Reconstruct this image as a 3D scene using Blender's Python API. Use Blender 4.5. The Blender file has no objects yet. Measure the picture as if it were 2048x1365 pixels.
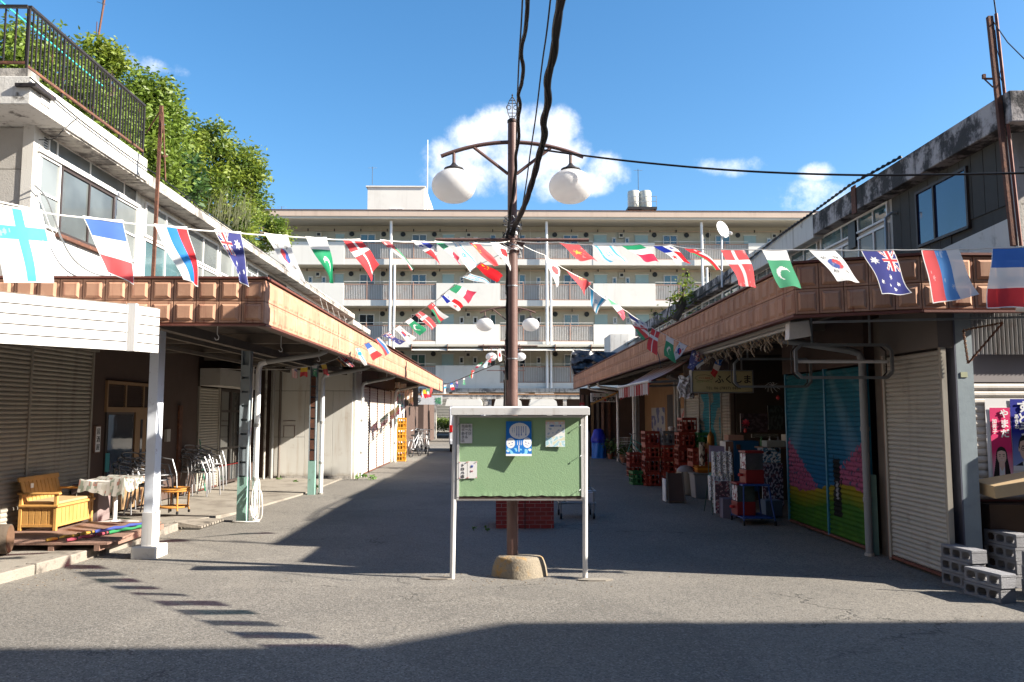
import bpy, math, random
from mathutils import Vector, Matrix, noise as mnoise
rnd = random.Random(7)
sc = bpy.context.scene
col = sc.collection

# ------------------------------------------------------------- camera
FPX, TH, PS, CH = 1593.0, math.radians(5.2), math.radians(.86), 1.6
cf = Vector((math.sin(PS)*math.cos(TH), math.cos(PS)*math.cos(TH), math.sin(TH)))
cr = Vector((math.cos(PS), -math.sin(PS), 0))
cu = cr.cross(cf)
cam = bpy.data.objects.new('camera', bpy.data.cameras.new('camera'))
col.objects.link(cam)
cam.data.sensor_width = 36
cam.data.lens = FPX/2048*36
cam.data.clip_end = 2000
cam.matrix_world = Matrix(((cr.x, cu.x, -cf.x, 0), (cr.y, cu.y, -cf.y, 0), (cr.z, cu.z, -cf.z, CH), (0, 0, 0, 1)))
sc.camera = cam

# ------------------------------------------------------------- light
LX, LY = -1.64, .37                    # sunlight travels (LX, LY, -1)
sun = bpy.data.objects.new('sun', bpy.data.lights.new('sun', 'SUN'))
col.objects.link(sun)
sun.data.energy = 5.0
sun.data.angle = math.radians(.53)
sun.data.color = (1, .925, .81)
sun.rotation_euler = Vector((LX, LY, -1)).to_track_quat('-Z', 'Y').to_euler()
SKY_STRENGTH = .077
sc.view_settings.view_transform = 'Standard'
sc.view_settings.look = 'None'
sc.view_settings.exposure = 1.66
sc.view_settings.gamma = 1
sc.view_settings.use_curve_mapping = False
sc.cycles.max_bounces = 6
sc.cycles.transparent_max_bounces = 8

def ray(u, v):
    return cf + cr*((u-1024)/FPX) + cu*((682.5-v)/FPX)
def atY(u, v, y):
    d = ray(u, v); return Vector((0, 0, CH)) + d*(y/d.y)
def atX(u, v, x):
    d = ray(u, v); return Vector((0, 0, CH)) + d*(x/d.x)
def atZ(u, v, z=0.):
    d = ray(u, v); return Vector((0, 0, CH)) + d*((z-CH)/d.z)

class NT:
    def __init__(s, tree):
        s.t = tree; s.n = tree.nodes; s.l = tree.links
    def new(s, typ, **kw):
        n = s.n.new(typ)
        for k, v in kw.items(): setattr(n, k, v)
        return n
    def put(s, node, key, val):
        i = node.inputs[key]
        if isinstance(val, bpy.types.NodeSocket): s.l.new(val, i)
        else: i.default_value = val
    def math(s, op, a, b=0., c=None, clamp=False):
        n = s.new('ShaderNodeMath', operation=op, use_clamp=clamp)
        s.put(n, 0, a); s.put(n, 1, b)
        if c is not None: s.put(n, 2, c)
        return n.outputs[0]
    def mix(s, f, a, b, blend='MIX'):
        n = s.new('ShaderNodeMix', data_type='RGBA', blend_type=blend)
        s.put(n, 0, f); s.put(n, 6, a); s.put(n, 7, b)
        return n.outputs[2]
    def noise(s, vec, scale, detail=4., rough=.55, out=0, dist=0.):
        n = s.new('ShaderNodeTexNoise')
        s.l.new(vec, n.inputs['Vector']); n.inputs['Scale'].default_value = scale
        n.inputs['Detail'].default_value = detail; n.inputs['Roughness'].default_value = rough
        n.inputs['Distortion'].default_value = dist
        return n.outputs[out]
    def ramp(s, f, lo, hi):
        n = s.new('ShaderNodeMapRange', interpolation_type='SMOOTHSTEP')
        s.put(n, 0, f); n.inputs[1].default_value = lo; n.inputs[2].default_value = hi
        return n.outputs[0]
    def scale(s, vec, xyz):
        n = s.new('ShaderNodeVectorMath', operation='MULTIPLY')
        s.l.new(vec, n.inputs[0]); n.inputs[1].default_value = xyz
        return n.outputs[0]

# world: physical sky with a few cumulus clouds low over the roofs
w = bpy.data.worlds.new('World'); sc.world = w; w.use_nodes = True
T = NT(w.node_tree); T.n.clear()
sky = T.new('ShaderNodeTexSky', sky_type='NISHITA', sun_disc=False)
sky.sun_elevation = math.atan2(1, math.hypot(LX, LY))
sky.sun_rotation = math.atan2(-LX, -LY)
sky.altitude = 50; sky.air_density = 1.0; sky.dust_density = .9; sky.ozone_density = 3.0
hs = T.new('ShaderNodeHueSaturation'); hs.inputs['Saturation'].default_value = 1.24
hs.inputs['Hue'].default_value = .496
T.l.new(sky.outputs[0], hs.inputs['Color'])
tc = T.new('ShaderNodeTexCoord')
dirv = tc.outputs['Generated']
dens = None
CL = [(905,320,58,42,1.),(948,290,60,46,1.),(1000,280,62,52,1.),(1060,272,62,54,1.),(1108,272,50,46,1.),(1128,315,52,46,1.),
      (1180,362,52,28,.9),(1040,335,90,55,.95),(950,350,75,42,.8),(1100,365,70,40,.8),(1200,345,52,34,.75),(880,345,46,30,.7),(1455,333,60,15,.42),
      (1640,345,30,16,.55),(1625,400,66,34,.48),(1700,386,40,16,.35),(1238,338,22,14,.38),(262,128,60,16,.42)]
nz = T.noise(dirv, 22, 8, .66)
nz2 = T.noise(dirv, 7, 3, .5)
nzz = T.math('ADD', T.math('MULTIPLY', T.math('SUBTRACT', nz, .5), 1.5), T.math('MULTIPLY', T.math('SUBTRACT', nz2, .5), .9))
for (u, v, ru, rv, k) in CL:
    d = ray(u, v).normalized()
    sub = T.new('ShaderNodeVectorMath', operation='SUBTRACT'); T.l.new(dirv, sub.inputs[0]); sub.inputs[1].default_value = d
    dx = T.new('ShaderNodeVectorMath', operation='DOT_PRODUCT'); T.l.new(sub.outputs[0], dx.inputs[0]); dx.inputs[1].default_value = cr*(FPX/ru)*.86
    dz = T.new('ShaderNodeVectorMath', operation='DOT_PRODUCT'); T.l.new(sub.outputs[0], dz.inputs[0]); dz.inputs[1].default_value = cu*(FPX/rv)*.86
    # (only in front of the sky sector where the cloud stands)
    dy = T.new('ShaderNodeVectorMath', operation='DOT_PRODUCT'); T.l.new(sub.outputs[0], dy.inputs[0]); dy.inputs[1].default_value = cf*4
    r2 = T.math('ADD', T.math('ADD', T.math('MULTIPLY', dx.outputs['Value'], dx.outputs['Value']), T.math('MULTIPLY', dz.outputs['Value'], dz.outputs['Value'])), T.math('MULTIPLY', dy.outputs['Value'], dy.outputs['Value']))
    e = T.math('MULTIPLY', T.math('SUBTRACT', 1.15, r2), k)
    dens = e if dens is None else T.math('MAXIMUM', dens, e)
dens = T.math('MINIMUM', dens, 1.)
m1 = T.ramp(T.math('ADD', dens, T.math('MULTIPLY', nzz, 1.35)), .12, 1.25)
# ordinary scattered cumulus elsewhere (behind the viewer and to the sides)
sep = T.new('ShaderNodeSeparateXYZ'); T.l.new(dirv, sep.inputs[0])
far = T.noise(T.scale(dirv, (1, 1, 2.2)), 3.1, 6, .55)
m2 = T.math('MULTIPLY', T.ramp(far, .58, .74), T.ramp(sep.outputs[1], .25, -.15))
m2 = T.math('MULTIPLY', m2, T.ramp(sep.outputs[2], .02, .12))
mm = T.math('MAXIMUM', T.math('MULTIPLY', m1, .93), T.math('MULTIPLY', m2, .8))
cc = T.mix(T.ramp(nz2, .3, .7), (5.6, 5.7, 6.1, 1), (7.0, 6.9, 6.9, 1))
bg = T.new('ShaderNodeBackground'); bg.inputs['Strength'].default_value = SKY_STRENGTH
T.l.new(T.mix(mm, hs.outputs[0], cc), bg.inputs['Color'])
wo = T.new('ShaderNodeOutputWorld'); T.l.new(bg.outputs[0], wo.inputs[0])

# ------------------------------------------------------------- materials
MATS = {}
def M(name, c, rough=.8, var=.12, vs=2., bump=0., bs=60., dirt=None, streak=None, metal=0., rnd_obj=0., spec=.4, transl=0., attr=False, coat=0., grime=None, speck=None, clear=0.):
    """dirt=(colour, amount, scale, lo, hi)  streak=(colour, amount, scale)  all in world metres"""
    if name in MATS: return MATS[name]
    m = bpy.data.materials.new(name); m.use_nodes = True; MATS[name] = m
    t = NT(m.node_tree); b = t.n['Principled BSDF']
    geo = t.new('ShaderNodeNewGeometry'); pos = geo.outputs['Position']
    base = (*c, 1)
    if attr:
        a = t.new('ShaderNodeAttribute', attribute_name='Col'); base = a.outputs['Color']
    n = t.noise(pos, vs, 5, .6)
    f = t.math('ADD', t.math('MULTIPLY', t.math('SUBTRACT', n, .5), var*3.2), 1.)
    if rnd_obj:
        oi = t.new('ShaderNodeObjectInfo')
        f = t.math('MULTIPLY', f, t.math('ADD', t.math('MULTIPLY', t.math('SUBTRACT', oi.outputs['Random'], .5), rnd_obj*2), 1.))
    cmb = t.new('ShaderNodeCombineColor'); [t.l.new(f, cmb.inputs[i]) for i in range(3)]
    cur = t.mix(1., base, cmb.outputs[0], 'MULTIPLY')
    if speck:
        sn = t.noise(pos, speck[2], 2, .6)
        cur = t.mix(t.math('MULTIPLY', t.ramp(sn, speck[3], speck[4]), speck[1]), cur, (*speck[0], 1))
    if dirt:
        dn = t.noise(pos, dirt[2], 7, .68)
        cur = t.mix(t.math('MULTIPLY', t.ramp(dn, dirt[3], dirt[4]), dirt[1]), cur, (*dirt[0], 1))
    if streak:
        sn = t.noise(t.scale(pos, (1, 1, .07)), streak[2], 5, .65)
        if rnd_obj:
            ad = t.new('ShaderNodeVectorMath', operation='ADD')
            t.l.new(t.scale(pos, (1, 1, .07)), ad.inputs[0])
            sn = t.noise(ad.outputs[0], streak[2], 5, .65)
        cur = t.mix(t.math('MULTIPLY', t.ramp(sn, .52, .72), streak[1]), cur, (*streak[0], 1))
    if grime:       # dirt that collects low on walls: (colour, amount, height)
        sz = t.new('ShaderNodeSeparateXYZ'); t.l.new(pos, sz.inputs[0])
        g = t.math('ADD', t.ramp(sz.outputs[2], grime[2], 0.), t.math('MULTIPLY', t.math('SUBTRACT', t.noise(pos, 5, 5, .7), .5), 1.2))
        cur = t.mix(t.math('MULTIPLY', t.ramp(g, .35, 1.), grime[1]), cur, (*grime[0], 1))
    t.l.new(cur, b.inputs['Base Color'])
    rr = t.math('ADD', t.math('MULTIPLY', t.math('SUBTRACT', t.noise(pos, vs*4, 4, .6), .5), .3), rough, clamp=True)
    t.l.new(rr, b.inputs['Roughness'])
    b.inputs['Metallic'].default_value = metal
    b.inputs['Specular IOR Level'].default_value = spec
    b.inputs['Coat Weight'].default_value = coat
    if bump:
        bn = t.new('ShaderNodeBump'); bn.inputs['Strength'].default_value = bump; bn.inputs['Distance'].default_value = .01
        t.l.new(t.noise(pos, bs, 5, .6), bn.inputs['Height']); t.l.new(bn.outputs[0], b.inputs['Normal'])
    if transl:
        tr = t.new('ShaderNodeBsdfTranslucent'); t.l.new(cur, tr.inputs[0])
        mx = t.new('ShaderNodeMixShader'); mx.inputs[0].default_value = transl
        t.l.new(b.outputs[0], mx.inputs[1]); t.l.new(tr.outputs[0], mx.inputs[2])
        out = mx.outputs[0]
        if clear:
            tp = t.new('ShaderNodeBsdfTransparent'); t.l.new(cur, tp.inputs[0])
            m2 = t.new('ShaderNodeMixShader'); m2.inputs[0].default_value = clear
            t.l.new(out, m2.inputs[1]); t.l.new(tp.outputs[0], m2.inputs[2]); out = m2.outputs[0]
        t.l.new(out, t.n['Material Output'].inputs[0])
    return m
RUST = (.16, .06, .03)
white_paint = M('white_paint', (.62,.61,.595), .5, .05, 3, .1, 90, dirt=((.27,.20,.15), .65, 9, .60, .76), streak=((.42,.38,.33), .5, 10))
white_wall = M('white_wall', (.60,.58,.54), .85, .05, 1.5, .3, 60, dirt=((.20,.18,.15), .8, 3.2, .55, .74), streak=((.28,.25,.21), .6, 7))
grey_wall = M('grey_wall', (.42,.40,.37), .9, .1, 2, .5, 50, dirt=((.22,.2,.18), .6, 4, .55, .75))
old_concrete = M('old_concrete', (.44,.41,.37), .92, .2, 2, .6, 40, dirt=((.10,.09,.085), .85, 2.6, .46, .62), streak=((.09,.085,.08), .8, 9))
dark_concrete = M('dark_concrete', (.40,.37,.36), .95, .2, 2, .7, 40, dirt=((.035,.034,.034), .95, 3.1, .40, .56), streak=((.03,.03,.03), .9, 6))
pave = M('pavement_concrete', (.24,.215,.18), .92, .14, 1.2, .5, 70, dirt=((.13,.11,.09), .8, 1.7, .46, .68), speck=((.2,.18,.16), .5, 130, .55, .7))
kerb_m = M('kerb_concrete', (.25,.22,.185), .9, .15, 2, .8, 45, dirt=((.08,.07,.06), .85, 5, .48, .66))
base_stone = M('cast_concrete', (.23,.195,.145), .95, .2, 5, 1., 45, dirt=((.36,.20,.05), .8, 5, .50, .64), speck=((.14,.12,.1), .6, 90, .55, .68))
brown_paint = M('brown_paint', (.135,.077,.066), .5, .16, 8, .15, 70, dirt=((.26,.17,.14), .55, 14, .6, .72), streak=((.07,.04,.035), .5, 20))
brown_trim = M('brown_trim', (.13,.042,.03), .6, .15, 6, .1, 60, dirt=(RUST, .5, 8, .55, .7))
rust_steel = M('rusty_steel', (.11,.048,.032), .85, .25, 9, .4, 60, dirt=((.22,.09,.045), .7, 12, .5, .65))
black_steel = M('black_steel', (.022,.018,.018), .55, .2, 9, .1, 60, dirt=((.13,.05,.035), .7, 9, .58, .7))
galv = M('galvanised_steel', (.30,.32,.33), .45, .12, 5, .1, 60, metal=.55, dirt=((.2,.21,.22), .5, 7, .55, .7))
grey_pipe = M('grey_pvc', (.30,.295,.28), .5, .1, 5, 0, 60, dirt=((.2,.18,.16), .5, 8, .58, .74))
white_pipe = M('white_pvc', (.72,.72,.72), .45, .06, 5, 0, 60, dirt=((.38,.35,.31), .5, 8, .6, .76))
panel_m = M('brown_fascia_panel', (.40,.22,.14), .8, .12, 3, .12, 30, rnd_obj=.1, streak=((.17,.045,.028), .75, 13), dirt=((.58,.36,.24), .5, 3, .5, .7))
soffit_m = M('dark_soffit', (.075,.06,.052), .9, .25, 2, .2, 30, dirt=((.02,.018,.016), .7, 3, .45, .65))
beam_m = M('weathered_timber', (.15,.125,.105), .85, .25, 4, .3, 40)
shutter_m = M('beige_shutter', (.32,.295,.25), .5, .1, 2, .1, 50, streak=((.17,.145,.12), .5, 5), dirt=((.15,.125,.10), .5, 6, .56, .74))
shutter_l = M('light_shutter', (.52,.48,.43), .5, .1, 2, .1, 50, streak=((.3,.24,.19), .5, 6), dirt=((.3,.22,.16), .5, 5, .58, .74))
dark_wall = M('brown_wall', (.085,.055,.045), .85, .16, 3, .3, 40)
char_wall = M('charcoal_siding', (.05,.048,.043), .8, .12, 2, .15, 40, streak=((.032,.03,.027), .5, 20))
frame_w = M('window_frame_white', (.66,.65,.63), .5, .07, 5, 0, 60, dirt=((.35,.30,.26), .5, 8, .58, .74))
frame_d = M('window_frame_dark', (.045,.033,.03), .45, .15, 5)
wood_y = M('yellow_wood', (.52,.28,.085), .5, .15, 6, .2, 40, streak=((.32,.15,.04), .5, 26))
wood_d = M('deck_wood', (.235,.14,.105), .8, .22, 6, .3, 40, rnd_obj=.12, dirt=((.12,.07,.05), .6, 7, .5, .7))
wood_l = M('pale_wood', (.27,.165,.085), .6, .12, 6, .2, 40, streak=((.3,.18,.08), .5, 22))
alu = M('aluminium', (.27,.27,.28), .42, .06, 6, 0, 60, metal=.6)
red_crate = M('red_plastic', (.27,.042,.028), .45, .15, 8, rnd_obj=.2, dirt=((.08,.02,.018), .5, 9, .5, .7))
grey_crate = M('grey_plastic', (.16,.17,.18), .5, .1, 8)
green_crate = M('green_plastic', (.03,.16,.05), .45, .1, 8)
yellow_crate = M('yellow_plastic', (.62,.30,.03), .45, .12, 8, rnd_obj=.1)
blk = M('cinder_block', (.225,.225,.24), .95, .16, 6, 1.1, 110, speck=((.16,.16,.17), .6, 150, .52, .66), rnd_obj=.1)
teal_paint = M('pale_green_paint', (.25,.42,.36), .7, .12, 6, .2, 50, dirt=(RUST, .8, 9, .6, .72))
steel_panel = M('painted_steel_blue_grey', (.27,.32,.35), .55, .12, 5, .1, 60, dirt=((.22,.26,.29), .6, 9, .5, .7), metal=.2)
cable_m = M('black_cable', (.012,.012,.013), .5, .2, 20, spec=.3)
rope_m = M('white_cord', (.72,.70,.66), .8, .05, 9)
cloth_w = M('flag_cloth', (1,1,1), .62, .03, 6, attr=True, transl=.40, spec=.25, clear=.13)
paper = M('printed_paper', (1,1,1), .65, .03, 6, attr=True, spec=.3)
mural = M('painted_shutter', (1,1,1), .75, .1, 4, .05, 50, attr=True, spec=.12, streak=((.05,.06,.06), .3, 8))
ink = M('black_ink', (.02,.02,.022), .6, .02)
ink_blue = M('blue_ink', (.02,.08,.42), .6, .02)
ink_red = M('red_ink', (.45,.03,.03), .6, .02)
ink_green = M('green_ink', (.03,.30,.08), .6, .02)
ink_white = M('white_ink', (.8,.8,.8), .6, .02)
black_pl = M('black_plastic', (.018,.018,.02), .4, .1, 9)
corr_m = M('rusted_galvanised_sheet', (.40,.39,.38), .5, .12, 4, 0, 60, metal=.3, streak=((.13,.075,.05), .8, 12), dirt=((.2,.10,.06), .6, 9, .55, .7))
weed_m = M('weed_leaves', (.10,.20,.035), .6, .25, 20, transl=.3)
tarp_blue = M('blue_tarpaulin', (.018,.10,.46), .45, .15, 6, .3, 12)
tarp_black = M('black_tarpaulin', (.012,.013,.018), .3, .2, 5, .6, 9, spec=.6)

def glass(name, c, rough=.05, mix=.25):
    if name in MATS: return MATS[name]
    m = bpy.data.materials.new(name); m.use_nodes = True; MATS[name] = m
    t = NT(m.node_tree); b = t.n['Principled BSDF']
    geo = t.new('ShaderNodeNewGeometry')
    n = t.noise(geo.outputs['Position'], 1.4, 3, .5)
    t.l.new(t.mix(t.ramp(n, .35, .65), (*c, 1), (c[0]*1.5, c[1]*1.5, c[2]*1.5, 1)), b.inputs['Base Color'])
    b.inputs['Roughness'].default_value = rough
    b.inputs['Specular IOR Level'].default_value = .9
    b.inputs['Coat Weight'].default_value = mix; b.inputs['Coat Roughness'].default_value = .02
    bn = t.new('ShaderNodeBump'); bn.inputs['Strength'].default_value = .06; bn.inputs['Distance'].default_value = .02
    t.l.new(t.noise(geo.outputs['Position'], 2.5, 2, .5), bn.inputs['Height']); t.l.new(bn.outputs[0], b.inputs['Normal'])
    return m
frosted = glass('frosted_glass', (.075,.085,.085), .22, .3)
frosted_b = glass('curtained_glass', (.135,.145,.14), .2, .3)
dark_glass = glass('dark_glass', (.02,.025,.028), .03, 1.)
mirror_glass = glass('reflecting_glass', (.006,.015,.05), .02, .25)
teal_glass = glass('teal_glass', (.05,.10,.11), .06, .8)

# asphalt: aggregate, worn patches, repaired strips and hairline cracks
def asphalt():
    m = bpy.data.materials.new('asphalt'); m.use_nodes = True
    t = NT(m.node_tree); b = t.n['Principled BSDF']
    pos = t.new('ShaderNodeNewGeometry').outputs['Position']
    big = t.ramp(t.noise(pos, .35, 5, .6, dist=.4), .35, .68)
    mid = t.noise(pos, 1.7, 6, .65)
    c = t.mix(big, (.155,.142,.123,1), (.212,.192,.164,1))
    c = t.mix(t.math('MULTIPLY', t.ramp(mid, .52, .75), .45), c, (.085,.08,.073,1))
    v = t.new('ShaderNodeTexVoronoi'); v.inputs['Scale'].default_value = 85; t.l.new(pos, v.inputs['Vector'])
    sc_ = t.new('ShaderNodeSeparateColor'); t.l.new(v.outputs['Color'], sc_.inputs[0])
    c = t.mix(t.math('MULTIPLY', t.ramp(sc_.outputs[0], .55, 1.), .6), c, (.30,.28,.25,1))
    c = t.mix(t.math('MULTIPLY', t.ramp(sc_.outputs[1], .5, .95), .65), c, (.055,.052,.05,1))
    fine = t.noise(pos, 160, 3, .7)
    f = t.math('ADD', t.math('MULTIPLY', t.math('SUBTRACT', fine, .5), 1.5), 1.)
    k = t.new('ShaderNodeCombineColor'); [t.l.new(f, k.inputs[i]) for i in range(3)]
    c = t.mix(1., c, k.outputs[0], 'MULTIPLY')
    pt_ = t.ramp(t.noise(pos, .16, 3, .5), .485, .50)
    c = t.mix(t.math('MULTIPLY', pt_, .20), c, (.085,.08,.073,1))
    oil = t.ramp(t.noise(pos, 1.1, 4, .6), .66, .74)
    c = t.mix(t.math('MULTIPLY', oil, .35), c, (.05,.047,.045,1))
    cr_ = t.new('ShaderNodeTexVoronoi', feature='DISTANCE_TO_EDGE'); cr_.inputs['Scale'].default_value = .42
    nn = t.new('ShaderNodeVectorMath', operation='ADD'); t.l.new(pos, nn.inputs[0])
    t.l.new(t.scale(t.noise(pos, 2.3, 5, .7, out=1), (.9, .9, 0)), nn.inputs[1]); t.l.new(nn.outputs[0], cr_.inputs['Vector'])
    crack = t.math('MULTIPLY', t.ramp(cr_.outputs[0], .007, .0), t.ramp(t.noise(pos, .5, 2), .5, .62))
    c = t.mix(t.math('MULTIPLY', crack, .7), c, (.03,.028,.026,1))
    t.l.new(c, b.inputs['Base Color'])
    b.inputs['Roughness'].default_value = .88; b.inputs['Specular IOR Level'].default_value = .35
    bn = t.new('ShaderNodeBump'); bn.inputs['Strength'].default_value = .55; bn.inputs['Distance'].default_value = .006
    t.l.new(t.math('SUBTRACT', t.math('ADD', fine, t.math('MULTIPLY', v.outputs['Distance'], -.6)), t.math('MULTIPLY', crack, 2.)), bn.inputs['Height'])
    t.l.new(bn.outputs[0], b.inputs['Normal'])
    return m
asphalt_m = asphalt()

# ------------------------------------------------------------- mesh helpers
WO = {}
def tag(o, label=None, cat=None, group=None, kind=None):
    if label: o['label'] = label
    if cat: o['category'] = cat
    if group: o['group'] = group
    if kind: o['kind'] = kind
    return o
def thing(name, label, cat, loc=(0, 0, 0), rz=0, group=None):
    o = bpy.data.objects.new(name, None); col.objects.link(o)
    o.empty_display_size = .1
    o.location = loc; o.rotation_euler = (0, 0, rz); WO[o] = Vector(loc)
    return tag(o, label, cat, group)
class MB:
    def __init__(s): s.v = []; s.f = []
    def add(s, vs, fs):
        k = len(s.v); s.v += [tuple(p) for p in vs]; s.f += [tuple(i+k for i in f) for f in fs]; return s
    def box(s, x0, y0, z0, x1, y1, z1):
        return s.add([(x0,y0,z0),(x1,y0,z0),(x1,y1,z0),(x0,y1,z0),(x0,y0,z1),(x1,y0,z1),(x1,y1,z1),(x0,y1,z1)],
                     [(0,3,2,1),(4,5,6,7),(0,1,5,4),(1,2,6,5),(2,3,7,6),(3,0,4,7)])
    def bar(s, p, q, wx, wz=None, up=(0, 0, 1)):
        """square bar from p to q"""
        p, q = Vector(p), Vector(q); d = (q-p).normalized(); wz = wz or wx
        a = d.cross(Vector(up))
        a = a.normalized() if a.length > 1e-4 else Vector((1, 0, 0))
        b = a.cross(d).normalized(); a *= wx/2; b *= wz/2
        return s.add([p-a-b,p+a-b,p+a+b,p-a+b,q-a-b,q+a-b,q+a+b,q-a+b], [(0,1,2,3),(7,6,5,4),(0,4,5,1),(1,5,6,2),(2,6,7,3),(3,7,4,0)])
    def cyl(s, p, q, r0, r1=None, n=10, cap=True):
        p, q = Vector(p), Vector(q); r1 = r0 if r1 is None else r1
        d = (q-p).normalized(); a = d.orthogonal().normalized(); b = d.cross(a)
        vs = []
        for (c, r) in ((p, r0), (q, r1)):
            vs += [c + a*(r*math.cos(2*math.pi*i/n)) + b*(r*math.sin(2*math.pi*i/n)) for i in range(n)]
        fs = [(i, (i+1) % n, n+(i+1) % n, n+i) for i in range(n)]
        if cap: fs += [tuple(range(n-1, -1, -1)), tuple(range(n, 2*n))]
        return s.add(vs, fs)
    def tube(s, pts, r, n=8, closed=False):
        pts = [Vector(p) for p in pts]; m = len(pts); vs = []; pa = None
        for i, p in enumerate(pts):
            if closed: d = pts[(i+1) % m]-pts[i-1]
            else: d = pts[min(i+1, m-1)]-pts[max(i-1, 0)]
            d = d.normalized()
            a = (pa - d*pa.dot(d)) if pa is not None else d.orthogonal()
            a = a.normalized() if a.length > 1e-6 else d.orthogonal().normalized()
            pa = a; b = d.cross(a)
            rr = r[i] if isinstance(r, (list, tuple)) else r
            vs += [p + a*(rr*math.cos(2*math.pi*j/n)) + b*(rr*math.sin(2*math.pi*j/n)) for j in range(n)]
        fs = []
        for i in range(m if closed else m-1):
            k = (i+1) % m
            fs += [(i*n+j, i*n+(j+1) % n, k*n+(j+1) % n, k*n+j) for j in range(n)]
        if not closed: fs += [tuple(range(n-1, -1, -1)), tuple(range((m-1)*n, m*n))]
        return s.add(vs, fs)
    def lathe(s, prof, c, n=24, sx=1, sy=1):
        vs = []; c = Vector(c)
        for (r, z) in prof:
            vs += [(c.x+sx*r*math.cos(2*math.pi*i/n), c.y+sy*r*math.sin(2*math.pi*i/n), c.z+z) for i in range(n)]
        fs = [(k*n+i, k*n+(i+1) % n, (k+1)*n+(i+1) % n, (k+1)*n+i) for k in range(len(prof)-1) for i in range(n)]
        fs += [tuple(range(n-1, -1, -1)), tuple(range((len(prof)-1)*n, len(prof)*n))]
        return s.add(vs, fs)
    def prism(s, poly, z0, z1):
        n = len(poly)
        vs = [(x, y, z0) for x, y in poly]+[(x, y, z1) for x, y in poly]
        return s.add(vs, [tuple(range(n-1, -1, -1)), tuple(range(n, 2*n))]+[(i, (i+1) % n, n+(i+1) % n, n+i) for i in range(n)])
    def slab(s, poly, off):
        """3-D polygon given thickness by vector off"""
        n = len(poly); off = Vector(off); poly = [Vector(p) for p in poly]
        return s.add(poly+[p+off for p in poly], [tuple(range(n-1, -1, -1)), tuple(range(n, 2*n))]+[(i, (i+1) % n, n+(i+1) % n, n+i) for i in range(n)])
    def mesh(s, name, mat, smooth=False, shift=None):
        me = bpy.data.meshes.new(name)
        me.from_pydata([(x-shift.x, y-shift.y, z-shift.z) for x, y, z in s.v] if shift else s.v, [], s.f)
        if mat: me.materials.append(mat)
        if smooth:
            me.polygons.foreach_set('use_smooth', [True]*len(me.polygons))
            me.set_sharp_from_angle(angle=math.radians(40))
        return me
    def build(s, name, mat, parent=None, smooth=False, local=False, bevel=0., label=None, cat=None, group=None, kind=None):
        xs = list(zip(*s.v))
        c = Vector(((min(xs[0])+max(xs[0]))/2, (min(xs[1])+max(xs[1]))/2, min(xs[2])))
        o = bpy.data.objects.new(name, s.mesh(name, mat, smooth, c)); col.objects.link(o)
        if bevel:
            b = o.modifiers.new('bevel', 'BEVEL'); b.width = bevel; b.segments = 2; b.limit_method = 'ANGLE'
        o.location = c
        if parent is not None:
            o.parent = parent
            if not local: o.location = c - WO[parent]
            else:
                o.location = c - (LO.get(parent) or Vector())
        WO[o] = c; LO[o] = c
        return tag(o, label, cat, group, kind)
LO = {}
def kids(o): return [c for c in o.children]
def copy_tree(o, parent=None):
    c = o.copy(); col.objects.link(c); c.parent = parent
    for ch in o.children: copy_tree(ch, c)
    return c
def inst(me, name, parent, loc, rot=(0, 0, 0), scale=None, label=None, kind=None):
    """one more part sharing mesh data me; loc in world axes under an unrotated parent"""
    o = bpy.data.objects.new(name, me); col.objects.link(o); o.parent = parent
    o.location = Vector(loc) - (WO[parent] if parent else Vector())
    o.rotation_euler = rot
    if scale: o.scale = scale
    WO[o] = Vector(loc); LO[o] = Vector(loc)
    return tag(o, label, None, None, kind)
def painted(name, P, nx, ny, fcol, mat, parent=None, thick=None, local=False, smooth=True, **kw):
    """grid surface P(s,t) whose faces carry the flat print colour fcol(s,t)"""
    vs = [P(i/nx, j/ny) for j in range(ny+1) for i in range(nx+1)]
    fs = []; cs = []
    for j in range(ny):
        for i in range(nx):
            a = j*(nx+1)+i
            fs.append((a, a+nx+1, a+nx+2, a+1)); cs.append(fcol((i+.5)/nx, (j+.5)/ny))
    mb = MB(); mb.v = [tuple(p) for p in vs]; mb.f = fs
    if thick is not None:
        n0 = len(vs); th = Vector(thick); nf = len(fs)
        mb.v += [tuple(Vector(p)+th) for p in vs]
        rim = [i for i in range(nx+1)]+[j*(nx+1)+nx for j in range(1, ny+1)]+[ny*(nx+1)+i for i in range(nx-1, -1, -1)]+[j*(nx+1) for j in range(ny-1, 0, -1)]
        for k in range(nf): mb.f.append(tuple(i+n0 for i in fs[k][::-1])); cs.append((.6, .6, .58))
        for k in range(len(rim)):
            a, b = rim[k], rim[(k+1) % len(rim)]
            mb.f.append((a, b, b+n0, a+n0)); cs.append((.6, .6, .58))
    o = mb.build(name, mat, parent, smooth=smooth, local=local, **kw)
    at = o.data.color_attributes.new('Col', 'FLOAT_COLOR', 'CORNER')
    buf = []
    for f, c in zip(mb.f, cs): buf += [c[0], c[1], c[2], 1.]*len(f)
    at.data.foreach_set('color', buf)
    return o
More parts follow.
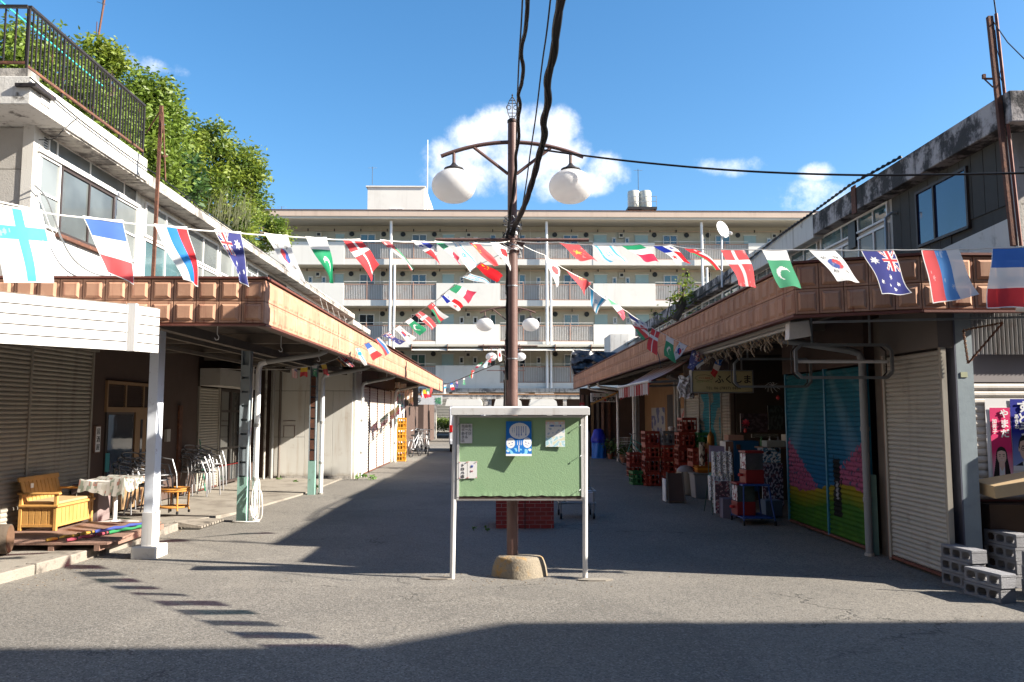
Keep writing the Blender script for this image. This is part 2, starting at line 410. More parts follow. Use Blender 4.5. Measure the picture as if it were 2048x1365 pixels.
def text(s, size, mat, org, right, up, parent, name='lettering', ext=.0015, space=1., line=1., align='LEFT', bold=0.):
    cu_ = bpy.data.curves.new('txt', 'FONT'); cu_.body = s; cu_.size = size; cu_.extrude = ext
    cu_.space_character = space; cu_.space_line = line; cu_.align_x = align; cu_.offset = bold; cu_.resolution_u = 2
    to = bpy.data.objects.new('txt', cu_); col.objects.link(to)
    dg = bpy.context.evaluated_depsgraph_get()
    me = bpy.data.meshes.new_from_object(to.evaluated_get(dg)); bpy.data.objects.remove(to)
    r = Vector(right).normalized(); u_ = Vector(up).normalized(); n = r.cross(u_)
    me.transform(Matrix(((r.x,u_.x,n.x,0),(r.y,u_.y,n.y,0),(r.z,u_.z,n.z,0),(0,0,0,1))))
    me.materials.clear(); me.materials.append(mat)
    me.name = name
    o = bpy.data.objects.new(name, me); col.objects.link(o); o.parent = parent
    o.location = Vector(org) - WO[parent]; WO[o] = Vector(org)
    return o
# ------------------------------------------------------------- ground
tag(MB().add([(-90,-40,0),(90,-40,0),(90,200,0),(-90,200,0)], [(0,1,2,3)]).build('asphalt_ground', asphalt_m), kind='structure')
old_as = asphalt_m.copy(); old_as.name = 'older_asphalt'
for n_ in old_as.node_tree.nodes:
    if n_.type == 'MIX' and n_.data_type == 'RGBA' and not n_.inputs[6].is_linked and not n_.inputs[7].is_linked and n_.inputs[0].is_linked:
        n_.inputs[6].default_value = (.130,.119,.104,1); n_.inputs[7].default_value = (.182,.165,.142,1)
pp_ = [atZ(u, v, .004) for u, v in ((1085,1172),(1230,1202),(1330,1228),(1420,1258),(1480,1300),(1530,1365))]
me_ = MB().add([tuple(p) for p in pp_]+[(3.0,2.0,.004),(-9,2.0,.004),(-9,7.4,.004),(-5.0,7.45,.004),(-1.2,7.55,.004)], [tuple(range(10,-1,-1))])
tag(me_.build('asphalt_patch', old_as), kind='structure')
# raised pavement before the left shops, kerb stones along its edge
PE = [(-4.95,4.6),(-4.85,6.6),(-4.70,7.7),(-4.55,8.7),(-4.46,10.0),(-4.42,11.2)]
pv = MB()
poly = [(-9.5,4.6)]+[(x-.13, y) for x, y in PE]+[(-9.5, 11.2)]
pv.prism(poly, -.05, .10)
# ramp and low slab further along
pv.add([(-9.5,11.2,.10),(-4.45,11.2,.10),(-4.20,13.0,.035),(-9.5,13.0,.10),(-3.9,15.8,.03),(-9.5,15.8,.09),(-3.85,19.75,.03),(-9.5,19.75,.06),
        (-4.45,11.2,-.05),(-4.20,13.0,-.05),(-3.9,15.8,-.05),(-3.85,19.75,-.05)],
       [(0,1,2,3),(3,2,4,5),(5,4,6,7),(1,8,9,2),(2,9,10,4),(4,10,11,6)])
walk = tag(pv.build('pavement', pave), kind='structure')
# kerb stones: one part each
for i in range(len(PE)-1):
    (x0,y0),(x1,y1) = PE[i],PE[i+1]
    L = math.hypot(x1-x0,y1-y0); n = max(1, round(L/.6))
    for k in range(n):
        a = k/n; b = (k+1)/n-.012/L
        dx,dy = (x1-x0)/L,(y1-y0)/L; nx,ny = -dy,dx
        off = rnd.uniform(-.006,.006)
        p = [(x0+(x1-x0)*a+off, y0+(y1-y0)*a),(x0+(x1-x0)*b+off, y0+(y1-y0)*b)]
        q = MB().prism([(p[0][0],p[0][1]),(p[1][0],p[1][1]),(p[1][0]+nx*.125,p[1][1]+ny*.125),(p[0][0]+nx*.125,p[0][1]+ny*.125)], -.05, .105+rnd.uniform(-.004,.006))
        q.build('kerb_stone', kerb_m, walk, bevel=.012)
# chequer plate ramp and slotted drain cover near the first canopy post
ck = thing('drain_cover', 'ribbed concrete drain cover at the kerb end beside the first rusty canopy post', 'drain cover', (-4.28,12.0,.0))
for k in range(9):
    MB().add([(-4.5+.01*k,11.25+.09*k,.045),(-4.12+.005*k,11.25+.09*k,.02),(-4.12+.005*k,11.31+.09*k,.02),(-4.5+.01*k,11.31+.09*k,.045),
              (-4.5+.01*k,11.25+.09*k,.115-.006*k),(-4.12+.005*k,11.25+.09*k,.05),(-4.12+.005*k,11.31+.09*k,.05),(-4.5+.01*k,11.31+.09*k,.115-.006*k)],
             [(0,3,2,1),(4,5,6,7),(0,1,5,4),(1,2,6,5),(2,3,7,6),(3,0,4,7)]).build('slat', kerb_m, ck)

# ------------------------------------------------------------- panels
def panel_mesh(k=1.):
    h = .5; r = .42; q = .27; d = .028*k; g = .008*k
    def sq(a, y): return [(-a,y,-a),(a,y,-a),(a,y,a),(-a,y,a)]
    vs = sq(.49,0)+sq(.47,-g)+sq(.40,-g)+sq(.385,-.002)+sq(.37,-g)+sq(.27,-d)
    vs = [(x*1., y*1., z*1.) for x, y, z in vs]
    fs = []
    for k in range(5):
        for i in range(4):
            j = (i+1) % 4
            fs.append((k*4+i, k*4+j, (k+1)*4+j, (k+1)*4+i))
    fs.append((20,21,22,23))
    m = MB().add(vs, fs)
    return m
def fascia(root, A, B, z0, z1, rows, size, name='panel', relief=1.):
    """rows x n embossed square panels on the vertical strip A->B (outward normal is to the right of A->B)"""
    A, B = Vector((*A, 0)), Vector((*B, 0)); d = B-A; L = d.length; d /= L
    n = max(1, round(L/size)); w = L/n; h = (z1-z0)/rows
    base = panel_mesh(relief); base.v = [(x*w, y, z*h) for x, y, z in base.v]
    me = base.mesh('panel', panel_m)
    ang = math.atan2(d.y, d.x)
    for i in range(n):
        for k in range(rows):
            p = A+d*(w*(i+.5))
            o = inst(me, name, root, (p.x, p.y, z0+h*(k+.5)), (rnd.uniform(-.008,.008), 0, ang+rnd.uniform(-.01,.01)))
    nrm = Vector((d.y, -d.x, 0))
    b = MB(); p = A-nrm*.006; q = B-nrm*.006; t = -nrm*.03
    b.slab([(p.x,p.y,z0-.004),(q.x,q.y,z0-.004),(q.x,q.y,z1+.004),(p.x,p.y,z1+.004)], t)
    b.build('backing', rust_steel, root)
    b = MB(); e = d*.012; o1 = nrm*.03
    P1,Q1 = A-e,B+e
    b.slab([P1+o1*1.+Vector((0,0,z1+.006)),Q1+o1+Vector((0,0,z1+.006)),Q1-o1*3+Vector((0,0,z1+.006)),P1-o1*3+Vector((0,0,z1+.006))], (0,0,.022))
    b.slab([P1+o1*.8+Vector((0,0,z0-.03)),Q1+o1*.8+Vector((0,0,z0-.03)),Q1-o1*2+Vector((0,0,z0-.03)),P1-o1*2+Vector((0,0,z0-.03))], (0,0,.022))
    b.build('trim', brown_trim, root)

CZ0, CZ1 = 2.575, 3.055
lc = thing('arcade_canopy', 'left arcade canopy faced with sunlit brown square panels in two rows', 'canopy', (-2.56,8.62,0))
fascia(lc, (-6.0,8.62), (-2.56,8.62), CZ0, CZ1, 2, .243)
fascia(lc, (-2.56,8.62), (-2.56,35.5), CZ0, CZ1, 2, .243, relief=.4)
rc = thing('arcade_canopy', 'right arcade canopy faced with shaded brown square panels, cut across its corner', 'canopy', (2.9,7.7,0))
fascia(rc, (2.9,31.4), (2.9,7.72), CZ0, CZ1, 2, .243, relief=.7)
fascia(rc, (2.9,7.72), (3.92,7.28), CZ0-.01, CZ1+.01, 2, .226)
fascia(rc, (3.92,7.28), (5.40,7.28), CZ0-.01, CZ1+.01, 2, .243)
def slabs(root, x0, x1, y0, y1, poly=None):
    b = MB()
    if poly: b.prism(poly, CZ1-.06, CZ1+.0)
    else: b.box(x0,y0,CZ1-.06,x1,y1,CZ1)
    b.build('roof_deck', soffit_m, root)
slabs(lc, -6.0, -2.6, 8.66, 35.5)
slabs(rc, 0,0,0,0, [(2.94,31.4),(2.94,7.76),(3.95,7.32),(5.38,7.32),(5.38,8.2),(5.6,8.2),(5.6,31.4)])
# soffit boards and beams of the left canopy
b = MB()
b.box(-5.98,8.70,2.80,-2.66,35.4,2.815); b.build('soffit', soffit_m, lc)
for k, x in enumerate((-2.68,-2.76,-2.84)):
    MB().box(x-.06,8.72,2.60+.012*k,x,35.4,2.63+.012*k).build('edge_board', beam_m, lc)
for y in (9.6,12.1,14.0,16.1,18.0,19.7,23.4,27.2,31.0):
    MB().box(-5.95 if y < 19.8 else -3.6, y-.04, 2.66, -2.86, y+.04, 2.798).build('cross_beam', beam_m, lc)
for x in (-5.2,-4.4):
    MB().box(x-.035, 8.75, 2.60, x+.035, 19.7, 2.658).build('rail_beam', beam_m, lc)
MB().box(-3.86, 8.75, 2.54, -3.76, 35.3, 2.66).build('rail_beam', beam_m, lc)
for (y,x) in ((9.3,-3.3),(11.1,-3.05),(13.2,-3.0),(15.3,-3.05),(17.2,-3.0),(20.8,-2.95)):     # hooks
    h = MB().tube([(x,y,2.8),(x,y,2.52),(x+.02,y,2.49),(x+.015,y,2.46),(x-.015,y,2.455),(x-.03,y,2.48)], .006, 6)
    h.build('hook', white_pipe, lc, smooth=True)
# right canopy underside
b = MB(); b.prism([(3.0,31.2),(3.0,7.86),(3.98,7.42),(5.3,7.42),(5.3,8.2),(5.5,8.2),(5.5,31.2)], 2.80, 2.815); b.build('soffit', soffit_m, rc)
for y in (8.3,10.3,12.2,14.6,17.4,20.4,24,27.5,30.6):
    MB().box(3.04, y-.04, 2.68, 5.4, y+.04, 2.798).build('cross_beam', beam_m, rc)
for k, x in enumerate((3.02,3.10)):
    MB().box(x,7.95,2.60+.012*k,x+.06,31.2,2.63+.012*k).build('edge_board', beam_m, rc)
MB().box(3.42,8.0,2.60,3.48,30.8,2.66).build('rail_beam', beam_m, rc)
MB().bar((3.1,7.80,2.50),(5.4,7.24,2.50),.03,.02).build('conduit', galv, rc)

# ------------------------------------------------------------- slatted shutters
def shutter(name, label, side, w, y0, y1, z0, z1, pitch, mat, seams=(), separate=False, fcol=None, fres=.03, group=None, box=True, frame=shutter_m):
    """roller shutter on a wall that runs along the alley (side 'L' faces +x, 'R' faces -x) or faces the viewer ('F': y is w)"""
    n = round((z1-z0)/pitch); pitch = (z1-z0)/n
    s = 1 if side == 'L' else -1
    c = (w, (y0+y1)/2, z0) if side != 'F' else ((y0+y1)/2, w, z0)
    root = thing(name, label, 'shutter', c, 0, group)
    prof = [(0,0),(.010,.12),(.016,.4),(.013,.7),(.004,.93),(0,1.)]
    ys = [y0]+list(seams)+[y1]
    for a, b_ in zip(ys[:-1], ys[1:]):
        a += .018; b_ -= .018
        def strip(z, m):
            pts = [(d, z+q*pitch*.985) for d, q in prof]
            for (d0,z0_),(d1,z1_) in zip(pts[:-1], pts[1:]):
                if side == 'F': m.add([(a,w-d0,z0_),(b_,w-d0,z0_),(b_,w-d1,z1_),(a,w-d1,z1_)], [(0,1,2,3)])
                elif s > 0: m.add([(w+d0,a,z0_),(w+d0,b_,z0_),(w+d1,b_,z1_),(w+d1,a,z1_)], [(0,1,2,3)])
                else: m.add([(w-d0,b_,z0_),(w-d0,a,z0_),(w-d1,a,z1_),(w-d1,b_,z1_)], [(0,1,2,3)])
        if fcol:
            for k in range(n):
                z = z0+k*pitch; nyy = max(4, int((b_-a)/fres))
                def P(u_, t_):
                    q = t_*(len(prof)-1); i = min(int(q), len(prof)-2); fr = q-i
                    d = prof[i][0]+(prof[i+1][0]-prof[i][0])*fr; zz = prof[i][1]+(prof[i+1][1]-prof[i][1])*fr
                    return (w-d, b_+(a-b_)*u_, z+zz*pitch*.985) if side == 'R' else ((w+d, a+(b_-a)*u_, z+zz*pitch*.985) if side == 'L' else (a+(b_-a)*u_, w-d, z+zz*pitch*.985))
                painted('slat', P, nyy, len(prof)-1, lambda u_, t_: fcol(b_+(a-b_)*u_, z+t_*pitch), mat, root, smooth=False)
        elif separate:
            m = MB(); strip(0, m); me = None
            for k in range(n):
                m2 = MB(); strip(z0+k*pitch, m2); o = m2.build('slat', mat, root)
        else:
            m = MB()
            for k in range(n): strip(z0+k*pitch, m)
            m.build('slats', mat, root, kind='stuff')
    for y in ys:
        if side == 'F': m = MB().box(y-.022,w-.03,z0-.02,y+.022,w+.02,z1+.02)
        elif s > 0: m = MB().box(w-.02,y-.022,z0-.02,w+.03,y+.022,z1+.02)
        else: m = MB().box(w-.03,y-.022,z0-.02,w+.02,y+.022,z1+.02)
        m.build('guide_rail', frame, root)
    if side == 'F': m = MB().box(y0,w-.025,z0-.02,y1,w+.01,z0)
    elif s > 0: m = MB().box(w-.01,y0,z0-.02,w+.028,y1,z0+.0)
    else: m = MB().box(w-.028,y0,z0-.03,w+.01,y1,z0)
    m.build('bottom_bar', brown_trim, root)
    return root

# ------------------------------------------------------------- LEFT BUILDING
LB = thing('shop_building', 'white two-storey shop building with a railed roof terrace along the left of the alley', 'building', (-6,9.5,0))
b = MB(); b.box(-14,9.3,0,-6.03,19.8,2.85); b.box(-14,19.8,0,-3.66,35.2,2.85); b.build('ground_floor', dark_wall, LB)
b = MB(); b.box(-14,9.85,3.04,-5.86,34,5.2); b.build('upper_wall', white_wall, LB)
# corner facing the viewer: rendered blocks with joints
for k in range(4):
    MB().box(-13.9,9.82,3.06+.53*k,-5.99,9.848,3.58+.53*k).build('wall_block', grey_wall, LB)
MB().box(-5.98,9.80,3.06,-5.845,10.0,5.2).build('corner_pilaster', white_wall, LB)
# roof slab edge and parapet
MB().box(-14,9.10,5.20,-5.50,12.2,5.54).build('parapet', M('stained_white_wall', (.60,.58,.54), .88, .08, 2, .5, 45, dirt=((.07,.06,.05), .85, 4.5, .57, .68), streak=((.16,.14,.115), .6, 11)), LB, bevel=.01)
MB().box(-14,9.16,5.545,-5.58,9.4,5.66).build('parapet_cap', old_concrete, LB)
MB().box(-14,12.204,5.16,-5.50,30.0,5.34).build('parapet', old_concrete, LB, bevel=.01)
MB().box(-14,30.004,4.95,-5.55,34.0,5.15).build('parapet', old_concrete, LB, bevel=.01)
MB().box(-5.66,9.06,5.40,-5.42,9.5,5.44).build('rusted_flashing', black_steel, LB)
MB().box(-5.502,9.30,5.30,-5.488,9.50,5.47).build('access_plate', white_wall, LB)
# ragged soffit strip where the paint has broken away
b = MB()
for k in range(50):
    y = 9.9+k*.045; d = .012+.03*abs(mnoise.noise(Vector((k*.7,0,0))))
    b.box(-5.84,y,5.195-d,-5.53,y+.046,5.199)
b.build('peeling_soffit', old_concrete, LB, kind='stuff')
# louvred vent
v = MB().box(-5.858,9.99,4.93,-5.835,10.09,5.14).build('vent', frame_w, LB)
for k in range(6): MB().box(-5.834,10.0,4.945+.033*k,-5.828,10.08,4.96+.033*k).build('louvre', black_pl, v)
def window(root, side, w, y0, y1, z0, z1, fr=frame_w, gl=frosted, t=.028, mull=(), trans=(), proud=.03, name='window', rail=None):
    """window in a wall along the alley: frame part with panes as sub-parts"""
    s = 1 if side == 'L' else -1
    def bx(m, a0, a1, q0, q1, d0, d1):
        if side == 'F': m.box(a0, w-d1, q0, a1, w-d0, q1)
        else:
            xs = sorted((w+s*d0, w+s*d1)); m.box(xs[0], a0, q0, xs[1], a1, q1)
    m = MB()
    ys = [y0]+list(mull)+[y1]
    bx(m, y0, y1, z1-t, z1, 0, proud); bx(m, y0, y1, z0, z0+t, 0, proud*1.15)
    for i, y in enumerate(ys):
        a = y if i == 0 else (y-t if i == len(ys)-1 else y-t/2)
        bx(m, a, a+t, z0+t, z1-t, 0, proud)
    for z in trans:
        for a, c in zip(ys[:-1], ys[1:]): bx(m, a+t*.99, c-t*.99 if c == y1 else c-t*.5, z-t/2, z+t/2, .001, proud*.9)
    f = m.build(name, fr, root)
    zs = [z0]+list(trans)+[z1]
    for a, c in zip(ys[:-1], ys[1:]):
        for q0, q1 in zip(zs[:-1], zs[1:]):
            p = MB(); bx(p, a+t*.4, c-t*.4, q0+t*.4, q1-t*.4, .004, .010); p.build('pane', gl, f)
    return f
XW = -5.858
window(LB,'L',XW,10.12,12.64,4.95,5.19,frame_w,frosted,.03,(10.33,11.18,12.2),(),.02)
MB().box(XW-.002,9.88,4.895,-5.80,12.7,4.945).build('window_rail', frame_w, LB)
window(LB,'L',XW,9.90,10.42,3.98,4.89,frame_w,frosted_b,.03,(),(4.40,))
window(LB,'L',XW,10.44,11.9,3.97,4.88,frame_d,frosted,.035,(11.17,),())
window(LB,'L',XW,11.92,12.66,4.0,4.89,frame_w,frosted_b,.03,(),(4.42,))
MB().box(XW,10.40,3.92,-5.80,11.96,3.965).build('sill', rust_steel, LB)
y = 12.95; k = 0
while y < 30.5:
    w1 = 1.75
    gl = [teal_glass, frosted_b, frosted, frosted_b][k % 4]
    fr = frame_d if k == 4 else frame_w
    window(LB,'L',XW,y,y+w1-.12,4.50,5.08,fr,[frosted_b,frosted][k % 2],.035,(y+.82,))
    window(LB,'L',XW,y,y+w1-.12,3.25,4.47,fr,gl,.035,(y+.82,),(3.75,) if k % 3 else ())
    y += w1; k += 1
# washing-line rack of white bars standing on the canopy before the wall
rk = thing('drying_rack', 'row of white upright bars with rails before the upper windows of the left building', 'rack', (-5.0,17,3.06))
for k in range(13): MB().bar((-5.1,15.6+.62*k,3.08),(-5.1,15.6+.62*k,4.45),.025,.025).build('post', white_paint, rk)
for z in (3.9,4.45): MB().bar((-5.1,15.4,z+.012),(-5.1,23.3,z+.012),.022,.018,).build('rail', white_paint, rk)
# lean-to roof of corrugated sheet at the far end
lt = thing('lean_to_roof', 'rusty corrugated lean-to roof over the far end of the left canopy', 'roof', (-4.8,27,3.1))
m = MB()
for k in range(60):
    y = 24.0+k*.16
    m.add([(-6.0,y,4.55),(-6.0,y+.08,4.58),(-6.0,y+.16,4.55),(-3.35,y,3.62),(-3.35,y+.08,3.65),(-3.35,y+.16,3.62)],[(0,3,4,1),(1,4,5,2)])
m.build('sheet', rust_steel, lt)
for y in (24.1,26.5,29,31.5,33.4):
    MB().bar((-5.9,y,4.50),(-3.4,y,3.57),.05,.06).build('rafter', beam_m, lt)
    MB().bar((-3.6,y,3.06),(-3.6,y,3.55),.05).build('strut', white_paint, lt)
MB().box(-5.8,24.2,3.07,-5.0,33.4,3.9).build('shed_wall', grey_wall, lt)

# roof terrace railing: every bar a part
rl = thing('roof_railing', 'black steel railing of upright bars round the left roof terrace', 'railing', (-5.62,9.2,5.54))
def railing(A, B, z0, z1, pitch):
    A, B = Vector(A), Vector(B); n = round((B-A).length/pitch)
    me = MB().box(-.008,-.008,0,.008,.008,z1-z0-.06).mesh('bar', black_steel)
    me2 = MB().box(-.012,-.014,0,.012,.014,z1-z0+.0).mesh('post', black_steel)
    for k in range(n+1):
        p = A+(B-A)*(k/n); post = k % 9 == 0
        inst(me2 if post else me, 'post' if post else 'bar', rl, (p.x, p.y, z0-(.03 if post else -.03)), (0,0,0), None)
    MB().bar((A.x,A.y,z1),(B.x,B.y,z1),.045,.03).build('top_rail', black_steel, rl)
    MB().bar((A.x,A.y,z0+.045),(B.x,B.y,z0+.045),.03,.03).build('bottom_rail', rust_steel, rl)
railing((-5.62,9.2,0),(-5.62,12.28,0),5.66,6.44,.0867)
railing((-7.6,9.2,0),(-5.64,9.2,0),5.70,6.44,.13)
tag(MB().tube([atX(0,2,-6.0),atX(205,172,-6.0)], .011, 8).build('turquoise_pole', M('turquoise_paint',(.05,.52,.48),.5,.05), smooth=True),
    'thin turquoise pole leaning behind the black roof railing', 'pole')

# ------------------------------------------------------------- left ground floor
shutter('roller_shutter', 'brown-grey double roller shutter behind the yellow bench, left edge of the arcade', 'L', -5.98, 9.35, 11.75, .12, 2.5, .057, shutter_m, (10.22,))
sb = MB().box(-6.02,9.3,2.5,-5.90,11.8,2.8); tag(sb.build('shutter_box', shutter_m), 'boxed housing above the double shutter at the far left', 'shutter box')
# restaurant front: brown wall, lattice transom, sliding door, sign
rf = thing('restaurant_front', 'dark brown restaurant front with wooden sliding door and lattice transom', 'shopfront', (-6,13.5,0))
MB().box(-6.02,11.8,.08,-5.97,15.85,2.8).build('wall', dark_wall, rf)
MB().box(-5.97,12.15,2.05,-5.93,14.0,2.10).build('lintel', wood_l, rf)
MB().box(-5.97,12.15,1.62,-5.93,14.0,1.70).build('lintel', wood_l, rf)
for y in (12.15,12.75,13.38,13.95): MB().box(-5.969,y,1.70,-5.932,y+.04,2.05).build('stile', wood_l, rf)
for a,c in ((12.19,12.75),(12.79,13.38),(13.42,13.95)):
    for k in range(9): MB().box(-5.968,a,1.725+.036*k,-5.945,c,1.742+.036*k).build('lattice_slat', dark_wall, rf)
gd = MB().box(-5.972,12.19,.14,-5.945,13.1,1.62).build('window_door', frame_d, rf)
MB().box(-5.944,12.24,.62,-5.940,13.05,1.58).build('pane', dark_glass, gd)
MB().box(-5.944,12.20,.14,-5.938,13.09,.60).build('kick_board', wood_l, gd)
sd = MB().box(-5.972,13.12,.14,-5.93,14.0,1.62).build('sliding_door', wood_l, rf)
for y in (13.3,13.52,13.74): MB().box(-5.929,y,.3,-5.926,y+.08,1.5).build('pane', dark_glass, sd)
pl = thing('name_plate', 'small framed white name plate with vertical writing on the brown restaurant wall', 'sign', (-5.95,11.95,1.15))
MB().box(-5.968,11.87,1.02,-5.945,12.03,1.42).build('frame', wood_d, pl)
MB().box(-5.944,11.885,1.035,-5.940,12.015,1.405).build('face', ink_white, pl)
for k, ch in enumerate('居酒屋'): text(ch, .10, ink, (-5.938,11.90,1.30-.115*k), (0,1,0), (0,0,1), pl)
tag(MB().box(-5.968,12.2,.72,-5.936,12.32,1.0).build('turquoise_notice', M('turquoise_card',(.06,.33,.36),.7,.1)), 'turquoise card in the corner of the restaurant window', 'notice')
tag(MB().box(-5.965,14.9,.1,-5.93,15.05,1.75).build('hanging_board', rust_steel), 'narrow rusty red board on the brown wall left of the grey shutter', 'board')
tag(MB().box(-5.968,14.35,1.1,-5.92,14.5,1.32).build('meter_box', grey_wall), 'small grey meter box on the brown arcade wall', 'box')
shutter('roller_shutter', 'narrow grey roller shutter between the brown wall and the glass door, left arcade', 'L', -5.97, 15.9, 17.05, .1, 2.12, .055, shutter_m)
sb = thing('sign_box', 'blank pale box sign above the narrow shutter on the left', 'sign', (-5.6,16.8,2.15))
MB().box(-5.96,15.9,2.15,-5.55,18.5,2.50).build('body', grey_wall, sb, bevel=.01)
gd = thing('glass_door', 'aluminium glass door beside the narrow grey shutter', 'door', (-5.95,17.7,0))
for (y0,y1) in ((17.1,17.75),(17.77,18.4)):
    f = window(gd,'L',-5.97,y0,y1,.1,2.12,frame_d,dark_glass,.05,(),(.85,1.65),.03,'door_leaf')
MB().box(-5.935,17.1,.48,-5.93,18.4,.50).build('red_line', ink_red, gd)
ow = thing('bundled_pipes', 'old pipes and dark timber posts in the gap before the white panel wall', 'pipes', (-5.7,19,0))
for k in range(5):
    MB().cyl((-5.85+.12*k,18.8+.2*k,.05),(-5.85+.12*k,18.8+.2*k,2.75),.03+.01*(k % 2)).build('pipe', [grey_pipe,beam_m,old_concrete][k % 3], ow, smooth=True)
# white boarded wall that faces the viewer
wb = thing('boarded_wall', 'off-white boarded wall facing down the arcade behind the first canopy posts', 'wall', (-4.8,19.7,0))
wall_w = M('cream_board', (.60,.585,.54), .8, .07, 1.4, .15, 50, dirt=((.33,.24,.16), .5, 2.4, .58, .76), streak=((.40,.31,.22), .4, 8), grime=((.24,.19,.14),.6,.35))
for (x0,x1,z0,z1) in ((-5.62,-4.78,.09,1.02),(-5.62,-4.78,1.03,2.15),(-4.775,-4.1,.09,2.15),(-4.094,-3.62,.09,2.15),(-5.62,-4.5,2.16,2.78),(-4.495,-3.62,2.16,2.78)):
    MB().box(x0,19.66,z0,x1,19.74,z1).build('panel', wall_w, wb, bevel=.004)
m = MB()
for x in (-5.28,-5.02): m.bar((x,19.655,1.02),(x,19.655,1.30),.012)
m.bar((-5.3,19.655,1.42),(-5.0,19.655,1.42),.014); m.bar((-5.3,19.655,1.30),(-5.0,19.655,1.30),.012); m.build('rusty_frame', rust_steel, wb)
MB().box(-5.65,19.64,.0,-3.62,19.75,.085).build('plinth', old_concrete, wb)
# shop fronts beyond, flush with the posts
shutter('roller_shutter', 'sunlit cream roller shutter with four narrow seams, beyond the white boarded wall', 'L', -3.60, 20.6, 26.3, .03, 2.32, .075, shutter_l, (22.0,23.4,24.8), frame=rust_steel)
MB().box(-3.66,19.76,0,-3.56,20.55,2.8).build('shop_wall', wall_w, LB)
MB().box(-3.66,26.35,0,-3.58,30.0,2.8).build('shop_wall', wall_w, LB)
MB().box(-3.66,20.55,2.36,-3.57,30.0,2.8).build('shop_lintel', dark_wall, LB)
shutter('roller_shutter', 'graffiti-covered shutter behind the yellow crates, left arcade', 'L', -3.57, 27.0, 29.3, .03, 2.3, .09, mural, (28.1,),
        fcol=lambda y, z: [(.72,.66,.6),(.10,.42,.45),(.65,.12,.25),(.2,.45,.12),(.55,.5,.6)][int(abs(mnoise.noise(Vector((y*1.7,z*1.9,3))))*9) % 5])
MB().box(-3.66,30.0,0,-3.6,35.2,2.8).build('shop_wall', dark_wall, LB)
# ragged cloths and bleached streamers hanging under the far canopy
for k, (u,v,w_,h_) in enumerate(((797,768,16,22),(808,775,10,30),(818,780,8,34),(790,765,10,14))):
    Y_ = 27.5 - k*.4
    P0 = atY(u, v, Y_)
    def P(s, t, P0=P0, w_=w_, h_=h_, Y_=Y_):
        sc2 = Y_/FPX
        return (P0.x+(s*w_+math.sin(t*5+s*9)*1.2*t)*sc2, P0.y+.05*math.sin(s*12+t*3), P0.z-t*h_*sc2*(1-.25*abs(math.sin(s*7))))
    tag(painted('tattered_cloth', P, 8, 8, lambda s, t: (.75,.5,.36) if (int(s*5) % 2) else (.72,.66,.6), cloth_w),
        ['wide peach','long pale','narrowest faded','short'][k]+' tattered cloth hanging under the far left canopy', 'cloth', 'tattered cloths under the far left canopy')

# posts and downpipes of the left arcade
def post(x, y, label, paint_to=.66, w_=.14, top=2.6):
    r = thing('canopy_post', label, 'post', (x,y,0), 0, 'left canopy posts')
    MB().box(x-w_/2,y-w_/2,0,x+w_/2,y+w_/2,paint_to).build('painted_base', teal_paint, r)
    m = MB().box(x-w_/2+.002,y-w_/2+.002,paint_to,x-w_/2+.022,y+w_/2-.002,top).box(x+w_/2-.022,y-w_/2+.002,paint_to,x+w_/2-.002,y+w_/2-.002,top).box(x-w_/2+.022,y+.0,paint_to,x+w_/2-.022,y+.015,top)
    m.build('steel_shaft', steel_panel, r)
    for k in range(8): MB().box(x-w_/2+.022,y-w_/2+.004,paint_to+.02+.21*k,x+w_/2-.022,y-w_/2+.010,paint_to+.20+.21*k).build('infill_plate', rust_steel if y > 14 else steel_panel, r)
    return r
post(-3.83,12.10,'first rusty steel post with pale green foot under the left canopy, wound with white hose')
post(-3.74,16.10,'second rusty ladder-like post with pale green foot before the white boarded wall')
def downpipe(x, y, xe, label, z=2.38, mat=grey_pipe, grp='left downpipes'):
    r = thing('downpipe', label, 'drainpipe', (x,y,0), 0, grp)
    MB().tube([(x,y,.0),(x,y,z-.12),(x+.03*(1 if xe > x else -1),y,z-.03),(x+.12*(1 if xe > x else -1),y,z)], .042, 10).build('pipe', white_pipe if mat is grey_pipe else mat, r, smooth=True)
    s = 1 if xe > x else -1
    MB().tube([(x+.115*s,y,z-.001),(xe-.08*s,y,z+.12),(xe,y,z+.15),(xe,y,z+.30)], .040, 10).build('arm', mat, r, smooth=True)
    for q in (.6,1.4): MB().cyl((x,y,q),(x,y,q+.05),.049,n=10).build('collar', mat, r, smooth=True)
    MB().cyl((x,y,0),(x,y,.03),.055,n=10).build('shoe', old_concrete, r)
downpipe(-3.66,12.12,-2.66,'grey downpipe beside the first left canopy post')
downpipe(-3.57,16.12,-2.66,'grey downpipe beside the second left canopy post')
downpipe(-3.47,20.2,-2.66,'grey downpipe at the left corner of the cream shutter')
downpipe(-3.47,26.6,-2.68,'grey downpipe beyond the cream shutter before the yellow crates')
# white hose looped round the first post
m = MB()
def loopy(cx, cy, r, z0, z1, n=60, turns=1, w2=.06):
    return [(cx+r*math.cos(2*math.pi*turns*i/n)+.003*math.sin(i*.7), cy-.09+r*.5*math.sin(2*math.pi*turns*i/n), z0+(z1-z0)*(.5-.5*math.cos(2*math.pi*i/n))) for i in range(n+1)]
for cx_,w2,zc,h2,ph in ((-3.60,.055,.34,.29,0),(-3.585,.085,.25,.22,.6),(-3.63,.045,.30,.25,1.1)): m.tube([(cx_+w2*math.sin(2*math.pi*i/40+.25*math.cos(2*math.pi*i/40)), 11.98+.03*math.cos(4*math.pi*i/40+ph), zc+h2*math.cos(2*math.pi*i/40)) for i in range(40)], .009, 6, closed=True)
m.tube([(-3.93,11.98,.02),(-3.85,11.93,.02),(-3.7,11.9,.02),(-3.55,11.95,.02),(-3.56,12.05,.03)], .011, 6)
